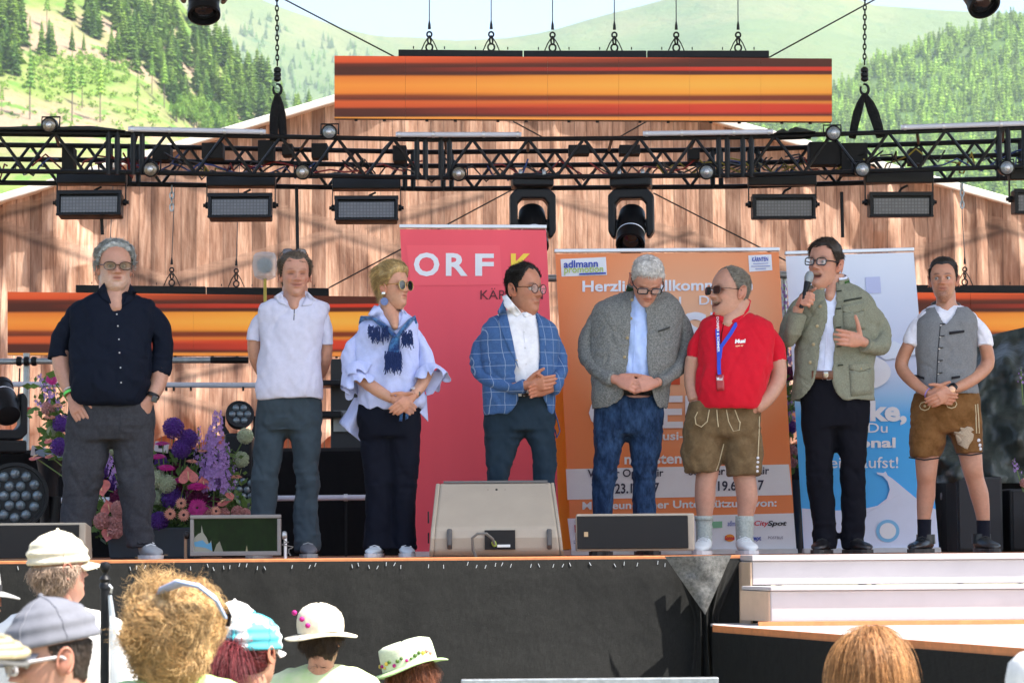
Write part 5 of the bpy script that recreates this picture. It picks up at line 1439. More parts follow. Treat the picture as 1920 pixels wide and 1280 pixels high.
def make_hair(sp, Xh, Yh, Z, M, seed, parent, name='hair'):
 """sp: mask(x,y,z), thick(x,y,z), mat, flow(x,y,z), n, L, r, curl"""
 rr = random.Random(seed)
 pts_ = np.stack([Xh, Yh, Z], -1)
 c = np.array([0, .004, .125]); nrm = pts_ - c; nrm /= np.linalg.norm(nrm, axis=-1, keepdims=True)
 msk = np.minimum(sp['mask'](Xh, Yh, Z), (sp.get('cap', 1) - Z) / .008) + .12 * vnoise(pts_, 70, seed)
 th = sp['thick'](Xh, Yh, Z) if callable(sp['thick']) else sp['thick']
 off = -.004 + (th + .004) * smooth01(msk)
 off = off + th * sp.get('rough', .35) * fbm(pts_, sp.get('rscale', 55), seed, 3) * smooth01(msk)
 hv = pts_ + nrm * off[..., None]
 nr, na = Xh.shape
 ok = (msk > 0.0)
 mb = MB(); fs = []
 for k in range(nr - 1):
  for i in range(na):
   j = (i + 1) % na
   if ok[k, i] and ok[k, j] and ok[k + 1, i] and ok[k + 1, j]: fs.append((k * na + i, k * na + j, (k + 1) * na + j, (k + 1) * na + i))
 if ok[-1].all(): fs.append(tuple(range((nr - 1) * na, nr * na)))
 tn = .75 + .35 * fbm(pts_, 90, seed + 1, 2)
 flat = hv.reshape(-1, 3)
 used = sorted(set(i for f in fs for i in f)); mp_ = {o: n for n, o in enumerate(used)}
 Mn = np.array(M.to_3x3()); Mt = np.array(M.translation)
 tr_ = lambda a: a @ Mn.T + Mt
 mb.add(tr_(flat[used]), [tuple(mp_[i] for i in f) for f in fs], np.repeat(np.clip(tn, .3, 1.4).reshape(-1)[used][:, None], 3, 1))
 cand = np.argwhere(msk > .12); ks = M.to_scale()[0]
 if len(cand):
  g_ = np.random.default_rng(seed)
  Xc, Yc, Zc = Xh[cand[:, 0], cand[:, 1]], Yh[cand[:, 0], cand[:, 1]], Z[cand[:, 0], cand[:, 1]]
  wts = np.maximum(.02, np.hypot(Xc, Yc)) * np.where(Zc < .2, 1.0, .45); wts /= wts.sum()
  pick = cand[g_.choice(len(cand), sp.get('n', 500), p=wts)]; N = len(pick)
  n_ = nrm[pick[:, 0], pick[:, 1]]; p = hv[pick[:, 0], pick[:, 1]] - n_ * .002 + g_.normal(0, .0015, (N, 3))
  q = pts_[pick[:, 0], pick[:, 1]]
  fl = np.array([sp['flow'](*t) for t in q]); fl = fl - n_ * (fl * n_).sum(1, keepdims=True)
  clump = np.stack([vnoise(q, sp.get('cscale', 40), seed + t) for t in range(3)], -1) * sp.get('clump', .35)
  d = nrmz(fl) + n_ * sp.get('lift', .3) + clump + g_.normal(0, 1, (N, 3)) * sp.get('mess', .18)
  tn = g_.uniform(*sp.get('tone', (.6, 1.35)), N) * (1 + .35 * vnoise(q, 55, seed + 11))
  tint_ = np.repeat(tn[:, None], 3, 1)
  if sp.get('mixc'):
   sel = g_.random(N) < sp['mixc'][0]; tint_[sel] *= np.array(sp['mixc'][1])
  cu = sp.get('curl')
  strands(mb, tr_(p), d @ Mn.T, n_ @ Mn.T, sp['L'] * g_.uniform(.6, 1.2, N) * ks, sp.get('r', .0012) * ks, sp.get('seg', 4), (cu[0] * ks, cu[1]) if cu else None, tint_, sp.get('grav', 0), seed, sp.get('bend', .35), sp.get('coh', 0))
 return mb.build(name, sp['mat'], parent, smooth='all')
def hand_parts(mb, w, f, s, n, curl, k=1.0, fingers=True, spread=0.0, thumb=(.6, .75, .1), tcurl=.35):
 """w wrist, f finger direction, s thumb side, n palm normal (curl direction)"""
 w = Vector(w); f = Vector(f).normalized(); s = Vector(s); s = (s - f * s.dot(f)).normalized(); n = Vector(n); n = (n - f * n.dot(f) - s * n.dot(s)).normalized()
 # palm
 rs = []
 for (t, hw, ht) in ((-.012, .024, .019), (.012, .028, .019), (.04, .038, .0175), (.075, .042, .015), (.098, .040, .0115)):
  c = w + f * t * k; rs.append([tuple(c + s * (hw * k * math.cos(a)) + n * (ht * k * math.sin(a))) for a in np.linspace(0, 2 * math.pi, 14, endpoint=False)])
 mb.rings(rs)
 if fingers:
  for i, (off, L) in enumerate(((.030, .074), (.010, .083), (-.011, .077), (-.030, .060))):
   p = w + (f * .090 + s * off) * k; ang = .12; pts_ = [p]
   fd = (f + s * (off * spread * 12)).normalized()
   for sg, ln in enumerate((.45, .32, .26)):
    ang += curl[i] * (.8, 1.0, .7)[sg]
    p = p + (fd * math.cos(ang) + n * math.sin(ang)) * (L * ln * k); pts_.append(p)
   mb.tube(pts_, [.0105 * k, .0098 * k, .0088 * k, .0072 * k], 8, roundcap=True)
  td = (f * thumb[0] + s * thumb[1] + n * thumb[2]).normalized(); p = w + (f * .022 + s * .026) * k; pts_ = [p]
  for ln in (.042, .034, .028):
   p = p + td * ln * k; pts_.append(p); td = (td + f * tcurl + n * tcurl * .5).normalized()
  mb.tube(pts_, [.0155 * k, .0128 * k, .0108 * k, .0085 * k], 8, roundcap=True)
def sil_rings(rings, D, n=28, sc=1.0, e=2.35):
 out = []
 for r in rings:
  row, xl, xr, b = r[:4]; yc = r[4] if len(r) > 4 else 0.0
  c = P((xl + xr) / 2, row, D + yc); a = (xr - xl) / 2 / FPX * (D + yc) * sc; bb = b * sc
  t = np.linspace(0, 2 * math.pi, n, endpoint=False)
  out.append(np.stack([c.x + a * sgnpow(np.cos(t), 2 / e), c.y + bb * sgnpow(np.sin(t), 2 / e), np.full(n, c.z)], -1))
 return out
def densify(rings, m=3):
 r = [np.array([*(q[:5] if len(q) > 4 else (*q[:4], 0.0)), *(q[5:7] if len(q) > 5 else ())], float) for q in rings]
 out = []
 for i in range(len(r) - 1):
  p0, p1, p2, p3 = r[max(i - 1, 0)], r[i], r[i + 1], r[min(i + 2, len(r) - 1)]
  for j in range(m):
   t = j / m
   out.append(.5 * ((2 * p1) + (-p0 + p2) * t + (2 * p0 - 5 * p1 + 4 * p2 - p3) * t * t + (-p0 + 3 * p1 - 3 * p2 + p3) * t ** 3))
 out.append(r[-1]); return out
def limb_pts(l, D, sc=1.0):
 p = [P(q[0], q[1], D + q[2]) for q in l]; r = [q[3] / FPX * D * sc for q in l]
 # catmull-rom
 P_, R_ = [], []
 for i in range(len(p) - 1):
  a, b, c, d = p[max(i - 1, 0)], p[i], p[i + 1], p[min(i + 2, len(p) - 1)]
  for j in range(4):
   t = j / 4
   P_.append(.5 * ((2 * b) + (c - a) * t + (2 * a - 5 * b + 4 * c - d) * t * t + (3 * b - a - 3 * c + d) * t ** 3)); R_.append(r[i] * (1 - t) + r[i + 1] * t)
 P_.append(p[-1]); R_.append(r[-1])
 return P_, R_
def open_shell(mb, rings, D, th=.014, n=40):
 """jacket body: outer + inner skin leaving a gap between pixel columns ol..or at the front"""
 outer, inner = [], []
 for q in densify(rings, 3):
  row, xl, xr, b, yc, ol, orr = q
  c = P((xl + xr) / 2, row, D + yc); s_ = (D + yc) / FPX; a = (xr - xl) / 2 * s_
  cx = (xl + xr) / 2
  ul = np.clip((ol - cx) * s_ / a, -.97, .97); ur = np.clip((orr - cx) * s_ / a, -.97, .97)
  e = 2.35
  inv = lambda u: math.acos(np.sign(u) * abs(u) ** (e / 2))
  t0 = -inv(ur); t1 = -inv(ul) + 2 * math.pi     # from right lapel edge, round the back, to the left lapel edge
  t = np.linspace(t0, t1, n)
  def ring(A, B): return np.stack([c.x + A * sgnpow(np.cos(t), 2 / e), c.y + B * sgnpow(np.sin(t), 2 / e), np.full(n, c.z)], -1)
  outer.append(ring(a, b)); inner.append(ring(a - th, b - th))
 rs = [np.concatenate([o, i[::-1]]) for o, i in zip(outer, inner)]
 mb.rings(rs)
def sleeve(l, cx, k=1.0):
 a = l[0]; r0 = a[3] * (k * .5 + .4)
 return [(a[0] + .45 * (cx - a[0]), a[1] + 8, a[2], r0 * .7), (a[0] + .04 * (cx - a[0]), a[1] + 5, a[2], r0 * .86)] + [(q[0], q[1], q[2], q[3] * (k if i < len(l) - 2 and q[3] > 17 else .5 + .5 * k if i < len(l) - 2 else .97)) for i, q in enumerate(l[1:])]
def garment(g, D, root, seed):
 pcs = []; vx, sm = g.get('voxel', .010), g.get('smooth', 7)
 mb = MB()
 for rg in g.get('rings', []): mb.rings(sil_rings(densify(rg), D))
 if g.get('shell'): open_shell(mb, g['shell'], D, g.get('th', .016))
 pcs.append(remesh(mb, vx, sm))
 ref = (g.get('rings') or [None])[0] or g.get('shell')
 for l in g.get('limbs', []):
  mb = MB(); cx = (ref[2][1] + ref[2][2]) / 2
  pp, rr = limb_pts(sleeve(l, cx, g.get('arm', 1.0)), D); mb.tube(pp, rr, 18); pcs.append(remesh(mb, .009, 5))
 if len(pcs) > 1:        # sleeves keep the armhole as a seam
  al = MB()
  for q in pcs: al.add(*mesh_arrays(q)); bpy.data.meshes.remove(q)
  me = al.mesh(g['name']); fix_normals(me)
 else: me = pcs[0]; me.name = g['name']
 v = mverts(me); nn = mnorm(me)
 amp = g.get('fold', .004)
 # crease relief: diagonal drag lines plus compression rings
 q1 = np.stack([v[:, 0] * 1.0 + v[:, 2] * .55, v[:, 1], v[:, 2] * .45 - v[:, 0] * .3], -1)
 q2 = np.stack([v[:, 0] * .45, v[:, 1] * .45, v[:, 2]], -1)
 q3 = np.stack([v[:, 0] * .9 - v[:, 2] * .5, v[:, 1], v[:, 2] * .5 + v[:, 0] * .3], -1)
 rdg = lambda n_: 1 - 2 * np.abs(n_)
 d = amp * (.9 * vnoise(q1, 11, seed) + .9 * rdg(vnoise(q1, 9, seed + 3)) * np.clip(vnoise(v, 5, seed + 5) + .35, 0, 1) + .8 * rdg(vnoise(q3, 12, seed + 8)) * np.clip(vnoise(v, 6, seed + 6) + .2, 0, 1) + .35 * vnoise(q1, 34, seed + 2) - .5)
 d = d * g.get('boost', 2.0)
 for qq, sd_ in ((q1, 21), (q3, 23)):
  d -= g.get('crease', .006) * np.clip(1 - np.abs(vnoise(qq, 7.5, seed + sd_)) * 6, 0, 1) * np.clip(vnoise(v, 5.5, seed + sd_ + 4) * 2 + .5, 0, 1)
 if g.get('comp'):
  for (row, span, a) in g['comp']:
   z0 = P(960, row, D).z; wz = np.exp(-((v[:, 2] - z0) / (span / FPX * D)) ** 2)
   d += a * wz * (1 - 2 * np.abs(vnoise(q2, 26, seed + 9)))
 if g.get('pleat'):
  z0 = P(960, g['pleat'][0], D).z
  d += g['pleat'][1] * smooth01((z0 - v[:, 2]) / .25) * np.sin(v[:, 0] * g['pleat'][2] + 3 * vnoise(v, 4, seed))
 set_verts(me, v + nn * d[:, None] - np.array(wloc(root)))
 o = bpy.data.objects.new(g['name'], me); COL.objects.link(o); o.parent = root
 me.materials.clear(); me.materials.append(g['mat'])
 me.polygons.foreach_set('use_smooth', [True] * len(me.polygons))
 return o
def shoe(root, px, row, D, toe, m_up, m_sole, L=.28, Wd=.098, H=.085, boot=0.0, name='shoe'):
 b = P(px, row, D); b.z = 0.004
 t = Vector(toe).normalized(); s = Vector((t.y, -t.x, 0))
 up = MB(); rs = []
 for (f, w, h) in ((-.30, .30, .55), (-.29, .62, .85), (-.20, .78, 1.0), (-.05, .82, 1.0), (.10, .86, .80), (.30, .98, .62), (.48, .98, .52), (.60, .80, .42), (.68, .45, .30), (.70, .2, .2)):
  c = b + t * (f * L)
  ring = []
  for a in np.linspace(0, 2 * math.pi, 16, endpoint=False):
   x_ = math.cos(a); z_ = math.sin(a)
   ring.append(tuple(c + s * (x_ * abs(x_) ** -.3 * w * Wd / 2 if abs(x_) > 1e-6 else 0) + Vector((0, 0, .018 + h * H * (.5 + .5 * z_)))))
  rs.append(ring)
 up.rings(rs)
 if boot: up.tube([b - t * .1 * L + Vector((0, 0, .05)), b - t * .1 * L + Vector((0, 0, .05 + boot))], [.056, .054], 14)
 o = up.build(name, m_up, root, True)
 so = MB(); pl = []
 for (f, w) in ((-.31, .25), (-.28, .7), (-.1, .84), (.1, .86), (.35, 1.05), (.5, 1.02), (.64, .75), (.71, .3)):
  pl.append((f, w))
 ptl = [b + t * (f * L) + s * (w * Wd / 2) for f, w in pl] + [b + t * (f * L) - s * (w * Wd / 2) for f, w in reversed(pl)]
 so.poly(ptl, .022, (0, 0, 1)); so.build('sole', m_sole, o, bevel=0)
 for f in (.02, .12, .22):
  la = MB(); c = b + t * (f * L) + Vector((0, 0, .022 + H * (1.0 - f * 1.4)))
  la.tube([c - s * .028 - Vector((0, 0, .006)), c + Vector((0, 0, .003)), c + s * .028 - Vector((0, 0, .006))], .0035, 5); la.build('lace', m_sole, o, True)
 return o
def glasses(root, M, style, m_fr, m_lens, k=1.0, name='glasses', shift=0.0):
 r_ = empty(name, M @ Vector((0, -.1, .117)), parent=root)
 off = Vector((0, 0, 0))
 def T(p): return M @ Vector(p)
 rx, rz, ex, th = {'panto': (.0265, .0190, 2.5, .0026), 'round': (.0235, .0215, 2.2, .0022), 'rect': (.0255, .0165, 4.0, .0026), 'big': (.028, .0265, 2.2, .0016), 'sun': (.0265, .0185, 3.2, .0020)}[style]
 for sx in (-1, 1):
  cx = sx * (rx + .0095); tt = np.linspace(0, 2 * math.pi, 25)
  loop = [T((cx + rx * float(sgnpow(np.cos(a), 2 / ex)), -.104 + .10 * (abs(cx + rx * math.cos(a))) ** 1.6 * 3.0, .117 + shift + rz * float(sgnpow(np.sin(a), 2 / ex)))) for a in tt]
  mb = MB(); mb.tube(loop, th * k, 6, cap=False); mb.build('rim', m_fr, r_, True)
  mb = MB(); mb.poly(loop[:-1]); mb.build('lens', m_lens, r_)
  xo = sx * (2 * rx + .009)
  mb = MB(); mb.tube([T((xo, -.104 + .3 * abs(xo) ** 1.6, .122 + shift)), T((sx * .078, -.06, .123 + shift)), T((sx * .0800, .005, .121 + shift)), T((sx * .078, .022, .108 + shift))], th * k, 6); mb.build('temple', m_fr, r_, True)
 mb = MB(); mb.tube([T((-.0105, -.104, .121 + shift)), T((0, -.107, .123 + shift)), T((.0105, -.104, .121 + shift))], th * k, 6); mb.build('bridge', m_fr, r_, True)
 return r_
def head_matrix(h, D):
 (cx, cy), hp = h['c'], h['h']
 k = hp / FPX * D / .235
 c = P(cx, cy, D + h.get('dy', 0))
 M = Matrix.Translation(c) @ Euler((0, 0, R(h.get('yaw', 0)))).to_matrix().to_4x4() @ Euler((R(h.get('pitch', 0)), 0, 0)).to_matrix().to_4x4() @ Euler((0, R(h.get('roll', 0)), 0)).to_matrix().to_4x4() @ Matrix.Scale(k, 4) @ Matrix.Translation((0, 0, -.117))
 return M, k
def add_head(mb, h, M):
 Xh, Yh, Z, T = head_grid(jaw=h.get('jaw', 1.0))
 wd_ = h.get('wide', 1.0); Xh = Xh * wd_; Yh = Yh * h.get('deep', .95)
 X2, Y2, Z2, tint = face(Xh, Yh, Z, T, h)
 v = np.stack([X2, Y2, Z2], -1).reshape(-1, 3); Mn = np.array(M.to_3x3()); Mt = np.array(M.translation)
 mb.add(v @ Mn.T + Mt, grid_faces(*Xh.shape), tint.reshape(-1, 3))
 for sx in (-1, 1):      # ears
  e = MB()
  e.sphere((0, 0, 0), 1.0, 14, 10)
  q = e.v[0] * np.array([.0085, .020, .033]); q[:, 0] += -.004 * (np.abs(q[:, 2] - .004) < .014) * (np.abs(q[:, 1]) < .010) * (1)
  q[:, 1] += q[:, 2] * .25; ca, sa = math.cos(.45), math.sin(.45)
  x_ = q[:, 0] * ca + q[:, 1] * sa; y_ = -q[:, 0] * sa + q[:, 1] * ca
  q = np.stack([sx * (x_ + .0765 * wd_), y_ + .012, q[:, 2] + .108], -1)
  mb.add(q @ Mn.T + Mt, e.f, np.tile((1.04, .84, .80), (len(q), 1)))
  rim = [(sx * (.0775 * wd_ + .006 * math.sin(t) ** 2 + .006), .012 + .019 * math.cos(t) + .006 * math.sin(t), .108 + .031 * math.sin(t)) for t in np.linspace(-1.3, 3.6, 14)]
  mb.tube([M @ Vector(p) for p in rim], .0036 * M.to_scale()[0], 5, col=(1.02, .8, .76))
 return Xh, Yh, Z
def add_eyes(h, M, root):
 if h.get('closed') or h.get('noeyes'): return
 for sx in (-1, 1):
  e = MB(); e.sphere((0, 0, 0), .0122, 18, 14); v = e.v[0]
  lk = Vector(h.get('look', (0, -1, 0))).normalized(); dd = (v / .0122) @ np.array(lk)
  t = np.where((dd > .965)[:, None], np.array([[.015, .012, .012]]), np.where((dd > .84)[:, None], np.array([h.get('iris', (.16, .10, .06))]), np.array([[.42, .38, .36]])))
  Mn = np.array(M.to_3x3()); Mt = np.array(M.translation)
  mb = MB(); mb.add((v + np.array([sx * .031, -.0645, .1165])) @ Mn.T + Mt, e.f, t); mb.build('eye', EYEM, root, smooth='all')
def build_person(S):
 D = S['D']; root = empty('person', Vector((P(S['foot'][0], S['foot'][1], D).x, D, 0.0)), S['label'], 'person', 'people standing in a row on the stage')
 M, k = head_matrix(S['head'], D)
 body = MB()
 # hidden core so that the figure is one body under its clothes
 core = MB()
 for rg in S.get('core', []): core.rings(sil_rings(densify(rg[:-1]), D, 20, .78))
 cxx = (S['core'][0][2][1] + S['core'][0][2][2]) / 2
 for l in S.get('core_limbs', []):
  if l[0][1] < 700: l = sleeve(l, cxx, .75)
  pp, rr = limb_pts(l, D, .5); core.tube(pp, rr, 12)
 for l in S['skin']:
  pp, rr = limb_pts(l, D); core.tube(pp, rr, 16)
 nk = S['neck']; pp, rr = limb_pts(nk, D); core.tube(pp, rr, 18)
 me = remesh(core, .0085, 5); v, f = mesh_arrays(me); bpy.data.meshes.remove(me)
 body.add(v, f, np.ones_like(v))
 hm = MB()
 for hd in S.get('hands', []):
  a = dict(hd); w = P(a['w'][0], a['w'][1], D + a['w'][2])
  hand_parts(hm, w, a['f'], a['s'], a['n'], a['curl'], a.get('k', 1.0), a.get('fingers', True), a.get('spread', 0), a.get('thumb', (.6, .75, .1)), a.get('tcurl', .35))
 if hm.v:
  me = remesh(hm, .0042, 3); v, f = mesh_arrays(me); bpy.data.meshes.remove(me)
  body.add(v, f, np.tile((1.0, .93, .92), (len(v), 1)))
 Xh, Yh, Z = add_head(body, S['head'], M)
 body.build('body', skin_mat(*S['skinmat']), root, smooth='all')
 add_eyes(S['head'], M, root)
 for i, hs in enumerate(S['hair']): make_hair(hs, Xh, Yh, Z, M, S['seed'] + i, root)
 for g_ in S['clothes']: garment(g_, D, root, S['seed'])
 set_bvh(root, P(960, S['neck'][-1][1] + 12, D).z)
 if S.get('extra'): S['extra'](root, D, M @ Matrix.Diagonal((S['head'].get('wide', 1.0), S['head'].get('deep', .95), 1, 1)), k)
 BVH[0] = None
 return root
from mathutils.bvhtree import BVHTree
BVH = [None]
def set_bvh(root, zsh=0):
 vs_, fs, b = [], [], 0
 bpy.context.view_layer.update()
 for c in root.children:
  if c.type != 'MESH' or c.name.split('.')[0] in ('hair', 'eye', 'body'): continue
  a = mverts(c.data) + np.array(wloc(c)); vs_.append(a)
  fs += [tuple(i + b for i in p.vertices) for p in c.data.polygons]; b += len(a)
 BVH[0] = BVHTree.FromPolygons(np.concatenate(vs_).tolist(), fs)
CAMP = Vector((0, 0, CAMZ))
def proj(p, lift=.004, tol=.22):
 if BVH[0] is None: return p
 d = (Vector(p) - CAMP); n = d.normalized()
 h = BVH[0].ray_cast(CAMP, n)
 if h[0] is None or abs(h[0].y - p[1]) > tol: return Vector(p)
 return h[0] - n * lift
def flap(root, D, pts_, m_, name, th=.006, flat=True):
 bm = bmesh.new(); q = [bm.verts.new(P(x, y, D + d)) for x, y, d in pts_]; bm.faces.new(q)
 bmesh.ops.triangulate(bm, faces=bm.faces[:])
 for _ in range(2): bmesh.ops.subdivide_edges(bm, edges=bm.edges[:], cuts=1, use_grid_fill=True)
 for v in bm.verts: v.co = proj(v.co.copy(), .003)
 for _ in range(2): bmesh.ops.smooth_vert(bm, verts=bm.verts[:], factor=.3, use_axis_x=False, use_axis_y=True, use_axis_z=False)
 off = wloc(root)
 for v in bm.verts: v.co -= off + Vector((0, .002, 0))
 me = bpy.data.meshes.new(name); bm.to_mesh(me); bm.free()
 o = link(name, me, m_, root, smooth='all'); sm = o.modifiers.new('t', 'SOLIDIFY'); sm.thickness = min(th, .005); sm.offset = 0
 return o
def buttons(root, D, lst, m_, r=.006, name='button'):
 for x, y, d in lst:
  p = proj(P(x, y, D + d), .002); mb = MB(); mb.lathe(p + Vector((0, .004, 0)), [(r * .9, 0), (r, .002), (r, .006), (r * .6, .008)], (0, -1, 0), 10); mb.build(name, m_, root, True)
def band(root, pts_, r, m_, name):
 mb = MB(); mb.tube([proj(Vector(p), r * .6) for p in pts_], r, 8); return mb.build(name, m_, root, True)
def wrist_band(root, p, axis, rad, wid, m_, name, n=18, face_=None):
 mb = MB(); mb.lathe(Vector(p) - Vector(axis).normalized() * wid / 2, [(rad, 0), (rad * 1.08, .002), (rad * 1.08, wid - .002), (rad, wid)], axis, n, cap=False); return mb.build(name, m_, root, True)
def neck_ring(root, c, ra, rb, h, m_, name, a0, a1, tilt=0.0, th=.006, n=26, flare=.0):
 """collar band round the neck from angle a0 to a1 (0 = image right, -90 = front)"""
 rs = []
 t = np.linspace(R(a0), R(a1), n)
 outer0 = np.stack([c.x + ra * np.cos(t), c.y + rb * np.sin(t), c.z + tilt * np.sin(t)], -1)
 outer1 = np.stack([c.x + ra * (1 + flare) * np.cos(t), c.y + rb * (1 + flare) * np.sin(t), c.z + h + tilt * np.sin(t)], -1)
 i1 = np.stack([c.x + (ra * (1 + flare) - th) * np.cos(t), c.y + (rb * (1 + flare) - th) * np.sin(t), c.z + h + tilt * np.sin(t)], -1)
 i0 = np.stack([c.x + (ra - th) * np.cos(t), c.y + (rb - th) * np.sin(t), c.z + tilt * np.sin(t)], -1)
 mb = MB(); secs = [np.array([outer0[i], outer1[i], i1[i], i0[i]]) for i in range(n)]
 mb.rings(secs); return mb.build(name, m_, root, smooth=True)
# ------------------------------------------------------------------ the eight on stage
CLEAR = mat('clear_glass', (.9, .92, .94), .05, var=.01, alpha=.16, coat=.5)
TINT_BR = mat('brown_tinted_glass', (.10, .08, .04), .08, var=.05, alpha=.55, coat=1)
SUNG = mat('sunglass', (.012, .013, .016), .06, var=.1, coat=1)
FR_BR = mat('tortoise_frame', (.05, .02, .014), .25, var=.3, coat=.5); FR_BK = mat('black_frame', (.012, .012, .014), .25, coat=.5); FR_GD = mat('gold_frame', (.6, .42, .16), .25, .8)
BTN_W = mat('pearl_button', (.6, .6, .62), .3); BTN_G = mat('antler_button', (.30, .24, .13), .35, .3, var=.3)
SOLE_W = mat('white_sole', (.62, .64, .66), .5); SOLE_B = mat('black_sole', (.02, .02, .02), .5)
def dirv(*a): return Vector(a)
# --- 1 large man in navy shirt
NAVY = fabric('navy_shirt', (.0045, .0075, .017), wr=.6, rough=.8, sheen=0, wscale=7); CHAR = fabric('charcoal_chino', (.034, .036, .043), wr=.6, sheen=.02, mottle=(60, (.046, .048, .056)), wscale=8)
def x1(root, D, M, k):
 flap(root, D, [(196, 530, -.07), (183, 545, -.06), (190, 560, -.10), (210, 571, -.132), (203, 552, -.105)], NAVY, 'collar_flap')
 flap(root, D, [(244, 532, -.07), (256, 549, -.07), (250, 562, -.10), (228, 576, -.137), (238, 553, -.11)], NAVY, 'collar_flap')
 neck_ring(root, P(218, 554, D + .015), .102, .092, .038, NAVY, 'collar_band', -30, 210)
 buttons(root, D, [(219, 589, -.135), (221, 611, -.148), (223, 636, -.168), (224, 661, -.188), (226, 689, -.206), (227, 717, -.212)], BTN_W, .0045)
 glasses(root, M, 'panto', FR_BR, TINT_BR, 1.2)
 wrist_band(root, P(133, 736, D - .065), (.35, -.3, -1), .039, .018, mat('green_wristband', (.10, .62, .10), .4), 'green_wristband'); wrist_band(root, P(132, 730, D - .06), (.35, -.3, -1), .037, .01, WHITE, 'white_wristband')
 o = wrist_band(root, P(286, 742, D - .055), (-.35, -.3, -1), .037, .022, BLACK, 'watch_strap'); p = P(290, 748, D - .1); mb = MB(); mb.box(p, (.034, .016, .038), Matrix.Rotation(.3, 3, 'Y')); mb.build('watch', GLASSB, root, bevel=.006)
 for dx in (0,): band(root, [P(226, 770, D - .135), P(226, 800, D - .125), P(222, 818, D - .11)], .003, CHAR, 'fly_seam')
 shoe(root, 277, 1042, D - .02, (.45, -1, 0), mat('grey_sneaker', (.30, .33, .35), .6, bump=.3, bscale=120), SOLE_W); shoe(root, 146, 1044, D, (-.25, -1, 0), MATS['grey_sneaker'], SOLE_W)
 band(root, [P(258 + i * 4, 1016 + (i % 2) * 3, D - .08) for i in range(8)], .006, CHAR, 'trouser_hem')
T1 = [(547, 184, 250, .075, .02), (555, 162, 272, .09, .02), (566, 138, 291, .105, .015), (590, 128, 298, .125, .005), (630, 130, 290, .15, -.01), (680, 130, 285, .175, -.03), (725, 128, 282, .18, -.035), (755, 134, 278, .168, -.03), (765, 142, 270, .14, -.02)]
S1L = [(146, 580, .01, 25), (123, 620, .02, 25), (113, 655, .02, 23), (112, 673, .015, 24)]; S1R = [(284, 580, .01, 25), (299, 620, .02, 24), (303, 665, .02, 22), (298, 702, 0, 21)]
L1 = [(812, 121, 212, .10), (860, 121, 203, .10), (900, 118, 193, .095), (950, 115, 180, .085), (1000, 115, 172, .08), (1036, 116, 172, .08)]; L1b = [(812, 205, 291, .10), (860, 214, 290, .10), (900, 218, 290, .095), (950, 226, 287, .085), (1000, 234, 288, .075), (1027, 238, 292, .08)]
PV1 = [(742, 132, 283, .15, -.01), (770, 126, 290, .145), (800, 122, 290, .14), (826, 124, 288, .12)]
hair1 = dict(mask=hairline([(0,.212),(30,.208),(50,.186),(65,.150),(80,.112),(100,.095),(120,.055),(180,.03)]), thick=lambda x, y, z: .005 + .012 * np.clip((z - .10) / .08, 0, 1), mat=hair_mat('grey_curls', (.40, .42, .40)), rough=0.15, rscale=50, flow=lambda x, y, z: (x * 3, .4, .25 if z > .15 else -.8), n=4600, L=0.026, r=0.0012, seg=6, curl=(.006, 7), lift=.55, mess=0.3, tone=(.6, 1.35), clump=0.5)
build_person(dict(D=15.0, foot=(215, 1042), label='large man with grey curly hair in dark navy shirt, hand in pocket', seed=21, skinmat=('skin_fair', (.47, .262, .185)),
 head=dict(c=(215, 501), h=91, yaw=17, pitch=2, wide=1.06, jaw=1.3, beard=((1.08, 1.42, 1.58), 'full', .8), brow=(.62, .66, .66), lip=(.84, .50, .48), chin=1.0, noeyes=False),
 neck=[(216, 520, .03, 30), (216, 548, .01, 31), (217, 570, -.055, 18), (219, 582, -.105, 7)], core=[T1, PV1], core_limbs=[S1L, S1R, [(165, 800, 0, 38), (150, 900, 0, 34), (143, 1030, 0, 22)], [(250, 800, 0, 38), (255, 900, 0, 34), (264, 1020, 0, 22)]],
 skin=[[(113, 660, .02, 18), (118, 695, -.01, 17), (132, 738, -.06, 11.5)], [(301, 690, .0, 18), (297, 720, -.02, 15), (284, 746, -.06, 11.5)]],
 hands=[dict(w=(134, 742, -.07), f=(.42, -.35, -.9), s=(.75, -.3, .3), n=(.2, .6, -.2), curl=[.16, .18, .2, .22], k=1.12, thumb=(.75, .5, .0), tcurl=.3), dict(w=(281, 748, -.065), f=(-.5, -.1, -.9), s=(-.8, -.4, .2), n=(-.2, 1, 0), curl=[.1] * 4, k=1.05, fingers=False)],
 hair=[hair1], clothes=[dict(name='trousers', mat=CHAR, rings=[PV1, L1, L1b], fold=.005, comp=[(1000, 30, .006), (900, 40, .005), (800, 40, .004)]), dict(arm=0.92, name='shirt', mat=NAVY, rings=[T1], limbs=[S1L, S1R], fold=.005, comp=[(668, 10, .004)])], extra=x1))
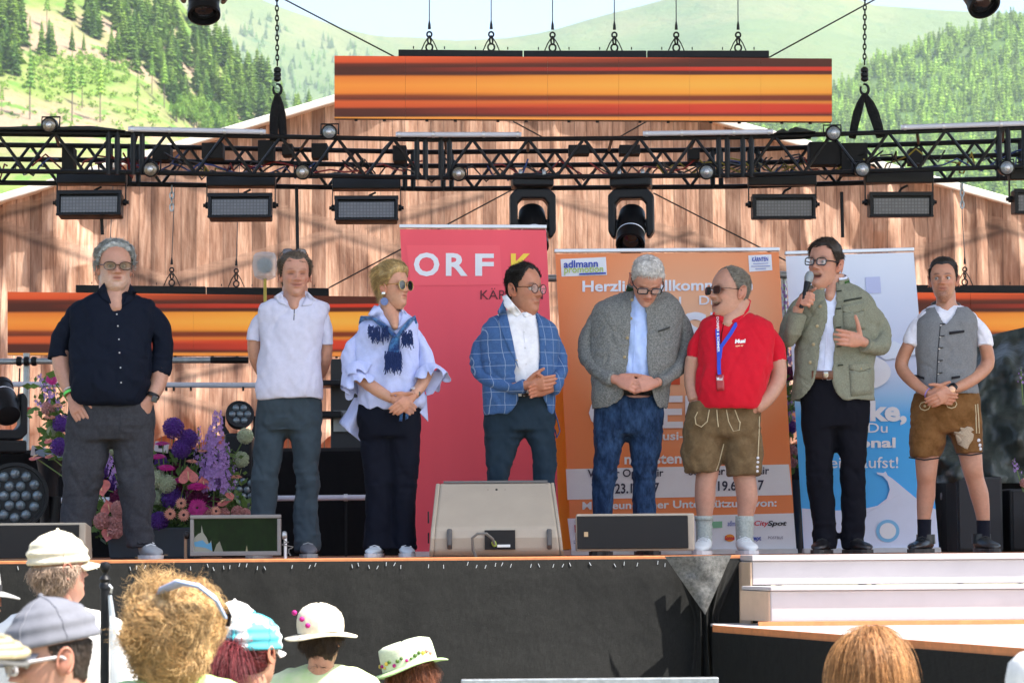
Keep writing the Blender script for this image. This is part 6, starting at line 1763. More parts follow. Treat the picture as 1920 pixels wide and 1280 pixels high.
# --- 2 man in pale polo
POLO = fabric('lilac_polo', (.52, .53, .66), wr=.42, mottle=(300, (.56, .57, .70)), wscale=8); SLATE = fabric('slate_trousers', (.034, .050, .064), wr=.65, sheen=.02, wscale=7)
def x2(root, D, M, k):
 flap(root, D, [(527, 548, -.05), (513, 556, -.06), (522, 567, -.10), (540, 575, -.118), (534, 562, -.10)], POLO, 'collar_flap'); flap(root, D, [(576, 546, -.05), (592, 562, -.08), (584, 572, -.10), (565, 574, -.115), (572, 560, -.09)], POLO, 'collar_flap')
 neck_ring(root, P(552, 560, D + .015), .075, .075, .04, POLO, 'collar_band', -30, 210)
 buttons(root, D, [(553, 589, -.122)], BTN_W, .005); band(root, [P(552, 578, D - .114), P(551, 600, D - .12)], .0025, SLATE, 'placket_seam')
 g_ = glasses(root, M @ Matrix.Translation((0, .055, .078)) @ Euler((R(-28), 0, 0)).to_matrix().to_4x4(), 'sun', FR_BK, SUNG, 1.2, 'pushed_up_sunglasses')
 shoe(root, 576, 1041, D - .02, (.15, -1, 0), mat('dark_sneaker', (.09, .10, .12), .6, bump=.3, bscale=120), mat('grey_sole', (.25, .27, .28), .5)); shoe(root, 492, 1041, D + .02, (-.25, -1, 0), MATS['dark_sneaker'], MATS['grey_sole'])
T2 = [(556, 526, 580, .06, .02), (562, 500, 604, .085, .02), (573, 481, 620, .105, .015), (600, 480, 614, .115), (650, 486, 606, .12, -.01), (700, 482, 606, .125, -.015), (735, 479, 607, .125, -.015), (750, 479, 607, .12, -.01)]
S2L = [(498, 584, .01, 23), (482, 612, .015, 21), (476, 641, .02, 18.5)]; S2R = [(602, 586, .01, 23), (609, 615, .015, 20), (612, 648, .02, 17)]
PV2 = [(735, 484, 602, .115), (760, 478, 604, .12), (790, 476, 603, .12), (810, 478, 600, .105)]
L2 = [(798, 475, 545, .09), (850, 474, 528, .085), (900, 471, 520, .08), (950, 469, 518, .08), (1000, 470, 512, .08), (1033, 470, 512, .08)]; L2b = [(798, 535, 603, .09), (850, 548, 601, .085), (900, 551, 599, .08), (950, 551, 599, .075), (1000, 551, 598, .075), (1034, 552, 600, .08)]
hair2 = dict(mask=hairline([(0,.182),(20,.187),(36,.194),(52,.168),(66,.132),(82,.100),(100,.085),(118,.055),(180,.035)]), thick=lambda x, y, z: .004 + .007 * np.clip((np.abs(x) - .045) / .02, 0, 1), mat=hair_mat('brown_grey_hair', (.11, .085, .06)), flow=lambda x, y, z: (x * 2, .8, .1 if z > .19 else -.7), n=3200, L=0.035, r=0.0011, seg=4, lift=0.08, mess=.12, tone=(.6, 1.5), rough=0.1)
build_person(dict(D=15.0, foot=(535, 1040), label='smiling man in pale lilac polo shirt with hands behind his back', seed=33, skinmat=('skin_tan', (.48, .255, .175)),
 head=dict(c=(553, 514), h=87, yaw=12, pitch=4, wide=.95, closed=True, smile=.75, brow=(.62, .5, .45), beard=((.88, .84, .84), 'full', .45)),
 neck=[(553, 535, .03, 24), (553, 556, .01, 25), (552, 568, -.05, 14), (552, 580, -.098, 6)], core=[T2, PV2], core_limbs=[S2L, S2R, [(510, 800, 0, 30), (496, 900, 0, 24), (490, 1030, 0, 18)], [(570, 800, 0, 30), (575, 900, 0, 24), (575, 1030, 0, 18)]],
 skin=[[(477, 628, .02, 13.5), (479, 668, .05, 13.5), (496, 706, .13, 10.5), (522, 732, .175, 9)], [(612, 635, .02, 12.5), (610, 672, .05, 12.5), (598, 706, .13, 10), (572, 732, .175, 9)]],
 hands=[dict(w=(520, 732, .175), f=(.9, .15, -.4), s=(.3, 0, 1), n=(0, -.3, -.8), curl=[.4] * 4), dict(w=(574, 732, .195), f=(-.9, .1, -.4), s=(-.3, 0, 1), n=(0, -.3, -.8), curl=[.5] * 4)],
 hair=[hair2], clothes=[dict(name='trousers', mat=SLATE, rings=[PV2, L2, L2b], fold=.005, comp=[(1000, 40, .008), (900, 30, .007), (800, 30, .004)]), dict(arm=0.8, name='polo_shirt', mat=POLO, rings=[T2], limbs=[S2L, S2R], fold=.0045, comp=[(735, 12, .002)])], extra=x2))
# --- 3 woman in pale blue blouse
BLOU = fabric('pale_blue_blouse', (.46, .52, .80), wr=.5, mottle=(160, (.50, .56, .82)), wscale=7); DNAVY = fabric('dark_navy_trousers', (.0045, .006, .013), wr=.35, rough=.85, sheen=0)
SCARF = fabric('blue_scarf', (.012, .035, .14), wr=.5, sheen=.4, mottle=(18, (.06, .20, .42)), wscale=14)
def ruffle(root, c, axis, r0, r1, ln, m_, waves, seed, name='ruffled_cuff'):
 ax = Vector(axis).normalized(); a = Vector((0, -1, 0)); u = (a - ax * a.dot(ax)).normalized(); w = ax.cross(u)
 rs = []
 for i in range(9):
  f = i / 8; ring = []
  for j in range(72):
   t = 2 * math.pi * j / 72
   r_ = r0 + (r1 - r0) * f ** .7
   wv = 1 + f * .16 * math.sin(waves * t + seed) + f * .07 * math.sin(waves * 2.3 * t + seed * 2)
   hh = ln * f + f * .018 * math.sin(waves * t * 1.3 + 1 + seed)
   ring.append(tuple(c + ax * hh + (u * math.cos(t) + w * math.sin(t)) * r_ * wv))
  rs.append(ring)
 inner = [[tuple(Vector(p) - (Vector(p) - c).normalized() * .004) for p in r] for r in reversed(rs)]
 mb = MB(); mb.rings(rs + inner, cap=False); return mb.build(name, m_, root, smooth='all')
def x3(root, D, M, k):
 flap(root, D, [(702, 573, -.02), (690, 590, -.07), (712, 600, -.11), (738, 618, -.135), (722, 590, -.1), (712, 575, -.05)], BLOU, 'collar_flap'); flap(root, D, [(757, 580, -.05), (772, 598, -.09), (765, 604, -.115), (744, 618, -.135), (752, 598, -.11)], BLOU, 'collar_flap')
 neck_ring(root, P(732, 588, D + .01), .07, .07, .045, BLOU, 'collar_band', -20, 215)
 # scarf wrapped over the shoulders with hanging ends
 for pts_, w in (([(674, 606, .03), (682, 596, -.02), (702, 597, -.10), (725, 615, -.14), (742, 632, -.155)], [(.006, .006), (.026, .010), (.034, .014), (.034, .016), (.022, .016)]), ([(781, 606, .0), (776, 597, -.06), (766, 605, -.12), (752, 622, -.15), (744, 634, -.158)], [(.006, .006), (.022, .010), (.03, .014), (.028, .014), (.02, .014)]), ([(742, 632, -.165), (739, 650, -.165), (737, 668, -.16), (736, 682, -.158)], [(.024, .016), (.032, .015), (.034, .014), (.03, .012)])):
  mb = MB(); pp = [proj(P(x, y, D + d), .010) for x, y, d in pts_]; mb.tube(pp, w, 12); mb.build('scarf', SCARF, root, True)
 fr = MB(); rr = random.Random(4)
 for q in range(270):
  z = rr.random()
  if q < 150: x, y, d, L = rr.uniform(722, 752), 672 + rr.uniform(-14, 8), -.168, rr.uniform(.035, .075)
  elif q < 215: x, y, d, L = rr.uniform(690, 728), interp([(690, 604), (728, 626)], rr.uniform(690, 728)) + 4, -.13, rr.uniform(.03, .06)
  else: x, y, d, L = rr.uniform(752, 772), 624 + rr.uniform(-6, 14), -.15, rr.uniform(.03, .065)
  p = P(x, y, D + d); fr.tube([p, p + Vector((rr.uniform(-.006, .006), -.006, -L * .5)), p + Vector((rr.uniform(-.014, .014), -.004, -L))], [.0035, .003, .0018], 4)
 o = fr.build('scarf_fringe', fabric('navy_fringe', (.014, .03, .11)), root); o['kind'] = 'stuff'
 ruffle(root, P(664, 690, D - .03), (.42, -.35, -.75), .072, .105, .085, BLOU, 5, 1.0); ruffle(root, P(667, 704, D - .06), (.35, -.35, -.85), .07, .092, .085, BLOU, 6, 2.5)
 ruffle(root, P(802, 692, D - .04), (.25, -.4, -.8), .062, .095, .08, BLOU, 5, 4.0)
 mb = MB(); g_ = [(790, 700, -.02), (812, 694, -.04), (836, 700, -.05), (826, 716, -.06), (812, 738, -.06), (800, 742, -.05)]
 mb.poly([P(x, y, D + d) for x, y, d in g_], .01, (0, 1, 0)); mb.build('cuff_tie', BLOU, root, bevel=.004)
 # long back tail of the blouse
 vs_ = []; nxx, nzz = 14, 14
 for j in range(nzz + 1):
  for i in range(nxx + 1):
   u, v = i / nxx, j / nzz; l = interp([(0, 664), (.5, 650), (.85, 636), (1, 646)], v); r_ = interp([(0, 700), (1, 690)], v); bt = interp([(0, 800), (.25, 812), (.7, 828), (1, 832)], u)
   x = l + (r_ - l) * u; y = 745 + (bt - 745) * v; vs_.append(tuple(P(x, y, D + .06 - .05 * math.sin(u * 3 + .4) + .015 * math.sin(u * 9 + v * 3))))
 mb = MB(); mb.add(vs_, [(j * (nxx + 1) + i, j * (nxx + 1) + i + 1, (j + 1) * (nxx + 1) + i + 1, (j + 1) * (nxx + 1) + i) for j in range(nzz) for i in range(nxx)]); o = mb.build('blouse_tail', BLOU, root, smooth='all'); sm = o.modifiers.new('t', 'SOLIDIFY'); sm.thickness = .004
 vs_ = []
 for j in range(nzz + 1):
  for i in range(nxx + 1):
   u, v = i / nxx, j / nzz; x = 778 + 22 * u + 3 * v; y = 740 + (interp([(0, 766), (.5, 778), (1, 790)], u) - 740) * v; vs_.append(tuple(P(x, y, D + .02 - .05 * math.cos(u * 2))))
 mb = MB(); mb.add(vs_, [(j * (nxx + 1) + i, j * (nxx + 1) + i + 1, (j + 1) * (nxx + 1) + i + 1, (j + 1) * (nxx + 1) + i) for j in range(nzz) for i in range(nxx)]); o = mb.build('blouse_tail', BLOU, root, smooth='all'); sm = o.modifiers.new('t', 'SOLIDIFY'); sm.thickness = .004
 glasses(root, M, 'big', FR_GD, SUNG, 1.2, 'sunglasses')
 for sx in (-1,):
  p = M @ Vector((sx * .081, .01, .078)); mb = MB(); mb.box(p + Vector((0, -.006, -.004)), (.02, .012, .014)); mb.build('earring_stud', mat('silver', (.8, .8, .8), .2, .9), root, bevel=.003)
  mb = MB(); c = p + Vector((.004, -.008, -.05)); mb.lathe(c + Vector((0, .004, 0)), [(.004, 0), (.0215, .0), (.0225, .003), (.0215, .006), (.004, .007)], (.1, -1, 0), 20); mb.build('earring', mat('blue_earring', (.11, .16, .34), .5, var=.3, vscale=120), root, True)
 wrist_band(root, P(779, 735, D - .125), (-.5, -.4, -.6), .031, .02, WHITE, 'watch_strap'); p = P(785, 738, D - .15); mb = MB(); mb.box(p, (.022, .014, .026)); mb.build('watch', GLASSB, root, bevel=.005)
 flap(root, D, [(750, 774, -.2), (756, 770, -.2), (754, 790, -.195), (748, 789, -.195)], SCARF, 'held_ribbon'); flap(root, D, [(760, 772, -.2), (767, 770, -.2), (765, 784, -.195), (760, 787, -.195)], SCARF, 'held_ribbon')
 LB_ = mat('pale_blue_shoe', (.52, .60, .66), .55, bump=.2, bscale=150); shoe(root, 706, 1041, D - .03, (-.15, -1, 0), LB_, SOLE_W, .25, .085, .06); shoe(root, 760, 1041, D - .03, (.15, -1, 0), LB_, SOLE_W, .25, .085, .06)
T3 = [(584, 713, 760, .05, .01), (592, 698, 772, .07, .01), (604, 674, 786, .09, .01), (630, 664, 790, .105), (680, 666, 792, .115, -.01), (720, 670, 795, .12, -.01), (750, 670, 798, .125, -.01), (768, 680, 790, .115, -.01)]
S3L = [(688, 614, .01, 21), (664, 655, .01, 25), (659, 688, -.01, 25), (664, 700, -.03, 24)]; S3R = [(776, 614, .01, 20), (795, 655, 0, 22), (801, 692, -.02, 23)]
PV3 = [(752, 674, 792, .115), (790, 668, 790, .12), (820, 672, 788, .11)]
L3 = [(800, 670, 735, .09), (850, 678, 735, .085), (900, 684, 735, .078), (950, 684, 734, .075), (1000, 682, 736, .085), (1031, 681, 741, .10)]; L3b = [(800, 722, 789, .09), (850, 728, 787, .085), (900, 733, 783, .078), (950, 735, 780, .075), (1000, 735, 781, .085), (1031, 736, 784, .10)]
hair3 = dict(mask=hairline([(0,.186),(30,.188),(50,.172),(66,.145),(78,.118),(90,.095),(100,.06),(120,.02),(180,.008)]), thick=lambda x, y, z: .006 + .020 * np.clip((z - .13) / .07, 0, 1) + .016 * np.clip(y / .08, 0, 1), mat=hair_mat('blonde_hair', (.52, .36, .15)), rough=0.12, rscale=45, flow=lambda x, y, z: (x * 1.5, 1.0, .45 if z > .17 and y < .02 else -.55), n=5200, L=0.06, r=0.0012, seg=5, lift=0.15, mess=0.1, tone=(.6, 1.3))
build_person(dict(D=14.95, foot=(733, 1040), label='blonde woman in pale blue blouse with navy scarf and sunglasses', seed=41, skinmat=('skin_warm', (.52, .28, .185)),
 head=dict(c=(738, 537), h=80, yaw=52, pitch=0, wide=.92, deep=.9, jaw=.94, nose=.85, brow=(.8, .62, .45), noeyes=True, lip=(.8, .42, .42)),
 neck=[(728, 555, .02, 17), (728, 580, .0, 18), (737, 598, -.06, 11), (741, 616, -.112, 5)], core=[T3, PV3], core_limbs=[S3L, S3R, [(702, 800, 0, 28), (709, 900, 0, 22), (710, 1030, 0, 16)], [(756, 800, 0, 28), (757, 900, 0, 22), (758, 1030, 0, 16)]],
 skin=[[(668, 700, -.05, 14), (704, 729, -.12, 12.5), (736, 748, -.16, 9)], [(802, 696, -.04, 12.5), (790, 722, -.1, 11.5), (775, 742, -.15, 9)]],
 hands=[dict(w=(737, 748, -.165), f=(.85, -.1, -.45), s=(.3, -.2, .9), n=(-.2, -.3, -.9), curl=[.25, .3, .3, .3], k=.92), dict(w=(775, 742, -.17), f=(-.72, -.25, -.6), s=(-.5, -.1, .85), n=(-.2, .7, -.5), curl=[.15, .18, .22, .26], k=.92)],
 hair=[hair3], clothes=[dict(name='trousers', mat=DNAVY, rings=[PV3, L3, L3b], fold=.0035, comp=[(900, 40, .004)]), dict(arm=0.74, name='blouse', mat=BLOU, rings=[T3], limbs=[S3L, S3R], fold=.006, pleat=(640, .006, 60))], extra=x3))
# --- 4 man in blue checked jacket
def check(k, c, co):
 s_ = k.n('ShaderNodeSeparateXYZ'); k.l(co, s_.inputs[0])
 def ln(o, per, w): return k.math('LESS_THAN', k.math('ABSOLUTE', k.math('SUBTRACT', k.math('FRACT', k.math('DIVIDE', o, per)), .5)), w)
 xx = k.math('ADD', s_.outputs[0], k.math('MULTIPLY', s_.outputs[1], .6))
 m_ = k.math('MAXIMUM', ln(xx, .062, .022), ln(s_.outputs[2], .074, .02))
 return k.mix(k.math('MULTIPLY', m_, .75), c, (.32, .40, .52))
BJ = fabric('blue_check_jacket', (.045, .105, .25), wr=.35, mottle=(90, (.06, .13, .29)), extra=check, wscale=8); SHW = fabric('white_shirt', (.74, .75, .79), wr=.4, wscale=9); TEAL = fabric('dark_blue_chino', (.016, .030, .046), wr=.6, sheen=.02, wscale=8)
def x4(root, D, M, k):
 flap(root, D, [(942, 556, -.02), (950, 553, -.05), (962, 568, -.10), (979, 588, -.128), (969, 594, -.12), (956, 586, -.11), (946, 574, -.09)], SHW, 'collar_flap'); flap(root, D, [(1002, 568, .03), (1004, 578, .02), (997, 591, -.02), (985, 595, -.08), (980, 590, -.1), (992, 580, -.03)], SHW, 'collar_flap')
 neck_ring(root, P(974, 574, D + .02), .075, .075, .04, SHW, 'collar_band', -30, 215)
 flap(root, D, [(944, 562, -.05), (951, 590, -.11), (962, 640, -.142), (972, 690, -.152), (952, 650, -.145), (934, 604, -.12), (936, 594, -.11), (933, 584, -.09)], BJ, 'lapel'); flap(root, D, [(1001, 580, -.06), (1008, 600, -.09), (1012, 650, -.115), (1014, 700, -.13), (1024, 640, -.105), (1022, 600, -.08)], BJ, 'lapel')
 buttons(root, D, [(968, 676, -.155)], BTN_G, .008); buttons(root, D, [(983, 622, -.122), (985, 652, -.128), (987, 682, -.132)], BTN_W, .004)
 band(root, [P(981, 590, D - .118), P(984, 640, D - .128), P(988, 705, D - .135)], .002, SHW, 'placket_seam')
 flap(root, D, [(978, 737, -.128), (1018, 736, -.128), (1018, 743, -.128), (978, 744, -.128)], mat('dark_belt', (.02, .016, .014), .4), 'belt')
 glasses(root, M, 'round', FR_BR, CLEAR, 1.2)
 lo_ = P(1042, 770, D - .02); band(root, [P(1040, 772, D - .03), P(1046, 790, D - .05), P(1050, 808, D - .05), P(1044, 820, D - .05), P(1041, 806, D - .04)], .004, mat('navy_cord', (.02, .03, .10), .5), 'pocket_cord')
 shoe(root, 925, 1040, D, (-.3, -1, 0), mat('brown_shoe', (.06, .035, .02), .4), SOLE_B); shoe(root, 1024, 1040, D, (.3, -1, 0), MATS['brown_shoe'], SOLE_B)
J4 = [(588, 934, 1003, .07, .03, 951, 1000), (600, 912, 1030, .095, .02, 951, 1004), (620, 899, 1048, .11, .01, 955, 1010), (660, 898, 1050, .12, 0, 961, 1013), (700, 900, 1048, .128, -.01, 968, 1014), (735, 902, 1042, .128, -.01, 974, 1016), (760, 904, 1042, .128, -.01, 970, 1024), (780, 908, 1040, .12, -.01, 950, 1034)]
T4 = [(578, 950, 1000, .06, .02), (600, 922, 1022, .09, .015), (660, 912, 1035, .108, -.005), (735, 914, 1034, .118, -.015), (745, 916, 1034, .115, -.01)]
S4L = [(920, 616, .01, 24), (901, 660, .02, 24), (902, 698, -.02, 23), (944, 724, -.12, 18), (984, 724, -.17, 14)]; S4R = [(1032, 622, .02, 22), (1048, 662, .03, 20), (1050, 694, -.02, 20), (1040, 722, -.1, 16), (1034, 728, -.12, 14)]
PV4 = [(735, 907, 1040, .11), (780, 908, 1043, .115), (808, 910, 1042, .10)]
L4 = [(795, 908, 990, .095), (850, 908, 970, .09), (900, 910, 952, .085), (960, 905, 945, .08), (1033, 905, 945, .08)]; L4b = [(795, 978, 1044, .095), (850, 995, 1044, .09), (900, 1003, 1043, .085), (960, 1005, 1043, .08), (1033, 1005, 1043, .08)]
hair4 = dict(mask=hairline([(0,.204),(25,.214),(45,.194),(58,.158),(70,.142),(80,.092),(90,.10),(105,.105),(118,.065),(180,.038)]), thick=lambda x, y, z: .003 + .006 * np.clip((z - .13) / .07, 0, 1), mat=hair_mat('black_curls', (.018, .014, .011)), rough=0.15, rscale=75, flow=lambda x, y, z: (x, 1.0, -.3), n=3600, L=0.018, r=0.0012, seg=5, curl=(.005, 8), lift=.5, mess=0.3, tone=(.6, 1.5))
build_person(dict(D=15.1, foot=(975, 1038), label='man in blue checked jacket and white shirt turned to the side, hands joined', seed=55, skinmat=('skin_bronze', (.44, .205, .125)),
 head=dict(c=(983, 542), h=92, yaw=50, pitch=3, wide=.95, deep=.9, smile=.8, teeth=True, brow=(.22, .16, .12), beard=((.85, .78, .78), 'full', .35), look=(.2, -1, 0)),
 neck=[(976, 560, .02, 21), (975, 580, .01, 20), (979, 591, -.045, 8)], core=[T4, PV4], core_limbs=[S4L[:3], S4R[:3], [(945, 800, 0, 30), (932, 900, 0, 22), (925, 1030, 0, 18)], [(1012, 800, 0, 30), (1022, 900, 0, 22), (1024, 1030, 0, 18)]],
 skin=[[(905, 700, -.02, 4), (944, 722, -.12, 5), (976, 723, -.16, 9), (988, 722, -.175, 10)], [(1048, 696, -.02, 4), (1036, 725, -.12, 10)]],
 hands=[dict(w=(986, 722, -.178), f=(.93, -.15, .08), s=(.2, -.3, 1), n=(.0, .5, -.6), curl=[.22, .25, .3, .35], k=1.05, thumb=(.7, .6, -.2)), dict(w=(1033, 728, -.135), f=(-.85, -.45, -.1), s=(-.2, -.4, .8), n=(.2, -.4, -.75), curl=[.25, .3, .3, .3], k=1.05)],
 hair=[hair4], clothes=[dict(name='trousers', mat=TEAL, rings=[PV4, L4, L4b], fold=.005, comp=[(815, 25, .006), (900, 40, .005)]), dict(name='shirt', mat=SHW, rings=[T4], fold=.004), dict(arm=0.78, name='jacket', mat=BJ, shell=J4, limbs=[S4L, S4R], fold=.004, comp=[(690, 25, .005)], voxel=.0085)], extra=x4))
# --- 5 white haired man looking down
GJ = fabric('grey_loden', (.115, .12, .115), wr=.4, mottle=(110, (.24, .25, .24)), vscale=60, wscale=7); LBS = fabric('light_blue_shirt', (.42, .55, .86), wr=.5, wscale=9); JEAN = fabric('dark_denim', (.008, .020, .052), sheen=.02, wr=.6, mottle=(22, (.028, .062, .135), .4), wscale=8); DGREEN = fabric('dark_green_loden', (.012, .035, .012), wr=.2)
def x5(root, D, M, k):
 neck_ring(root, P(1208, 553, D + .05), .105, .095, .06, GJ, 'stand_collar', -40, 235, tilt=.03, flare=-.12); neck_ring(root, P(1208, 551, D + .05), .111, .101, .05, DGREEN, 'collar_facing', 120, 236, tilt=.03, flare=-.12)
 buttons(root, D, [(1185, 562, -.085), (1183, 597, -.125), (1176, 633, -.137), (1171, 669, -.142)], BTN_G, .009)
 flap(root, D, [(1234, 620, -.118), (1256, 612, -.10), (1256, 615, -.10), (1234, 623, -.118)], fabric('dark_grey_welt', (.05, .052, .05)), 'pocket_welt'); 
 flap(root, D, [(1176, 700, -.128), (1203, 701, -.128), (1203, 711, -.128), (1175, 710, -.128)], mat('brown_belt', (.06, .045, .03), .4), 'belt')
 band(root, [P(1192, 575, D - .11), P(1190, 640, D - .122), P(1187, 698, D - .13)], .0025, LBS, 'placket_seam')
 glasses(root, M, 'rect', FR_BK, CLEAR, 1.5)
 wrist_band(root, P(1211, 733, D - .23), (1, 0, .2), .0, .002, FR_GD, 'ring') if 0 else None
 shoe(root, 1132, 1040, D, (-.3, -1, 0), MATS['brown_shoe'], SOLE_B); shoe(root, 1208, 1040, D, (.3, -1, 0), MATS['brown_shoe'], SOLE_B)
J5 = [(546, 1172, 1245, .075, .045, 1190, 1203), (556, 1142, 1264, .095, .035, 1188, 1204), (572, 1114, 1278, .115, .02, 1186, 1206), (600, 1105, 1284, .128, .01, 1184, 1209), (650, 1105, 1277, .132, 0, 1180, 1211), (690, 1106, 1267, .137, -.01, 1175, 1212), (720, 1107, 1260, .137, -.01, 1172, 1216), (750, 1107, 1255, .132, -.01, 1162, 1224), (768, 1109, 1252, .127, -.01, 1136, 1236)]
T5 = [(548, 1180, 1230, .065, .03), (575, 1130, 1265, .098, .015), (640, 1120, 1262, .115, -.005), (700, 1120, 1250, .12, -.015), (715, 1122, 1248, .118, -.01)]
S5L = [(1122, 588, .01, 26), (1104, 635, .03, 26), (1104, 674, 0, 25), (1130, 704, -.1, 18), (1150, 711, -.15, 15)]; S5R = [(1268, 588, .01, 26), (1286, 635, .03, 25), (1281, 676, 0, 24), (1254, 707, -.1, 18), (1234, 716, -.15, 15)]
PV5 = [(742, 1112, 1246, .12), (790, 1112, 1245, .12), (816, 1115, 1241, .105)]
L5 = [(805, 1113, 1180, .095), (860, 1112, 1163, .09), (900, 1112, 1155, .085), (960, 1112, 1150, .08), (1033, 1112, 1150, .08)]; L5b = [(805, 1172, 1243, .095), (860, 1183, 1237, .09), (900, 1186, 1232, .085), (960, 1186, 1229, .08), (1033, 1187, 1228, .08)]
hair5 = dict(mask=hairline([(0,.182),(30,.184),(48,.172),(62,.140),(76,.105),(88,.10),(102,.105),(118,.062),(180,.04)]), thick=.005, mat=hair_mat('white_hair', (.72, .70, .66)), flow=lambda x, y, z: (x, -.9 if z > .17 else .2, -.3), n=5000, L=0.016, r=0.001, seg=4, lift=0.2, mess=0.14, tone=(.7, 1.1), rough=0.08, clump=0.15)
build_person(dict(D=15.2, foot=(1170, 1038), label='white haired man in grey wool jacket looking down at his hands', seed=61, skinmat=('skin_red', (.47, .24, .17)),
 head=dict(c=(1213, 524), h=90, yaw=7, pitch=42, roll=2, dy=-.10, smile=.35, brow=(.95, .9, .85), wide=.97, closed=True),
 neck=[(1212, 530, -.04, 23), (1209, 552, .03, 24), (1204, 572, -.02, 14), (1198, 582, -.07, 6)], core=[T5, PV5], core_limbs=[S5L[:3], S5R[:3], [(1150, 800, 0, 30), (1134, 900, 0, 22), (1131, 1030, 0, 18)], [(1206, 800, 0, 30), (1209, 900, 0, 22), (1208, 1030, 0, 18)]],
 skin=[[(1106, 676, 0, 4), (1130, 703, -.1, 6), (1154, 711, -.16, 10)], [(1278, 678, 0, 4), (1254, 707, -.1, 6), (1230, 717, -.16, 10)]],
 hands=[dict(w=(1154, 711, -.165), f=(.8, -.35, -.28), s=(.35, .2, .85), n=(.5, .3, -.7), curl=[.35, .5, .6, .65], k=1.05, thumb=(.85, .4, .0), tcurl=.2), dict(w=(1229, 718, -.165), f=(-.85, -.35, -.12), s=(-.25, .2, .9), n=(-.4, .3, -.7), curl=[.35, .5, .6, .65], k=1.05, thumb=(.85, .4, .0), tcurl=.2)],
 hair=[hair5], clothes=[dict(name='jeans', mat=JEAN, rings=[PV5, L5, L5b], fold=.005, comp=[(885, 22, .008), (815, 25, .004)]), dict(name='shirt', mat=LBS, rings=[T5], fold=.006, pleat=(570, .004, 90)), dict(arm=0.72, name='jacket', mat=GJ, shell=J5, limbs=[S5L, S5R], fold=.004, comp=[(670, 25, .005)], voxel=.0085)], extra=x5))
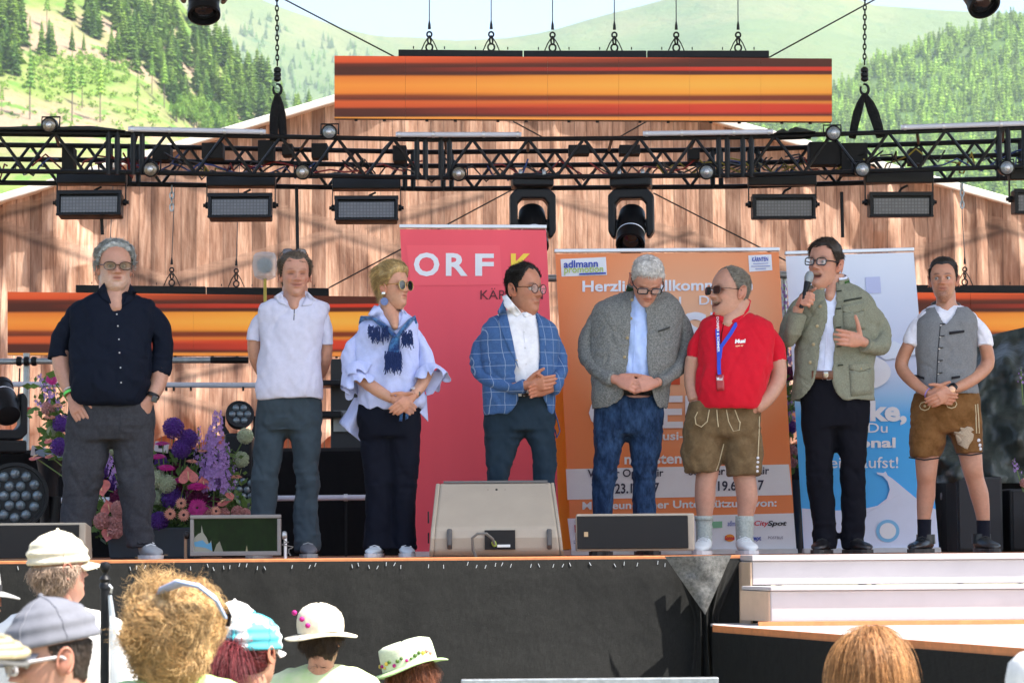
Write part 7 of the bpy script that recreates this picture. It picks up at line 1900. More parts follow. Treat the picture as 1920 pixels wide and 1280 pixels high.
# --- 6 laughing man in red polo and leather shorts
REDP = fabric('red_polo', (.52, .008, .022), wr=.42, mottle=(300, (.56, .012, .03)), wscale=8); SUEDE = fabric('brown_suede', (.115, .075, .036), wr=.4, mottle=(16, (.165, .115, .06)), vscale=14, wscale=9, rough=.95); CORD = mat('cream_cord', (.50, .42, .26), .8)
SOCK = fabric('grey_knit_sock', (.30, .34, .31), weave=500, wr=.7, mottle=(90, (.40, .44, .41)), wscale=20)
def x6(root, D, M, k):
 flap(root, D, [(1344, 582, -.07), (1336, 588, -.09), (1345, 598, -.12), (1357, 606, -.135), (1353, 594, -.11)], REDP, 'collar_flap'); flap(root, D, [(1395, 556, .02), (1408, 564, .0), (1404, 582, -.05), (1384, 604, -.115), (1362, 604, -.135), (1378, 590, -.09), (1390, 572, -.03)], REDP, 'collar_flap')
 neck_ring(root, P(1375, 590, D + .02), .088, .085, .055, REDP, 'collar_band', -20, 200, tilt=.03)
 band(root, [P(1358, 602, D - .128), P(1353, 625, D - .138), P(1351, 650, D - .148)], .004, fabric('dark_red_placket', (.12, .002, .005)), 'placket_seam')
 BL = fabric('blue_lanyard', (.03, .07, .50), wr=.1, rough=.6)
 for pts_ in ([(1398, 566, -.03), (1390, 590, -.09), (1370, 625, -.145), (1352, 650, -.165), (1349, 672, -.18)], [(1344, 586, -.1), (1345, 620, -.14), (1347, 650, -.165), (1348, 672, -.18), (1348, 690, -.186), (1349, 702, -.19)]):
  mb = MB(); pp = [proj(P(x, y, D + d), .008) for x, y, d in pts_]; rs_ = []
  for i, p in enumerate(pp):
   t = (pp[min(i + 1, len(pp) - 1)] - pp[max(i - 1, 0)]).normalized(); s_ = t.cross(Vector((0, 1, 0))).normalized() * .0105; b_ = Vector((0, .003, 0)); rs_.append([tuple(p - s_), tuple(p + s_), tuple(p + s_ + b_), tuple(p - s_ + b_)])
  mb.rings(rs_); mb.build('lanyard', BL, root)
 lettering('DORFER & SOMMER', lambda u, v: proj(P(1343.2 + 4.6 * v + 1.6 * u, 594 + 66 * u, D - .15), .012), W_, root, .02)
 flap(root, D, [(1342, 701, -.197), (1357, 702, -.197), (1358, 732, -.2), (1344, 733, -.2)], mat('red_badge', (.35, .02, .03), .3, var=.2, coat=.6), 'badge'); lettering('Musi', lambda u, v: proj(P(1344 + 11 * u, 713 - 6 * v, D - .18), .010), W_, root, .03)
 lettering('Musi', lambda u, v: proj(P(1378 + 20 * u, 644 - 8 * v - 1.5 * u, D - .15), .004), W_, root, .05, shear=.1); lettering('open air', lambda u, v: proj(P(1379 + 15 * u, 651 - 4.5 * v - 1 * u, D - .15), .004), mat('ink_gold', lin(240, 190, 150), .5), root, .03)
 for l in ([(1330, 768, -.145), (1326, 790, -.15), (1315, 800, -.145), (1305, 795, -.135), (1303, 782, -.13), (1308, 772, -.13)], [(1344, 768, -.145), (1345, 785, -.15), (1347, 800, -.148)], [(1378, 768, -.145), (1384, 785, -.145), (1388, 793, -.14)], [(1362, 768, -.15), (1366, 790, -.15), (1375, 808, -.14), (1386, 806, -.135), (1388, 790, -.135)], [(1357, 832, -.10), (1350, 860, -.105), (1343, 882, -.105)], [(1424, 780, -.06), (1423, 820, -.07), (1421, 860, -.07)]): band(root, [P(x, y, D + d) for x, y, d in l], .0028, CORD, 'lacing')
 buttons(root, D, [(1421, 858, -.085), (1421, 866, -.085), (1420, 875, -.085), (1420, 883, -.085)], BTN_W, .008)
 glasses(root, M, 'sun', FR_BR, SUNG, 1.2, 'sunglasses')
 for c in (1320, 1396):
  mb = MB(); pp = [P(c + (1 if i % 2 else -1) * .6, 970 + i * 6, D + .01) for i in range(9)]; mb.tube(pp, [(15.5 if c < 1350 else 17) / FPX * D * (1 + .07 * (i % 2)) * (1 - .012 * i) for i in range(9)], 16); o = mb.build('sock', SOCK, root, smooth='all')
  mb = MB(); mb.tube([P(c, 967, D + .01), P(c, 976, D + .01)], [17 / FPX * D] * 2, 16); mb.build('sock_cuff', SOCK, root, smooth='all')
  shoe(root, c, 1034, D - .02, (-.2 if c < 1350 else .12, -1, 0), mat('white_sneaker', (.62, .68, .70), .5, bump=.2, bscale=120), SOLE_W, .28, .105, .085)
T6 = [(586, 1346, 1408, .07, .02), (594, 1326, 1430, .09, .02), (608, 1310, 1450, .11, .01), (640, 1304, 1455, .13), (690, 1302, 1450, .15, -.02), (735, 1303, 1438, .155, -.025), (760, 1306, 1432, .15, -.02), (769, 1309, 1429, .14, -.015)]
S6L = [(1320, 616, .01, 23), (1305, 648, .01, 20), (1299, 677, 0, 17)]; S6R = [(1438, 620, .02, 26), (1454, 652, .02, 24), (1459, 682, .01, 20)]
PV6 = [(750, 1290, 1428, .125), (780, 1284, 1430, .13), (810, 1282, 1428, .125), (822, 1290, 1424, .11)]
L6 = [(800, 1282, 1362, .105), (840, 1280, 1358, .105), (886, 1279, 1350, .10)]; L6b = [(800, 1350, 1430, .105), (840, 1353, 1430, .105), (892, 1362, 1428, .10)]
hair6 = dict(mask=hairline([(0,.216),(30,.221),(48,.202),(62,.168),(74,.142),(84,.104),(95,.108),(105,.108),(118,.062),(180,.04)]), thick=.004, mat=hair_mat('short_grey_hair', (.20, .185, .15)), rough=.3, flow=lambda x, y, z: (x * .5, .6, -.5), n=3600, L=0.012, r=0.001, seg=3, lift=.3, mess=.2, tone=(.6, 1.5), clump=0.15)
build_person(dict(D=15.1, foot=(1360, 1034), label='laughing man in red polo shirt, brown leather shorts and blue lanyard', seed=71, skinmat=('skin_fair', (.47, .262, .185)),
 head=dict(c=(1369, 547), h=95, yaw=-62, pitch=-2, smile=.9, open=.75, teeth=True, wide=1.04, jaw=1.15, brow=(.6, .5, .42), noeyes=True),
 neck=[(1382, 562, .02, 26), (1378, 588, .0, 27), (1366, 602, -.05, 15), (1361, 610, -.1, 6)], core=[T6, PV6], core_limbs=[S6L, S6R],
 skin=[[(1300, 668, 0, 14.5), (1296, 712, .01, 14.5), (1302, 752, -.03, 11.5)], [(1458, 672, .01, 16), (1459, 712, 0, 16), (1438, 748, -.05, 13.5), (1416, 766, -.07, 12)],
  [(1322, 800, 0, 30), (1328, 870, 0, 22), (1323, 905, 0, 20), (1322, 935, .01, 20), (1321, 965, .01, 15), (1320, 1000, .01, 11.5), (1320, 1028, .01, 11)], [(1392, 800, 0, 30), (1394, 880, 0, 22), (1398, 905, 0, 21), (1401, 935, .01, 20.5), (1398, 965, .01, 15.5), (1395, 1000, .01, 11.5), (1395, 1028, .01, 11)]],
 hands=[dict(w=(1302, 754, -.035), f=(.3, .0, -.95), s=(.6, -.6, 0), n=(.6, .4, 0), curl=[.2] * 4, fingers=False, k=1.05), dict(w=(1414, 767, -.075), f=(-.75, .1, -.6), s=(-.4, -.4, .6), n=(-.2, .9, 0), curl=[.2] * 4, fingers=False, k=1.05)],
 hair=[hair6], clothes=[dict(name='leather_shorts', mat=SUEDE, rings=[PV6, L6, L6b], fold=.005, comp=[(800, 40, .004)]), dict(arm=0.82, name='polo_shirt', mat=REDP, rings=[T6], limbs=[S6L, S6R], fold=.0045)], extra=x6))
# --- 7 speaker in green grey jacket
LOD = fabric('green_grey_loden', (.175, .185, .135), wr=.35, mottle=(120, (.235, .245, .185)), wscale=7); BLKT = fabric('black_trousers', (.0055, .006, .010), wr=.45, sheen=0, wscale=8); GRN = fabric('green_collar_patch', (.035, .10, .022), wr=.1); PIPE = fabric('dark_piping', (.035, .04, .03), wr=.1); PSHIRT = fabric('pale_blue_white_shirt', (.62, .68, .84), wr=.45, wscale=9)
def x7(root, D, M, k):
 neck_ring(root, P(1563, 545, D + .03), .100, .098, .075, LOD, 'stand_collar', -75, 246, tilt=.022, flare=-.12); neck_ring(root, P(1563, 545, D + .03), .090, .088, .088, PSHIRT, 'shirt_collar', -72, 246, tilt=.022, flare=-.10); neck_ring(root, P(1563, 541, D + .03), .1015, .0995, .052, GRN, 'collar_patch', -52, 8, tilt=.022, flare=-.10)
 buttons(root, D, [(1540, 542, -.105), (1538, 574, -.128), (1532, 611, -.138), (1525, 645, -.14), (1519, 679, -.15)], BTN_G, .010)
 for (y, x) in ((545, 1573), (578, 1572), (613, 1572), (649, 1573), (684, 1576)): flap(root, D, [(x - 5, y, -.128 - .02 * (y > 600)), (x + 5, y - 1, -.126 - .02 * (y > 600)), (x + 5, y + 1, -.126 - .02 * (y > 600)), (x - 5, y + 2, -.128 - .02 * (y > 600))], PIPE, 'buttonhole')
 # pockets
 flap(root, D, [(1582, 563, -.125), (1616, 557, -.095), (1616, 559, -.095), (1582, 566, -.125)], PIPE, 'pocket_welt')
 flap(root, D, [(1580, 573, -.128), (1620, 566, -.092), (1620, 581, -.098), (1600, 590, -.122), (1580, 584, -.132)], LOD, 'pocket_flap'); flap(root, D, [(1581, 586, -.131), (1620, 583, -.098), (1622, 616, -.105), (1582, 620, -.137)], LOD, 'pocket')
 flap(root, D, [(1592, 683, -.136), (1632, 680, -.098), (1632, 690, -.098), (1612, 697, -.125), (1593, 692, -.137)], LOD, 'pocket_flap'); flap(root, D, [(1593, 695, -.138), (1632, 692, -.1), (1635, 738, -.105), (1596, 742, -.14)], LOD, 'pocket')
 band(root, [P(1580, 584, D - .136), P(1600, 590, D - .126), P(1620, 581, D - .102)], .0025, PIPE, 'pocket_piping'); band(root, [P(1592, 692, D - .14), P(1612, 697, D - .129), P(1632, 690, D - .102)], .0025, PIPE, 'pocket_piping')
 buttons(root, D, [(1599, 582, -.126), (1614, 691, -.126)], BTN_G, .008)
 flap(root, D, [(1522, 695, -.128), (1562, 695, -.13), (1562, 711, -.13), (1522, 710, -.128)], mat('tan_belt', (.12, .045, .02), .4, var=.15), 'belt'); flap(root, D, [(1543, 696, -.136), (1556, 696, -.136), (1556, 711, -.136), (1543, 711, -.136)], mat('buckle', (.6, .58, .5), .25, .8), 'buckle')
 glasses(root, M, 'rect', FR_BK, CLEAR, 1.4)
 band(root, [P(1553, 540, D - .105), P(1551, 610, D - .118), P(1546, 690, D - .13)], .0022, PSHIRT, 'placket_seam')
 for f in (.0,): shoe(root, 1546, 1034, D - .02, (-.35, -1, 0), mat('black_shoe', (.01, .01, .012), .3), SOLE_B); shoe(root, 1600, 1034, D - .02, (.35, -1, 0), MATS['black_shoe'], SOLE_B)
T7 = [(536, 1535, 1588, .065, .03), (560, 1505, 1625, .10, .015), (640, 1502, 1632, .115, -.005), (700, 1502, 1630, .12, -.012), (712, 1503, 1630, .118, -.01)]
J7 = [(530, 1532, 1588, .075, .035, 1542, 1561), (540, 1512, 1612, .095, .03, 1543, 1562), (556, 1494, 1634, .113, .02, 1544, 1562), (590, 1487, 1648, .127, .01, 1545, 1560), (640, 1490, 1645, .132, 0, 1537, 1557), (690, 1488, 1640, .137, -.01, 1527, 1555), (720, 1484, 1640, .137, -.01, 1521, 1557), (740, 1481, 1640, .137, -.01, 1508, 1564), (753, 1482, 1642, .132, -.01, 1494, 1574)]
S7L = [(1504, 566, .01, 27), (1484, 605, 0, 26), (1477, 636, -.05, 24), (1487, 620, -.11, 21), (1496, 588, -.125, 16)]; S7R = [(1630, 576, .01, 27), (1650, 618, .02, 25), (1652, 646, -.02, 23), (1634, 652, -.1, 19), (1620, 645, -.15, 17)]
PV7 = [(698, 1502, 1632, .115), (750, 1500, 1632, .12), (802, 1503, 1628, .11)]
L7 = [(790, 1502, 1568, .095), (850, 1508, 1564, .088), (900, 1512, 1562, .082), (960, 1520, 1566, .078), (1000, 1525, 1570, .08), (1029, 1524, 1569, .085)]; L7b = [(790, 1560, 1630, .095), (850, 1571, 1626, .088), (900, 1574, 1624, .082), (960, 1578, 1624, .075), (1000, 1578, 1622, .08), (1029, 1577, 1623, .085)]
hair7 = dict(mask=hairline([(0,.190),(30,.194),(46,.182),(60,.152),(74,.125),(82,.092),(92,.105),(104,.108),(118,.068),(180,.045)]), thick=lambda x, y, z: .002 + .008 * np.clip((z - .15) / .05, 0, 1), mat=hair_mat('dark_brown_hair', (.035, .022, .014)), rough=0.1, flow=lambda x, y, z: (-.8 if z > .18 else x, -.25 if z > .18 else .4, .1 if z > .18 else -.6), n=3600, L=0.026, r=0.0011, seg=4, lift=0.1, mess=.1, tone=(.6, 1.5))
SP7 = build_person(dict(D=15.3, foot=(1570, 1032), label='man in green grey jacket and glasses speaking into a hand held microphone', seed=83, skinmat=('skin_tan', (.48, .255, .175)),
 head=dict(c=(1547, 495), h=93, yaw=-36, pitch=-3, roll=4, wide=.94, deep=.9, open=.8, teeth=True, smile=.2, brow=(.25, .19, .15), jaw=1.08, look=(-.35, -1, 0)),
 neck=[(1560, 515, .03, 23), (1562, 540, .02, 24), (1557, 552, -.05, 13), (1554, 560, -.09, 6)], core=[T7, PV7], core_limbs=[S7L[:3], S7R[:3], [(1538, 800, 0, 28), (1540, 900, 0, 22), (1546, 1030, 0, 18)], [(1596, 800, 0, 28), (1599, 900, 0, 22), (1600, 1030, 0, 18)]],
 skin=[[(1480, 632, -.06, 7), (1488, 612, -.12, 8), (1498, 574, -.125, 11)], [(1648, 646, -.03, 6), (1628, 645, -.13, 8), (1616, 640, -.17, 10.5)]],
 hands=[dict(w=(1499, 570, -.125), f=(.10, -.95, .22), s=(.25, .25, .95), n=(.95, .1, -.25), curl=[1.1, 1.15, 1.15, 1.15], k=1.12, thumb=(.75, .45, .45), tcurl=.35), dict(w=(1617, 640, -.175), f=(-.72, -.55, .1), s=(-.1, -.2, 1), n=(-.3, .5, -.35), curl=[.22, .28, .34, .4], k=1.12, spread=.2, thumb=(.35, .95, .05), tcurl=.08)],
 hair=[hair7], clothes=[dict(name='trousers', mat=BLKT, rings=[PV7, L7, L7b], fold=.004, comp=[(1000, 30, .006), (880, 40, .004)]), dict(name='shirt', mat=PSHIRT, rings=[T7], fold=.004), dict(arm=0.74, name='jacket', mat=LOD, shell=J7, limbs=[S7L, S7R], fold=.0035, comp=[(640, 25, .004)], voxel=.0085)], extra=x7))
mic = empty('microphone', P(1508, 560, 15.08), 'grey headed black microphone held by the speaker in green grey jacket', 'microphone')
a_, b_ = P(1519, 512, 15.10), P(1502, 577, 15.07)
dm = (b_ - a_).normalized()
mb = MB(); mb.lathe(a_ + dm * .05, [(.020, 0), (.0205, .01), (.015, .05), (.0125, .14), (.013, (b_ - a_).length - .05)], dm, 14); mb.build('handle', BLACK, mic, True)
mb = MB(); mb.lathe(a_ - dm * .012, [(.004, 0), (.017, .006), (.0245, .022), (.0265, .04), (.024, .058), (.0205, .066)], dm, 16); mb.build('grille', mat('mic_mesh', (.28, .32, .34), .4, .5, bump=.8, bscale=700, bdist=.003), mic, True)
# --- 8 man in waistcoat and leather shorts
VEST = fabric('grey_waistcoat', (.155, .165, .175), wr=.3, mottle=(130, (.205, .215, .225)), wscale=7); TEE = fabric('white_tee', (.72, .73, .80), wr=.4, wscale=9); BRSU = fabric('tan_suede', (.135, .062, .018), wr=.4, mottle=(14, (.19, .095, .034)), vscale=14, rough=.95, wscale=9); DKTRIM = fabric('dark_trim', (.018, .018, .022), wr=.1)
def x8(root, D, M, k):
 neck_ring(root, P(1772, 588, D + .01), .07, .07, .02, TEE, 'neckline', -180, 180, tilt=.03)
 neck_ring(root, P(1774, 582, D + .02), .088, .082, .03, VEST, 'stand_collar', -55, 235, tilt=.04)
 band(root, [P(1763, 612, D - .122), P(1759, 660, D - .124), P(1755, 735, D - .125)], .0025, DKTRIM, 'front_edge')
 for x, y in ((1764, 609), (1763, 631), (1761, 653), (1760, 677), (1759, 700)): buttons(root, D, [(x, y, -.127)], BTN_W, .006); flap(root, D, [(x - 2, y - 1.5, -.124), (x + 8, y - 2.5, -.122), (x + 8, y - 1, -.122), (x - 2, y, -.124)], DKTRIM, 'buttonhole')
 flap(root, D, [(1780, 622, -.118), (1808, 619, -.108), (1808, 623, -.108), (1780, 627, -.118)], DKTRIM, 'pocket_welt'); flap(root, D, [(1716, 702, -.09), (1733, 707, -.112), (1733, 711, -.112), (1716, 706, -.09)], DKTRIM, 'pocket_welt'); flap(root, D, [(1784, 706, -.118), (1800, 704, -.112), (1800, 708, -.112), (1784, 711, -.118)], DKTRIM, 'pocket_welt')
 # embroidered emblem, side lacing, buttons
 EM = mat('cream_embroidery', (.42, .34, .24), .8, var=.25, vscale=200, bump=.6, bscale=400)
 lion = [(1808, 840), (1803, 834), (1795, 832), (1797, 827), (1804, 828), (1801, 820), (1796, 815), (1788, 814), (1789, 809), (1797, 810), (1804, 813), (1808, 809), (1800, 805), (1801, 801), (1811, 803), (1814, 799), (1822, 801), (1826, 806), (1820, 809), (1826, 814), (1824, 824), (1818, 833), (1814, 842)]
 flap(root, D, [(x, y, -.109 + .0011 * max(0, x - 1808)) for x, y in lion], EM, 'emblem', .003)
 for l in ([(1829, 758, -.075), (1830, 785, -.08), (1831, 812, -.082)], [(1833, 757, -.068), (1835, 785, -.072), (1836, 812, -.074)]): band(root, [P(x, y, D + d) for x, y, d in l], .0035, CORD, 'lacing')
 buttons(root, D, [(1835, 825, -.082), (1837, 834, -.08), (1838, 841, -.08)], BTN_W, .010)
 for (x, y) in ((1734, 761), (1784, 757)):
  p = [P(x + 10 * math.cos(t), y + 8 * math.sin(t), D - .124 + (.02 if x < 1740 else .008)) for t in np.linspace(0, 6.28, 9)]; band(root, p, .003, CORD, 'flap_stitching'); buttons(root, D, [(x, y, -.128 + (.022 if x < 1740 else .008))], BTN_G, .008)
 for l in ([(1704, 857, -.10), (1733, 862, -.105), (1762, 858, -.1)], [(1793, 851, -.1), (1820, 853, -.106), (1843, 849, -.085)]): band(root, [P(x, y, D + d) for x, y, d in l], .004, DKTRIM, 'hem_piping')
 wrist_band(root, P(1788, 728, D - .135), (-.7, -.35, -.35), .030, .022, BLACK, 'watch_strap'); p = P(1784, 731, D - .172); mb = MB(); mb.lathe(p, [(.018, 0), (.021, .003), (.021, .008), (.012, .010)], (-.1, -1, .1), 16); mb.build('gold_watch', mat('rose_gold', (.75, .42, .24), .25, .8), root, True)
 wrist_band(root, P(1739, 736, D - .14), (.7, -.35, -.4), .028, .008, mat('violet_band', (.3, .22, .6), .5), 'violet_wristband')
 for c, y0 in ((1733, 973), (1844, 975)):
  mb = MB(); mb.tube([P(c, y0, D + .01), P(c, y0 + 14, D + .01), P(c, 1018, D + .01)], [13.5 / FPX * D, 12.8 / FPX * D, 13 / FPX * D], 14); mb.build('sock', fabric('black_sock', (.008, .009, .016)), root, True)
  shoe(root, c, 1034, D - .0, (-.55 if c < 1800 else .2, -1, 0), mat('black_boot', (.014, .017, .019), .3, var=.3), SOLE_B, .28, .1, .08, boot=.055, name='boot')
T8 = [(570, 1752, 1798, .05, .02), (578, 1736, 1814, .075, .02), (594, 1718, 1834, .10, .01), (640, 1720, 1830, .108), (700, 1724, 1826, .108), (715, 1726, 1826, .10)]
V8 = [(576, 1738, 1814, .088, .02, 1751, 1790), (590, 1724, 1830, .107, .01, 1755, 1784), (602, 1717, 1834, .115, .003, 1761, 1774), (614, 1715, 1834, .119, 0, 1765.5, 1767), (660, 1717, 1832, .12, 0, 1765.5, 1767), (700, 1719, 1831, .121, 0, 1765.5, 1767), (742, 1715, 1836, .122, 0, 1765.5, 1767)]
S8L = [(1726, 601, .01, 21), (1711, 628, .01, 18), (1707, 649, 0, 16.5)]; S8R = [(1827, 601, .01, 21), (1841, 628, .01, 18.5), (1845, 650, 0, 17)]
PV8 = [(734, 1713, 1836, .115), (770, 1708, 1840, .12), (800, 1706, 1842, .115), (812, 1712, 1838, .10)]
L8 = [(790, 1706, 1775, .10), (830, 1705, 1772, .10), (858, 1704, 1762, .10)]; L8b = [(790, 1765, 1842, .10), (830, 1785, 1843, .10), (851, 1793, 1843, .10)]
hair8 = dict(mask=hairline([(0,.190),(30,.194),(46,.178),(60,.150),(74,.128),(82,.095),(92,.108),(104,.11),(118,.07),(180,.048)]), thick=lambda x, y, z: .002 + .008 * np.clip((z - .16) / .05, 0, 1), mat=hair_mat('black_hair', (.014, .011, .010)), rough=0.1, flow=lambda x, y, z: (.5 if z > .18 else x, .5, .05 if z > .18 else -.6), n=3000, L=0.022, r=0.0011, seg=4, lift=0.08, mess=.08, tone=(.6, 1.5))
build_person(dict(D=15.4, foot=(1775, 1032), label='man in grey waistcoat and embroidered leather shorts with hands crossed', seed=97, skinmat=('skin_olive', (.46, .235, .15)),
 head=dict(c=(1769, 524), h=80, yaw=-14, pitch=0, wide=.97, brow=(.14, .11, .10), beard=((.35, .30, .30), 'goatee', .8), smile=.15, jaw=1.0, look=(-.3, -1, 0)),
 neck=[(1773, 543, .03, 18), (1774, 572, .01, 19), (1773, 590, -.035, 12), (1772, 598, -.07, 6)], core=[T8, PV8], core_limbs=[S8L, S8R],
 skin=[[(1705, 644, 0, 12.5), (1690, 686, .02, 13), (1714, 718, -.08, 11.5), (1742, 737, -.15, 8.5)], [(1847, 645, 0, 12.5), (1851, 684, .02, 13.5), (1816, 716, -.08, 12), (1784, 731, -.15, 8.5)],
  [(1738, 800, 0, 27), (1738, 850, 0, 23), (1737, 884, -.012, 20), (1737, 905, 0, 17.5), (1736, 930, .012, 18), (1733, 960, .01, 14), (1732, 985, .01, 11.5), (1732, 1020, .01, 11)], [(1808, 800, 0, 27), (1818, 845, 0, 23), (1823, 876, -.012, 20), (1828, 898, 0, 17.5), (1836, 926, .012, 18), (1842, 960, .01, 14), (1844, 985, .01, 11.5), (1845, 1020, .01, 11)]],
 hands=[dict(w=(1742, 738, -.155), f=(.85, -.25, -.25), s=(.4, -.3, .8), n=(.2, .5, -.6), curl=[.3, .35, .4, .4]), dict(w=(1783, 733, -.16), f=(-.72, -.35, -.4), s=(-.6, -.2, .7), n=(.0, .6, -.6), curl=[.3, .35, .4, .45])],
 hair=[hair8], clothes=[dict(name='leather_shorts', mat=BRSU, rings=[PV8, L8, L8b], fold=.005, comp=[(800, 30, .004)]), dict(arm=0.86, name='t_shirt', mat=TEE, rings=[T8], limbs=[S8L, S8R], fold=.004), dict(name='waistcoat', mat=VEST, shell=V8, fold=.0025, voxel=.008, th=.013)], extra=x8))
# ================================================================== FLOWERS
PET = {}
def petal(name, c, rough=.55, tr_=.25):
 if name in PET: return PET[name]
 k = NT('petal_' + name); v = k.noise(60, 4, .6)
 c1 = k.ramp(v, [(.3, tuple(x * .75 for x in c)), (.7, tuple(min(1, x * 1.2) for x in c))])
 k.l(c1, k.b.inputs['Base Color']); k.b.inputs['Roughness'].default_value = rough
 t = k.n('ShaderNodeBsdfTranslucent'); k.l(c1, t.inputs[0]); m_ = k.n('ShaderNodeMixShader'); m_.inputs[0].default_value = tr_
 k.l(k.b.outputs[0], m_.inputs[1]); k.l(t.outputs[0], m_.inputs[2]); k.l(m_.outputs[0], k.out.inputs[0])
 PET[name] = k.m; return k.m
VIO = petal('violet', (.115, .035, .30)); LIL = petal('lilac', (.42, .25, .60)); WGR = petal('white_green', (.52, .60, .42)); CORAL = petal('coral', (.72, .22, .20)); MAG = petal('magenta', (.50, .012, .22)); PEACH = petal('peach', (.75, .34, .24)); PINK = petal('pale_pink', (.66, .36, .34)); DMAG = petal('dark_magenta', (.16, .012, .08)); LEAFG = petal('leaf_green', (.10, .19, .035)); STEM = mat('stem_green', (.12, .2, .05), .6); YELS = mat('spadix', (.8, .55, .3), .5); DARKC = mat('gerbera_eye', (.03, .012, .015), .8)
def ball_mesh(r, n, size, rr):
 mb = MB()
 for q in range(n):
  z = 1 - 2 * (q + .5) / n; a = q * 2.399963; s_ = math.sqrt(1 - z * z); u = Vector((s_ * math.cos(a), s_ * math.sin(a), z))
  t = u.cross(Vector((.3, .5, .8))).normalized(); b = u.cross(t); c = u * r * rr.uniform(.82, 1.0); ph = rr.uniform(0, 2)
  for w in range(3):
   d = t * math.cos(ph + w * 2.09) + b * math.sin(ph + w * 2.09); e = t * math.cos(ph + w * 2.09 + .9) + b * math.sin(ph + w * 2.09 + .9)
   mb.add([tuple(c - u * size * .4), tuple(c + d * size + u * size * .3), tuple(c + e * size + u * size * .35)], [(0, 1, 2)])
 mb.sphere((0, 0, 0), r * .78, 10, 7); return mb
def place(mb_proto, name, m_, parent, p):
 me = mb_proto.mesh(name); fix_normals(me); me.materials.append(m_)
 o = bpy.data.objects.new(name, me); COL.objects.link(o); o.parent = parent; o.location = Vector(p) - wloc(parent); return o
def daisy(parent, p, r, nrm_, m_, petals=22, eye=True, rr=random):
 n_ = Vector(nrm_).normalized(); a = Vector((0, 0, 1)) if abs(n_.z) < .9 else Vector((1, 0, 0)); u = (a - n_ * a.dot(n_)).normalized(); w = n_.cross(u); mb = MB(); p = Vector(p)
 for ring, (r0, lf) in enumerate(((1, 0), (.72, .12))):
  for q in range(petals):
   t = 2 * math.pi * (q + .5 * ring) / petals; d = u * math.cos(t) + w * math.sin(t); s_ = n_.cross(d) * r * .13; L = r * r0 * rr.uniform(.9, 1.08)
   b = p + n_ * r * lf
   mb.add([tuple(b + d * r * .12 - s_ * .4), tuple(b + d * L * .6 - s_ + n_ * r * .08), tuple(b + d * L), tuple(b + d * L * .6 + s_ + n_ * r * .08), tuple(b + d * r * .12 + s_ * .4)], [(0, 1, 2, 3, 4)])
 o = mb.build('gerbera', m_, parent)
 if eye: e = MB(); e.lathe(p, [(r * .26, 0), (r * .28, r * .1), (r * .16, r * .18), (r * .02, r * .2)], n_, 12); e.build('flower_eye', DARKC, o, True)
def anthurium(parent, p, r, nrm_, up, m_):
 n_ = Vector(nrm_).normalized(); v = Vector(up); v = (v - n_ * v.dot(n_)).normalized(); w = v.cross(n_); p = Vector(p); mb = MB(); ring = []
 for t in np.linspace(0, 2 * math.pi, 29)[:-1]:
  x_ = 16 * math.sin(t) ** 3 / 17; z_ = (13 * math.cos(t) - 5 * math.cos(2 * t) - 2 * math.cos(3 * t) - math.cos(4 * t)) / 17
  ring.append((x_, z_))
 vs_ = [p - n_ * r * .12]
 for f in (.5, 1.0):
  for x_, z_ in ring: vs_.append(p + (w * x_ + v * z_) * r * f + n_ * r * (.10 * f * math.cos(3 * x_) - .12 * (1 - f)))
 n = len(ring); fs = [(0, 1 + i, 1 + (i + 1) % n) for i in range(n)] + [(1 + i, 1 + n + i, 1 + n + (i + 1) % n, 1 + (i + 1) % n) for i in range(n)]
 mb.add([tuple(q) for q in vs_], fs); o = mb.build('anthurium', m_, parent, smooth='all')
 mb = MB(); mb.tube([p + v * r * .35, p + v * r * .1 + n_ * r * .25, p - v * r * .3 + n_ * r * .4], [r * .06, r * .07, r * .05], 7, roundcap=True); mb.build('spadix', YELS, o, True)
def spike(parent, a, b, r, m_, n, rr, name='delphinium'):
 a, b = Vector(a), Vector(b); mb = MB()
 for q in range(n):
  f = q / n; c = a.lerp(b, f); t = q * 2.4 + rr.uniform(-.3, .3); rad = r * (.25 + .75 * f) * rr.uniform(.6, 1.1)
  d = Vector((math.cos(t), math.sin(t) * .8, rr.uniform(-.2, .2))); p = c + d * rad; s_ = r * rr.uniform(.32, .5) * (.5 + .5 * f)
  n_ = (d + Vector((0, -.5, .1))).normalized(); u = n_.cross(Vector((0, 0, 1))).normalized(); w = n_.cross(u)
  for k_ in range(5):
   e = k_ * 1.2566 + t; d1 = u * math.cos(e) + w * math.sin(e); d2 = u * math.cos(e + .55) + w * math.sin(e + .55); d3 = u * math.cos(e - .55) + w * math.sin(e - .55)
   mb.add([tuple(p), tuple(p + d3 * s_ * .7 + n_ * s_ * .25), tuple(p + d1 * s_ + n_ * s_ * .2), tuple(p + d2 * s_ * .7 + n_ * s_ * .25)], [(0, 1, 2, 3)])
 o = mb.build(name, m_, parent); o['kind'] = 'stuff'
 mb = MB(); mb.tube([a, b, b + (b - a).normalized() * .12], .004, 5); mb.build('stem', STEM, o, True)
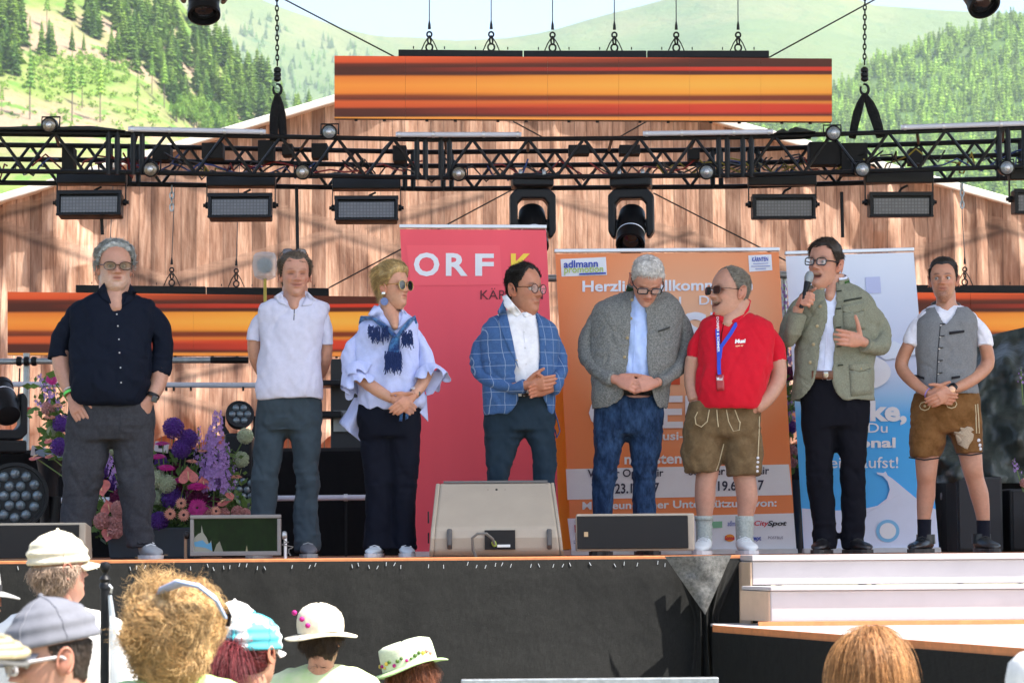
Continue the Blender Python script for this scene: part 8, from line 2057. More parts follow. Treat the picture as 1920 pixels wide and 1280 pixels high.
def arrangement(lab, base, D, items, fol):
 rr = random.Random(17); r_ = empty('flower_arrangement', base, lab, 'flowers')
 S_ = D / FPX
 for it in items:
  kd, px, py, rp = it[:4]; dy = it[4] if len(it) > 4 else rr.uniform(-.12, .05); p = P(px, py, D + dy); r = rp * S_
  st = True
  if kd == 'allium': place(ball_mesh(r, 190, r * .2, rr), 'allium_head', VIO, r_, p)
  elif kd == 'white': place(ball_mesh(r, 150, r * .24, rr), 'white_allium_head', WGR, r_, p)
  elif kd == 'carn': place(ball_mesh(r, 90, r * .42, rr), 'carnation', PINK, r_, p)
  elif kd == 'dark': place(ball_mesh(r, 120, r * .4, rr), 'dark_bloom', DMAG, r_, p)
  elif kd == 'anth': anthurium(r_, p, r, it[5] if len(it) > 5 else (rr.uniform(-.3, .3), -1, rr.uniform(-.1, .4)), it[6] if len(it) > 6 else (rr.uniform(-.3, .3), 0, -1), CORAL)
  elif kd == 'mag': daisy(r_, p, r, it[5] if len(it) > 5 else (0, -1, .1), MAG, 26, False, rr)
  elif kd == 'peach': daisy(r_, p, r, it[5] if len(it) > 5 else (rr.uniform(-.2, .2), -1, .15), PEACH, 18, True, rr)
  elif kd == 'spike': spike(r_, p, P(px + it[5], py + it[6], D + dy), r, LIL, it[7], rr); st = False
  if st:
   b = Vector((r_.location.x + (p.x - r_.location.x) * .55, p.y + .08, max(.3, p.z - .5)))
   mb = MB(); mb.tube([p + Vector((0, .02, 0)), p.lerp(b, .5) + Vector((0, .02, .03)), b], .004, 5); mb.build('stem', STEM, r_, True)
 lf = MB()
 for (x0, y0, x1, y1, n) in fol:
  for q in range(n):
   p = P(rr.uniform(x0, x1), rr.uniform(y0, y1), D + rr.uniform(-.05, .16)); d = Vector((rr.gauss(0, 1), rr.gauss(0, .6) - .3, rr.gauss(.3, .8))).normalized(); L = rr.uniform(.03, .08); s_ = d.cross(Vector((rr.gauss(0, 1), 1, rr.gauss(0, 1)))).normalized() * L * rr.uniform(.15, .35)
   lf.add([tuple(p), tuple(p + d * L * .5 + s_), tuple(p + d * L), tuple(p + d * L * .5 - s_)], [(0, 1, 2, 3)])
 o = lf.build('foliage', LEAFG, r_); o['kind'] = 'stuff'
 return r_
DF = 15.95
its = [('allium', 115, 794, 17), ('allium', 111, 837, 17), ('allium', 325, 802, 20), ('allium', 352, 823, 19), ('allium', 340, 842, 18), ('allium', 190, 884, 15), ('allium', 323, 933, 21), ('allium', 298, 976, 18), ('allium', 303, 868, 14, .05), ('allium', 214, 905, 14, .1),
 ('white', 460, 817, 15), ('white', 452, 861, 15), ('white', 204, 829, 10), ('white', 295, 898, 17), ('white', 313, 907, 17), ('white', 296, 933, 15), ('white', 98, 808, 10), ('white', 423, 930, 12), ('white', 205, 845, 9),
 ('anth', 353, 892, 20, -.15, (.1, -1, .25), (.1, 0, -1)), ('anth', 381, 907, 16, -.17, (.3, -1, .1), (.2, 0, -1)), ('anth', 190, 914, 19, -.15, (.1, -1, .1), (-.2, 0, 1)), ('anth', 204, 952, 18, -.16, (.2, -1, .2), (.3, 0, -1)), ('anth', 203, 1002, 15, -.18, (0, -1, .2), (.2, 0, 1)), ('anth', 418, 942, 17, -.15, (0, -.35, 1), (-1, -.3, 0)), ('anth', 66, 858, 15, -.1, (0, -.3, 1), (-1, 0, 0)), ('anth', 93, 855, 11, -.1, (0, -.4, 1), (-1, 0, .2)), ('anth', 92, 826, 12, -.1, (0, -.5, 1), (-1, 0, 0)), ('anth', 432, 930, 11, -.12, (.6, -.6, .4), (0, 0, 1)),
 ('mag', 304, 832, 17, -.05, (0, -.25, 1)), ('mag', 296, 856, 16, -.06, (0, -.4, 1)), ('mag', 312, 877, 18, -.1, (.1, -.4, 1)), ('mag', 369, 912, 20, -.2, (0, -.45, 1)), ('mag', 370, 952, 20, -.2, (0, -1, .25)), ('mag', 97, 711, 13, 0, (.2, -1, .3)),
 ('peach', 319, 963, 13, -.2), ('peach', 345, 965, 13, -.2), ('peach', 340, 943, 12, -.19), ('peach', 380, 845, 12, -.1, (0, -.3, 1)), ('peach', 360, 865, 13, -.1, (.1, -.3, 1)), ('peach', 443, 894, 13, -.08, (0, -.3, 1)), ('peach', 93, 782, 13, -.05, (.1, -.4, 1)), ('peach', 108, 760, 11, -.05, (0, -.5, 1)),
 ('carn', 223, 954, 14, -.18), ('carn', 191, 976, 14, -.17), ('carn', 219, 977, 13, -.17), ('carn', 216, 994, 14, -.17), ('carn', 240, 962, 12, -.1), ('carn', 395, 965, 11, -.15), ('carn', 445, 960, 11, -.1), ('carn', 90, 765, 12, 0), ('carn', 420, 962, 10, -.12), ('carn', 460, 962, 9, -.1),
 ('dark', 369, 932, 19, -.1), ('dark', 223, 935, 16, -.08), ('dark', 231, 978, 18, -.06), ('dark', 250, 940, 16, 0), ('dark', 400, 945, 14, -.05), ('dark', 340, 915, 12, -.02),
 ('spike', 407, 772, 26, -.12, -6, 150, 95), ('spike', 390, 812, 18, -.08, -2, 100, 55), ('spike', 425, 830, 15, -.05, -8, 90, 45), ('spike', 72, 702, 15, 0, 32, 62, 34), ('spike', 64, 750, 11, 0, 30, 20, 18), ('spike', 202, 850, 15, -.05, 18, 50, 36), ('spike', 275, 868, 10, 0, 3, 40, 20), ('spike', 218, 900, 13, -.04, 8, 40, 26), ('spike', 95, 700, 10, .05, 12, 70, 24), ('spike', 372, 800, 12, 0, 4, 70, 34), ('spike', 440, 860, 9, 0, -6, 60, 26), ('dark', 330, 880, 12, .05), ('dark', 408, 905, 12, .02), ('white', 282, 880, 11, .02), ('mag', 335, 900, 12, -.05, (0, -.6, 1)), ('peach', 405, 958, 11, -.2), ('mag', 392, 960, 13, -.15, (.1, -1, .3))]
fa_ = arrangement('lush arrangement of purple, pink and white blooms behind the navy shirt man', P(310, 1042, DF), DF, its, [(80, 770, 120, 860, 60), (240, 930, 400, 1010, 320), (180, 940, 250, 1010, 120), (330, 880, 450, 970, 190), (60, 700, 110, 790, 40), (420, 940, 470, 985, 80), (280, 850, 470, 990, 260), (85, 740, 125, 860, 60)])
a, b = P(206, 1044, DF + .06), P(375, 988, DF + .06)
mb = MB(); mb.hexa([(a.x + .02, DF - .08, .003), (b.x - .02, DF - .08, .003), (b.x - .02, DF + .3, .003), (a.x + .02, DF + .3, .003)], [(a.x, DF - .1, b.z), (b.x, DF - .1, b.z), (b.x, DF + .32, b.z), (a.x, DF + .32, b.z)]); mb.build('planter', mat('slate_planter', (.028, .042, .055), .5), fa_, bevel=.01)
mb = MB(); c = P(92, 850, 16.6); mb.tube([(c.x, 16.6, .01), (c.x, 16.6, c.z - .15), (c.x + .02, 16.55, c.z)], [.05, .06, .1], 10); mb.build('vase', mat('vase_dark', (.02, .02, .022), .4), fa_, True)
its2 = [('spike', 1470, 530, 16, 0, 6, 150, 60), ('spike', 1474, 640, 12, .05, 4, 130, 40), ('allium', 1481, 800, 14, 0), ('carn', 1482, 846, 12, 0), ('carn', 1484, 866, 10, 0), ('white', 1478, 760, 12, .05), ('spike', 1480, 730, 12, 0, 4, 60, 26), ('dark', 1480, 700, 12, 0), ('spike', 1466, 600, 12, .05, 8, 100, 40)]
fb_ = arrangement('tall flowers half hidden between the orange and white banners', P(1478, 1034, 16.4), 16.4, its2, [(1462, 660, 1490, 900, 120)])
mb = MB(); a = P(1484, 900, 16.42); mb.tube([(a.x, 16.42, .003), (a.x, 16.42, a.z)], [.07, .09], 14); mb.build('vase', MATS['vase_dark'], fb_, True)
its3 = [('spike', 1914, 688, 7, -.4, 2, 34, 12), ('spike', 1900, 860, 9, -.4, 8, 26, 14), ('carn', 1921, 905, 8, -.4)]
fc_ = arrangement('few lilac blooms in front of the green tarpaulin at the far right', P(1925, 1034, 16.5), 16.5, its3, [(1915, 880, 1960, 960, 40)])
mb = MB(); a = P(1950, 960, 16.5); mb.tube([(a.x, 16.5, .003), (a.x, 16.5, a.z)], [.08, .1], 14); mb.build('vase', MATS['vase_dark'], fc_, True)
# ================================================================== FLOOR LIGHTS
LENSB = mat('bluish_condenser_lens', (.13, .18, .21), .1, .2, var=.3, vscale=50, coat=1.0)
def wash(c, r, axis, lab, rings=3, base=True):
 r_ = empty('wash_light', (c.x, c.y + .1, .0), lab, 'stage light', 'round wash lights on the stage floor'); ax = Vector(axis).normalized()
 mb = MB(); mb.lathe(c + ax * -r * 1.2, [(r * .45, 0), (r * .9, r * .2), (r * 1.05, r * .7), (r * 1.1, r * 1.15), (r * 1.1, r * 1.25), (r * .98, r * 1.25), (r * .96, r * 1.17)], ax, 30); ho = mb.build('head', BLACK, r_, True)
 u = ax.cross(Vector((0, 0, 1))).normalized(); w = u.cross(ax)
 cells = [(0, 0)] + [(q, t) for q in range(1, rings) for t in range(6 * q)]
 for q, t in cells:
  a = 2 * math.pi * t / max(1, 6 * q); p = c + (u * math.cos(a) + w * math.sin(a)) * (r * .92 * q / (rings - .45)); rl = r * .44 / (rings - .45)
  mb = MB(); mb.lathe(p, [(rl, 0), (rl * .9, rl * .35), (rl * .55, rl * .62), (rl * .05, rl * .72)], ax, 12); mb.build('lens', LENSB, ho, True)
 for s_ in (-1, 1):
  x_ = c + u * s_ * r * 1.28 - ax * r * .4; mb = MB(); mb.tube([x_, x_ - Vector((0, 0, r * .8)), Vector((c.x + u.x * s_ * r * .9, x_.y, max(.14, x_.z - r * 1.6)))], [(r * .2, r * .12)] * 3, 8); mb.build('yoke_arm', BLACK, r_, True)
 if base:
  h = max(.13, c.z - r * 1.5); mb = MB(); mb.box((c.x - ax.x * r * .4, c.y + r * .45, h / 2 + .003), (r * 2.1, r * 1.8, h)); mb.build('base', BLACK, r_, bevel=.02)
 return r_
wash(P(28, 929, 16.2), .185, (.12, -1, .05), 'big round wash light with cluster of glass lenses at the left of the stage', 3)
wash(P(450, 776, 17.4), .085, (.25, -1, .35), 'small round wash light with four lenses beside the polo man', 2)
wash(P(456, 930, 16.5), .13, (.1, -1, .1), 'round wash light partly hidden behind the flowers and the polo man', 3)
moving_head(P(8, 850, 17.6) + Vector((0, 0, 0)), 'dark moving head standing on the riser at the left edge', 40, 25, .95, up=True, grp='moving heads on the riser')
for (px, py, lab) in ((72, 846, 'small white box on the black riser behind the flowers at left'), (303, 838, 'small white box on the riser behind the magenta blooms')):
 p = P(px, py, 17.9); bx_ = empty('white_box', p, lab, 'box'); mb = MB(); mb.box(p, (.09, .06, .07), Matrix.Rotation(.15, 3, 'Y')); mb.build('case', WHITE, bx_, bevel=.006); mb = MB(); mb.box(p + Vector((.0, -.032, .005)), (.035, .006, .025)); mb.build('socket', BLACK, bx_)
# ================================================================== AUDIENCE
AG = 'spectators in front of the stage'
def spectator(lab, D, hc, hp, yaw, skinm, pitch=0, roll=0, hair=None, shirt=None, seed=1, sw=1.0, hd=None, sh_drop=0.0, lean=0):
 M, k = head_matrix(dict(c=hc, h=hp, yaw=yaw, pitch=pitch, roll=roll), D)
 c = M @ Vector((0, .02, 0)); ku = k
 root = empty('person', (c.x, D + .1, -1.5), lab, 'person', AG)
 body = MB(); core = MB()
 nb = c + Vector((0, .02, -.05 * ku)); sh = Vector((c.x + lean, D + .05, c.z - .10 * ku - sh_drop))
 core.tube([c + Vector((0, 0, .06 * ku)), nb, Vector((sh.x, sh.y, sh.z - .06))], [.058 * ku, .060 * ku, .085 * ku], 16)
 tor = [(sh.z - .005, .07, .07), (sh.z - .03, .14 * sw, .09), (sh.z - .07, .19 * sw, .105), (sh.z - .16, .20 * sw, .115), (sh.z - .40, .18 * sw, .12), (sh.z - .62, .18 * sw, .12)]
 def tr_(sc): return [np.stack([sh.x + a * sc * sgnpow(np.cos(t_), .85), sh.y + b * sc * sgnpow(np.sin(t_), .85), np.full(24, z)], -1) for z, a, b in tor]
 t_ = np.linspace(0, 2 * math.pi, 24, endpoint=False)
 core.rings(tr_(.85))
 # seated / standing lower body down to the ground
 hz_ = sh.z - .6; stand = hz_ + 1.5 > .75
 arms = []
 for s_ in (-1, 1):
  arms.append([Vector((sh.x + s_ * .16 * sw, sh.y, sh.z - .09)), Vector((sh.x + s_ * .215 * sw, sh.y + .01, sh.z - .30)), Vector((sh.x + s_ * .19 * sw, sh.y + .12, sh.z - .52)), Vector((sh.x + s_ * .10 * sw, sh.y + .26, sh.z - .58))])
  core.tube(arms[-1], [.05, .045, .036, .026], 10)
  kn = Vector((sh.x + s_ * .1, sh.y + (.42 if not stand else .03), max(hz_, -1.0))) if not stand else Vector((sh.x + s_ * .1, sh.y, (hz_ - 1.5) / 2))
  core.tube([Vector((sh.x + s_ * .09, sh.y, hz_)), kn, Vector((kn.x, kn.y + .02, -1.42))], [.085, .06, .042], 10)
 me = remesh(core, .012, 5); v, f = mesh_arrays(me); bpy.data.meshes.remove(me); body.add(v, f, np.ones_like(v))
 hm = MB()
 for s_, ar in zip((-1, 1), arms): hand_parts(hm, ar[-1], (-s_ * .5, .8, -.2), (0, .3, 1), (-s_ * .6, -.2, -.5), [.4] * 4)
 me = remesh(hm, .006, 2); v, f = mesh_arrays(me); bpy.data.meshes.remove(me); body.add(v, f, np.ones_like(v))
 sp = dict(smile=.2); sp.update(hd or {})
 Xh, Yh, Z = add_head(body, sp, M)
 body.build('body', skinm, root, smooth='all')
 if hd is not None: add_eyes(sp, M, root)
 if shirt:
  g_ = MB(); g_.rings(tr_(1.0))
  for ar in arms: g_.tube([ar[0].lerp(sh, .4), ar[0], ar[1].lerp(ar[0], .25), ar[1]], [.05, .062, .06, .056], 12)
  me = remesh(g_, .011, 5); v = mverts(me); nn = mnorm(me)
  v = v + nn * (.006 * vnoise(v, 12, seed) + .008 * (1 - 2 * np.abs(vnoise(v, 8, seed + 2))) + .004)[:, None]
  set_verts(me, v - np.array(wloc(root))); o = bpy.data.objects.new('shirt', me); COL.objects.link(o); o.parent = root; me.materials.append(shirt); me.polygons.foreach_set('use_smooth', [True] * len(me.polygons))
 tro = MB()
 for s_ in (-1, 1):
  kn = Vector((sh.x + s_ * .1, sh.y + (.42 if not stand else .03), max(hz_, -1.0))) if not stand else Vector((sh.x + s_ * .1, sh.y, (hz_ - 1.5) / 2))
  tro.tube([Vector((sh.x + s_ * .09, sh.y, hz_ + .08)), Vector((sh.x + s_ * .09, sh.y, hz_)), kn, Vector((kn.x, kn.y + .02, -1.44))], [.10, .105, .085, .07], 12)
 me = remesh(tro, .016, 4); set_verts(me, mverts(me) - np.array(wloc(root))); o = bpy.data.objects.new('trousers', me); COL.objects.link(o); o.parent = root; me.materials.append(TEAL); me.polygons.foreach_set('use_smooth', [True] * len(me.polygons))
 for i, h in enumerate(hair or []): make_hair(h, Xh, Yh, Z, M, seed + i, root)
 return root, M, k
def cap_on(M, root, dome, bill, k=1.0, name='cap', lift=.010, billdir=0, low=.135, top=.0, back_open=False):
 """baseball cap in head space: dome following the skull plus curved bill"""
 Xh, Yh, Z, T = head_grid(60, 48)
 sel = Z > low
 mb = MB(); rows = [i for i in range(Xh.shape[0]) if Z[i, 0] > low]
 rs = []
 for q, i in enumerate(rows):
  f = q / max(1, len(rows) - 1); e = 1 + (lift + .003 * math.sin(q)) / .08
  rs.append([tuple(M @ Vector((Xh[i, j] * e, Yh[i, j] * e + .0, Z[i, j] + lift * (.4 + .9 * f) + top * f))) for j in range(Xh.shape[1])])
 mb.rings(rs, cap=True); cp = empty(name, M @ Vector((0, 0, low)), parent=root); mb.build('crown', dome, cp, smooth='all')
 # seams and top button
 for a in range(6):
  j = int(a / 6 * 48) % 48; mb = MB(); mb.tube([Vector(r[j]) + (Vector(r[j]) - M @ Vector((0, 0, .12))).normalized() * .0006 for r in rs], .0016 * k, 4); mb.build('seam', dome, cp, True)
 tp = M @ Vector((0, .0, .235 + lift * 1.4 + top)); mb = MB(); mb.sphere(tp, .007 * k, 10, 6); mb.build('top_button', dome, cp, True)
 b = MB(); n1, n2 = 17, 7; vs_ = []
 for i in range(n1):
  a = R(-62 + 124 * i / (n1 - 1))
  for j in range(n2):
   f = j / (n2 - 1); rx = .083 * (1 + .0 * f); fw = .095 + .075 * f * math.cos(a) ** .8
   vs_.append(tuple(M @ Vector((math.sin(a) * rx * (1 + .12 * f * (1 - abs(math.sin(a)))), -math.cos(a) * fw, low + .012 - .02 * f - .02 * math.sin(a) ** 2))))
 b.add(vs_, [(i * n2 + j, i * n2 + j + 1, (i + 1) * n2 + j + 1, (i + 1) * n2 + j) for i in range(n1 - 1) for j in range(n2 - 1)]); o = b.build('bill', bill, cp, smooth='all'); sm = o.modifiers.new('t', 'SOLIDIFY'); sm.thickness = .004
 return cp
def brim_hat(M, root, crown, brim, prof, bw, k=1.0, name='sun_hat', low=.14, droop=.35, band_=None, ell=1.12, roll_up=0.0):
 hp = empty(name, M @ Vector((0, 0, low)), parent=root); mb = MB(); N = 40
 rs = [[tuple(M @ Vector((r * math.cos(t) * (1 + .012 * math.sin(5 * t + h * 40)), r * ell * math.sin(t) + .006, low + h + .004 * math.sin(3 * t)))) for t in np.linspace(0, 2 * math.pi, N, endpoint=False)] for r, h in prof]
 mb.rings(rs, cap=False); mb.add(rs[-1], [tuple(range(N))]); mb.build('crown', crown, hp, smooth='all')
 r0 = prof[0][0]; bs = []
 for f in np.linspace(0, 1, 9):
  bs.append([tuple(M @ Vector(((r0 + bw * f) * math.cos(t), (r0 * ell + bw * f) * math.sin(t) + .006, low - droop * bw * f ** 1.3 + roll_up * f ** 3 * bw + .007 * f * math.sin(3 * t + 1)))) for t in np.linspace(0, 2 * math.pi, N, endpoint=False)])
 mb = MB(); mb.rings(bs, cap=False); o = mb.build('brim', brim, hp, smooth='all'); sm = o.modifiers.new('t', 'SOLIDIFY'); sm.thickness = .005
 if band_:
  mb = MB(); mb.rings([[tuple(M @ Vector(((r0 + .002 - d_ * 0) * math.cos(t), (r0 + .002) * ell * math.sin(t) + .006, low + d_))) for t in np.linspace(0, 2 * math.pi, N, endpoint=False)] for d_ in (.003, .024)], cap=False); mb.build('hat_band', band_, hp, True)
 return hp
CREAM = fabric('cream_cap_cotton', (.66, .60, .46), wr=.5, wscale=16); WHITEF = fabric('white_cotton', (.76, .75, .72), wr=.4); LIME = fabric('lime_shirt', (.36, .68, .16), wr=.5, mottle=(9, (.72, .80, .62))); GREYC = fabric('grey_navy_cap', (.16, .165, .19), wr=.3, wscale=12)
HF = lambda x, y, z: (x, .3, -1)
FULL = [(0, .175), (30, .178), (48, .165), (62, .13), (76, .10), (88, .07), (102, .04), (118, .01), (180, -.01)]
# curly woman with pale blue visor
CURL = dict(mask=hairline(FULL), thick=lambda x, y, z: .030 + .022 * np.clip((z - .05) / .1, 0, 1), mat=hair_mat('golden_curls', (.70, .45, .20)), rough=.3, rscale=32, flow=lambda x, y, z: (x * 2, .6, -.3), n=9000, L=.085, r=.0010, seg=10, curl=(.014, 8.5), lift=.4, mess=.12, clump=1.0, cscale=24, tone=(.45, 1.5), bend=1.1, coh=22)
r_, M, k = spectator('woman with golden curly hair and a pale blue visor band', 7.2, (328, 1200), 150, 172, skin_mat('skin_fair', (.47, .262, .185)), hair=[CURL], shirt=LIME, seed=201, sw=1.12, sh_drop=-.10)
vb = fabric('pale_blue_band', (.34, .42, .66), wr=.2)
mb = MB(); mb.tube([P(292, 1128, 7.17), P(308, 1104, 7.09), P(338, 1092, 7.04), P(372, 1098, 7.03), P(402, 1120, 7.05), P(422, 1156, 7.12)], [(.006, .004), (.016, .006), (.022, .007), (.022, .007), (.020, .006), (.008, .005)], 12); mb.build('visor_band', vb, r_, True)
mb = MB(); c = P(424, 1152, 7.2); mb.tube([c + Vector((-.02, .06, .02)), c + Vector((.0, .0, .015)), c + Vector((.012, -.02, -.005)), c + Vector((.006, -.02, -.03))], [(.006, .012)] * 4, 8); mb.build('sunglasses_arm', BLACK, r_, True)
# cream cap man
RED_H = dict(cap=.135, mask=hairline(FULL), thick=.016, mat=hair_mat('ginger_grey_hair', (.46, .33, .24)), rough=.4, flow=HF, n=3600, L=.045, r=.0011, seg=5, curl=(.004, 6), lift=.3, mess=.3, clump=.5, tone=(.6, 1.4))
r_, M, k = spectator('man in cream cap with bushy ginger grey hair and white collar', 9.0, (112, 1066), 122, 128, skin_mat('skin_red', (.47, .24, .17)), pitch=-4, hair=[RED_H], shirt=WHITEF, seed=211, sh_drop=-.07)
cap_on(M, r_, CREAM, CREAM, k, low=.128, lift=.016)
# man in profile with grey cap
r_, M, k = spectator('man in profile wearing grey navy cap and white framed glasses', 6.3, (98, 1236), 182, -68, skin_mat('skin_fair', (.47, .262, .185)), pitch=10, roll=-4, hair=[dict(cap=.155, mask=hairline([(0, .20), (50, .18), (74, .14), (84, .10), (104, .11), (118, .06), (180, .035)]), thick=.004, mat=hair_mat('short_dark_brown', (.05, .035, .025)), rough=.3, flow=HF, n=2600, L=.014, r=.0010, seg=3, lift=.2, mess=.15, tone=(.6, 1.5))], shirt=fabric('pale_shirt', (.55, .62, .5), wr=.4), seed=221, hd=dict(smile=.0))
cap_on(M, r_, GREYC, GREYC, k, low=.142, lift=.018, top=.012)
glasses(r_, M, 'rect', WHITE, CLEAR, 1.8)
# rope brim hat at the edge
STRAW = mat('rope_braid', (.50, .42, .26), .8, var=.2, vscale=60, bump=.6, bscale=150); GREYF = fabric('grey_felt', (.15, .15, .145), wr=.3)
r_, M, k = spectator('spectator at the left edge under a grey hat with cream rope braid', 4.7, (-112, 1235), 220, 170, skin_mat('skin_fair', (.47, .262, .185)), roll=-6, shirt=fabric('dark_jersey', (.05, .05, .06)), seed=231)
hp = brim_hat(M, r_, GREYF, GREYF, [(.098, 0), (.097, .04), (.092, .075), (.075, .10), (.04, .112), (.01, .113)], .078, low=.165, droop=.45, name='braided_hat')
for q, f in enumerate((.42, .66, .9)):
 t = np.linspace(0, 2 * math.pi, 61); mb = MB(); mb.tube([M @ Vector(((.098 + .078 * f) * math.cos(a), (.098 * 1.12 + .078 * f) * math.sin(a) + .006, .165 - .45 * .078 * f ** 1.3 + .010 + .002 * math.sin(a * 60))) for a in t], .0075, 7, cap=False); mb.build('rope_braid', STRAW, hp, True)
# grey brim hat behind
r_, M, k = spectator('spectator under a grey wide brimmed hat at the left edge beside the cream cap', 9.4, (-42, 1125), 118, 175, skin_mat('skin_fair', (.47, .262, .185)), shirt=fabric('grey_jersey', (.2, .2, .2)), seed=241)
GREYL = fabric('light_grey_hat', (.30, .30, .29), wr=.3); brim_hat(M, r_, GREYL, GREYL, [(.088, 0), (.086, .04), (.08, .07), (.06, .09), (.03, .098), (.01, .099)], .07, low=.15, droop=.3, band_=DKTRIM)
# turquoise cap with ponytail
k_ = NT('turquoise_floral_cap'); co = k_.coord(); v = k_.n('ShaderNodeTexVoronoi'); v.inputs['Scale'].default_value = 26; k_.l(co, v.inputs['Vector'])
c = k_.ramp(k_.noise(9, 4, .6, co), [(.44, (.72, .76, .76)), (.50, (.10, .52, .56)), (.62, (.08, .42, .50))], 'LINEAR'); c = k_.mix(k_.math('LESS_THAN', v.outputs['Distance'], .13), c, (.7, .30, .38)); k_.l(c, k_.b.inputs['Base Color']); k_.b.inputs['Roughness'].default_value = .8
r_, M, k = spectator('woman in turquoise flowered cap with dark red ponytail', 8.0, (476, 1222), 122, 150, skin_mat('skin_warm', (.52, .28, .185)), hair=[dict(cap=.13, mask=hairline([(0, .2), (60, .17), (76, .12), (90, .10), (110, .05), (180, .03)]), thick=.010, mat=hair_mat('dark_red_hair', (.13, .018, .018)), rough=.3, flow=lambda x, y, z: (-x * 4, 1, .4), n=2600, L=.05, r=.0010, seg=4, lift=.05, mess=.08, tone=(.6, 1.6))], shirt=fabric('dark_red_top', (.14, .02, .03), wr=.4), seed=251)
cap_on(M, r_, k_.m, WHITEF, k, low=.120, lift=.017)
pt = MB(); g_ = np.random.default_rng(3); N = 1800; b0 = np.array(M @ Vector((0, .112, .118))); ps = b0 + g_.normal(0, .011, (N, 3)); out = np.array(M.to_3x3() @ Vector((0, 1, .1)))
strands(pt, ps, np.tile(out, (N, 1)) + g_.normal(0, .25, (N, 3)), np.tile(out, (N, 1)), g_.uniform(.14, .24, N), .0012, 9, None, np.repeat(g_.uniform(.5, 1.8, N)[:, None], 3, 1), 2.6, 5, bend=.4); pt.build('ponytail', hair_mat('red_ponytail', (.15, .02, .025)), r_, smooth='all')
mb = MB(); mb.lathe(M @ Vector((0, .108, .118)), [(.014, 0), (.02, .006), (.02, .02), (.014, .026)], M.to_3x3() @ Vector((0, 1, 0)), 14); mb.build('hair_tie', fabric('red_tie', (.1, .01, .015)), r_, True)
# white cap between
r_, M, k = spectator('spectator in plain white cap half hidden behind the turquoise cap', 8.8, (440, 1188), 105, 165, skin_mat('skin_fair', (.47, .262, .185)), hair=[dict(RED_H, mat=hair_mat('grey_blond', (.4, .34, .25)), n=1500)], shirt=WHITEF, seed=261); cap_on(M, r_, WHITEF, WHITEF, k, low=.13, lift=.016)
# cream bucket hat woman
DBR = hair_mat('dark_bob', (.05, .03, .018))
r_, M, k = spectator('woman in cream bucket hat with tiny flowers and pale green shirt', 11.0, (603, 1196), 98, 158, skin_mat('skin_warm', (.52, .28, .185)), roll=3, hair=[dict(cap=.15, mask=hairline(FULL), thick=.014, mat=DBR, rough=.3, flow=HF, n=3000, L=.06, r=.0011, seg=5, lift=.1, mess=.12, tone=(.6, 1.6), grav=.3)], shirt=fabric('cream_green_shirt', (.66, .68, .44), wr=.4, mottle=(5, (.50, .66, .30))), seed=271, sw=1.1, sh_drop=-.085)
hat = brim_hat(M, r_, CREAM, CREAM, [(.100, 0), (.104, .03), (.103, .06), (.094, .09), (.072, .115), (.04, .130), (.01, .134)], .062, low=.14, droop=.28, name='bucket_hat')
for px, py in ((552, 1148), (577, 1172), (566, 1160)):
 mb = MB(); mb.sphere(P(px, py, 10.86), .011, 10, 7); mb.build('hat_flower', MAG, hat, True)
# green straw hat woman
r_, M, k = spectator('woman in pale green straw hat with flower trim and auburn hair', 11.4, (774, 1262), 100, 165, skin_mat('skin_warm', (.52, .28, .185)), roll=17, hair=[dict(cap=.16, mask=hairline(FULL), thick=.018, mat=hair_mat('auburn_hair', (.22, .075, .035)), rough=.35, flow=HF, n=3600, L=.09, r=.0011, seg=6, lift=.15, mess=.15, tone=(.6, 1.7), grav=.4)], shirt=fabric('sage_top', (.4, .5, .3), wr=.4), seed=281, sh_drop=-.06)
GSTR = mat('green_straw', (.45, .64, .30), .8, var=.12, vscale=30, bump=.5, bscale=160); PSTR = mat('pale_green_straw', (.60, .66, .48), .8, var=.1, vscale=30, bump=.5, bscale=160)
hat = brim_hat(M, r_, PSTR, GSTR, [(.122, 0), (.121, .04), (.119, .08), (.115, .098), (.09, .108), (.04, .112), (.01, .113)], .046, low=.15, droop=-.05, name='straw_hat', roll_up=-.3, ell=1.1)
rr = random.Random(6)
for q in range(16):
 a = R(20 + q * 9.5); p = M @ Vector((.123 * math.cos(a), .136 * math.sin(a) + .006, .15 + .012 + rr.uniform(0, .03))); mb = MB(); mb.sphere(p, rr.uniform(.006, .010), 8, 6); mb.build('hat_flower', rr.choice([LEAFG, LEAFG, MAG, petal('yellow', (.8, .6, .1)), PINK]), hat, True)
# long haired woman
r_, M, k = spectator('woman with long straight strawberry blonde hair seen from behind', 7.3, (1632, 1250), 138, 184, skin_mat('skin_fair', (.47, .262, .185)), hair=[dict(mask=hairline(FULL), thick=.007, mat=hair_mat('strawberry_hair', (.46, .23, .09)), rough=.2, flow=lambda x, y, z: (x * 4, y * 3 + .1, -.9), n=9000, L=.20, r=.0010, seg=8, lift=.06, mess=.12, clump=.42, cscale=34, tone=(.35, 1.8), grav=2.4, bend=.8)], shirt=fabric('dusty_top', (.3, .2, .2), wr=.4), seed=291)
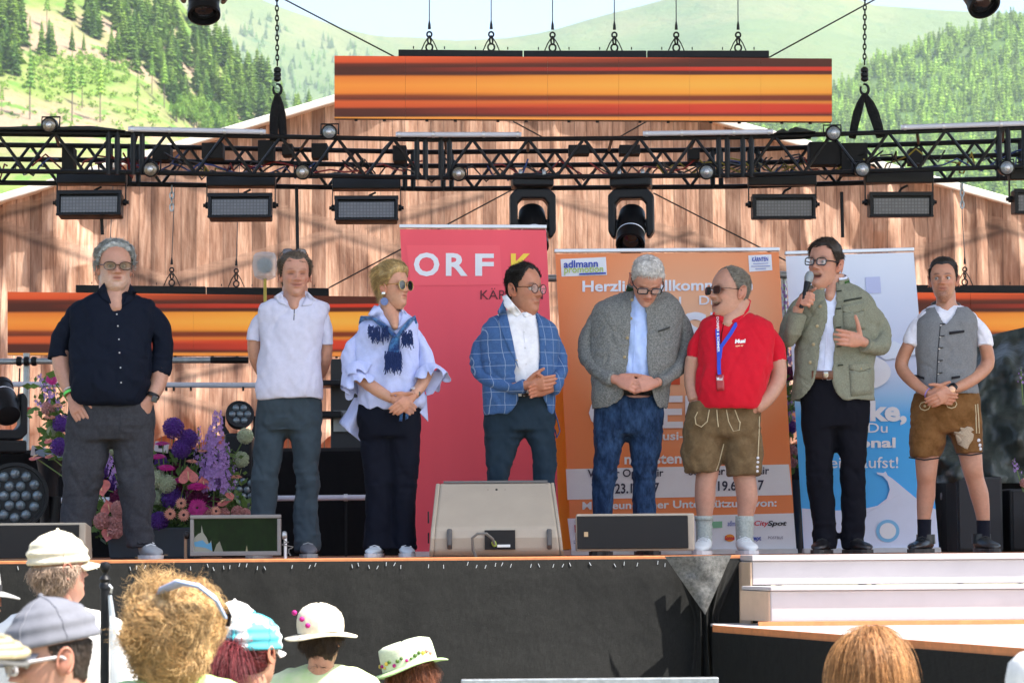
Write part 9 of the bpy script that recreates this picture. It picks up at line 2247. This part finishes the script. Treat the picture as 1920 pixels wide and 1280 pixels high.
# white hat at the right edge
r_, M, k = spectator('spectator in plain white sun hat at the right edge below the catwalk', 6.2, (1962, 1335), 178, 175, skin_mat('skin_fair', (.47, .262, .185)), shirt=WHITEF, seed=301); brim_hat(M, r_, WHITEF, WHITEF, [(.098, 0), (.098, .05), (.09, .09), (.066, .112), (.03, .122), (.01, .123)], .05, low=.15, droop=.5, name='white_hat')
# post with ball finial, and the barrier
pp = P(197, 1072, 8.4); post = empty('parasol_pole', (pp.x, pp.y, -1.5), 'black folded parasol pole with ball finial among the spectators', 'pole')
mb = MB(); mb.lathe((pp.x, pp.y, P(197, 1052, 8.4).z), [(.002, 0), (.014, .004), (.018, .016), (.013, .03), (.007, .036), (.007, .042), (.014, .048), (.018, .056), (.014, .066), (.018, .072), (.018, .085)], (0, 0, -1), 16); mb.build('finial', BLACK, post, True)
mb = MB(); mb.tube([(pp.x, pp.y, P(197, 1090, 8.4).z), (pp.x, pp.y, -1.5)], .0145, 12); mb.build('tube', BLACK, post, True)
mb = MB(); mb.tube([P(206, 1115, 8.38), P(213, 1180, 8.37), P(217, 1290, 8.38)], [(.006, .008), (.012, .010), (.018, .012)], 8); mb.build('strap', mat('clear_strap', (.5, .55, .58), .2, alpha=.6), post, True)
mb = MB(); mb.tube([P(205, 1096, 8.37), P(210, 1102, 8.36), P(208, 1110, 8.37)], .004, 6); mb.build('clip', ALU, post, True)
ba, bb_ = P(864, 1273, 12.4), P(1348, 1269, 12.4)
br = empty('crowd_barrier', ((ba.x + bb_.x) / 2, 12.4, -1.5), 'grey metal crowd barrier top rail below the stage skirt', 'barrier')
mb = MB(); mb.hexa([ba - Vector((0, 0, .05)), bb_ - Vector((0, 0, .05)), bb_ + Vector((0, .06, -.05)), ba + Vector((0, .06, -.05))], [ba, bb_, bb_ + Vector((0, .06, 0)), ba + Vector((0, .06, 0))]); mb.build('top_rail', STEEL, br, bevel=.006)
for i in range(15):
 x_ = ba.x + .03 + (bb_.x - ba.x - .06) * i / 14; mb = MB(); mb.tube([(x_, 12.43, ba.z - .03), (x_, 12.43, -1.45)], .012 if i in (0, 14) else .007, 8); mb.build('bar', STEEL, br, True)
for i in (0, 14):
 x_ = ba.x + .03 + (bb_.x - ba.x - .06) * i / 14; mb = MB(); mb.box((x_, 12.43, -1.48), (.05, .5, .04)); mb.build('foot', STEEL, br)
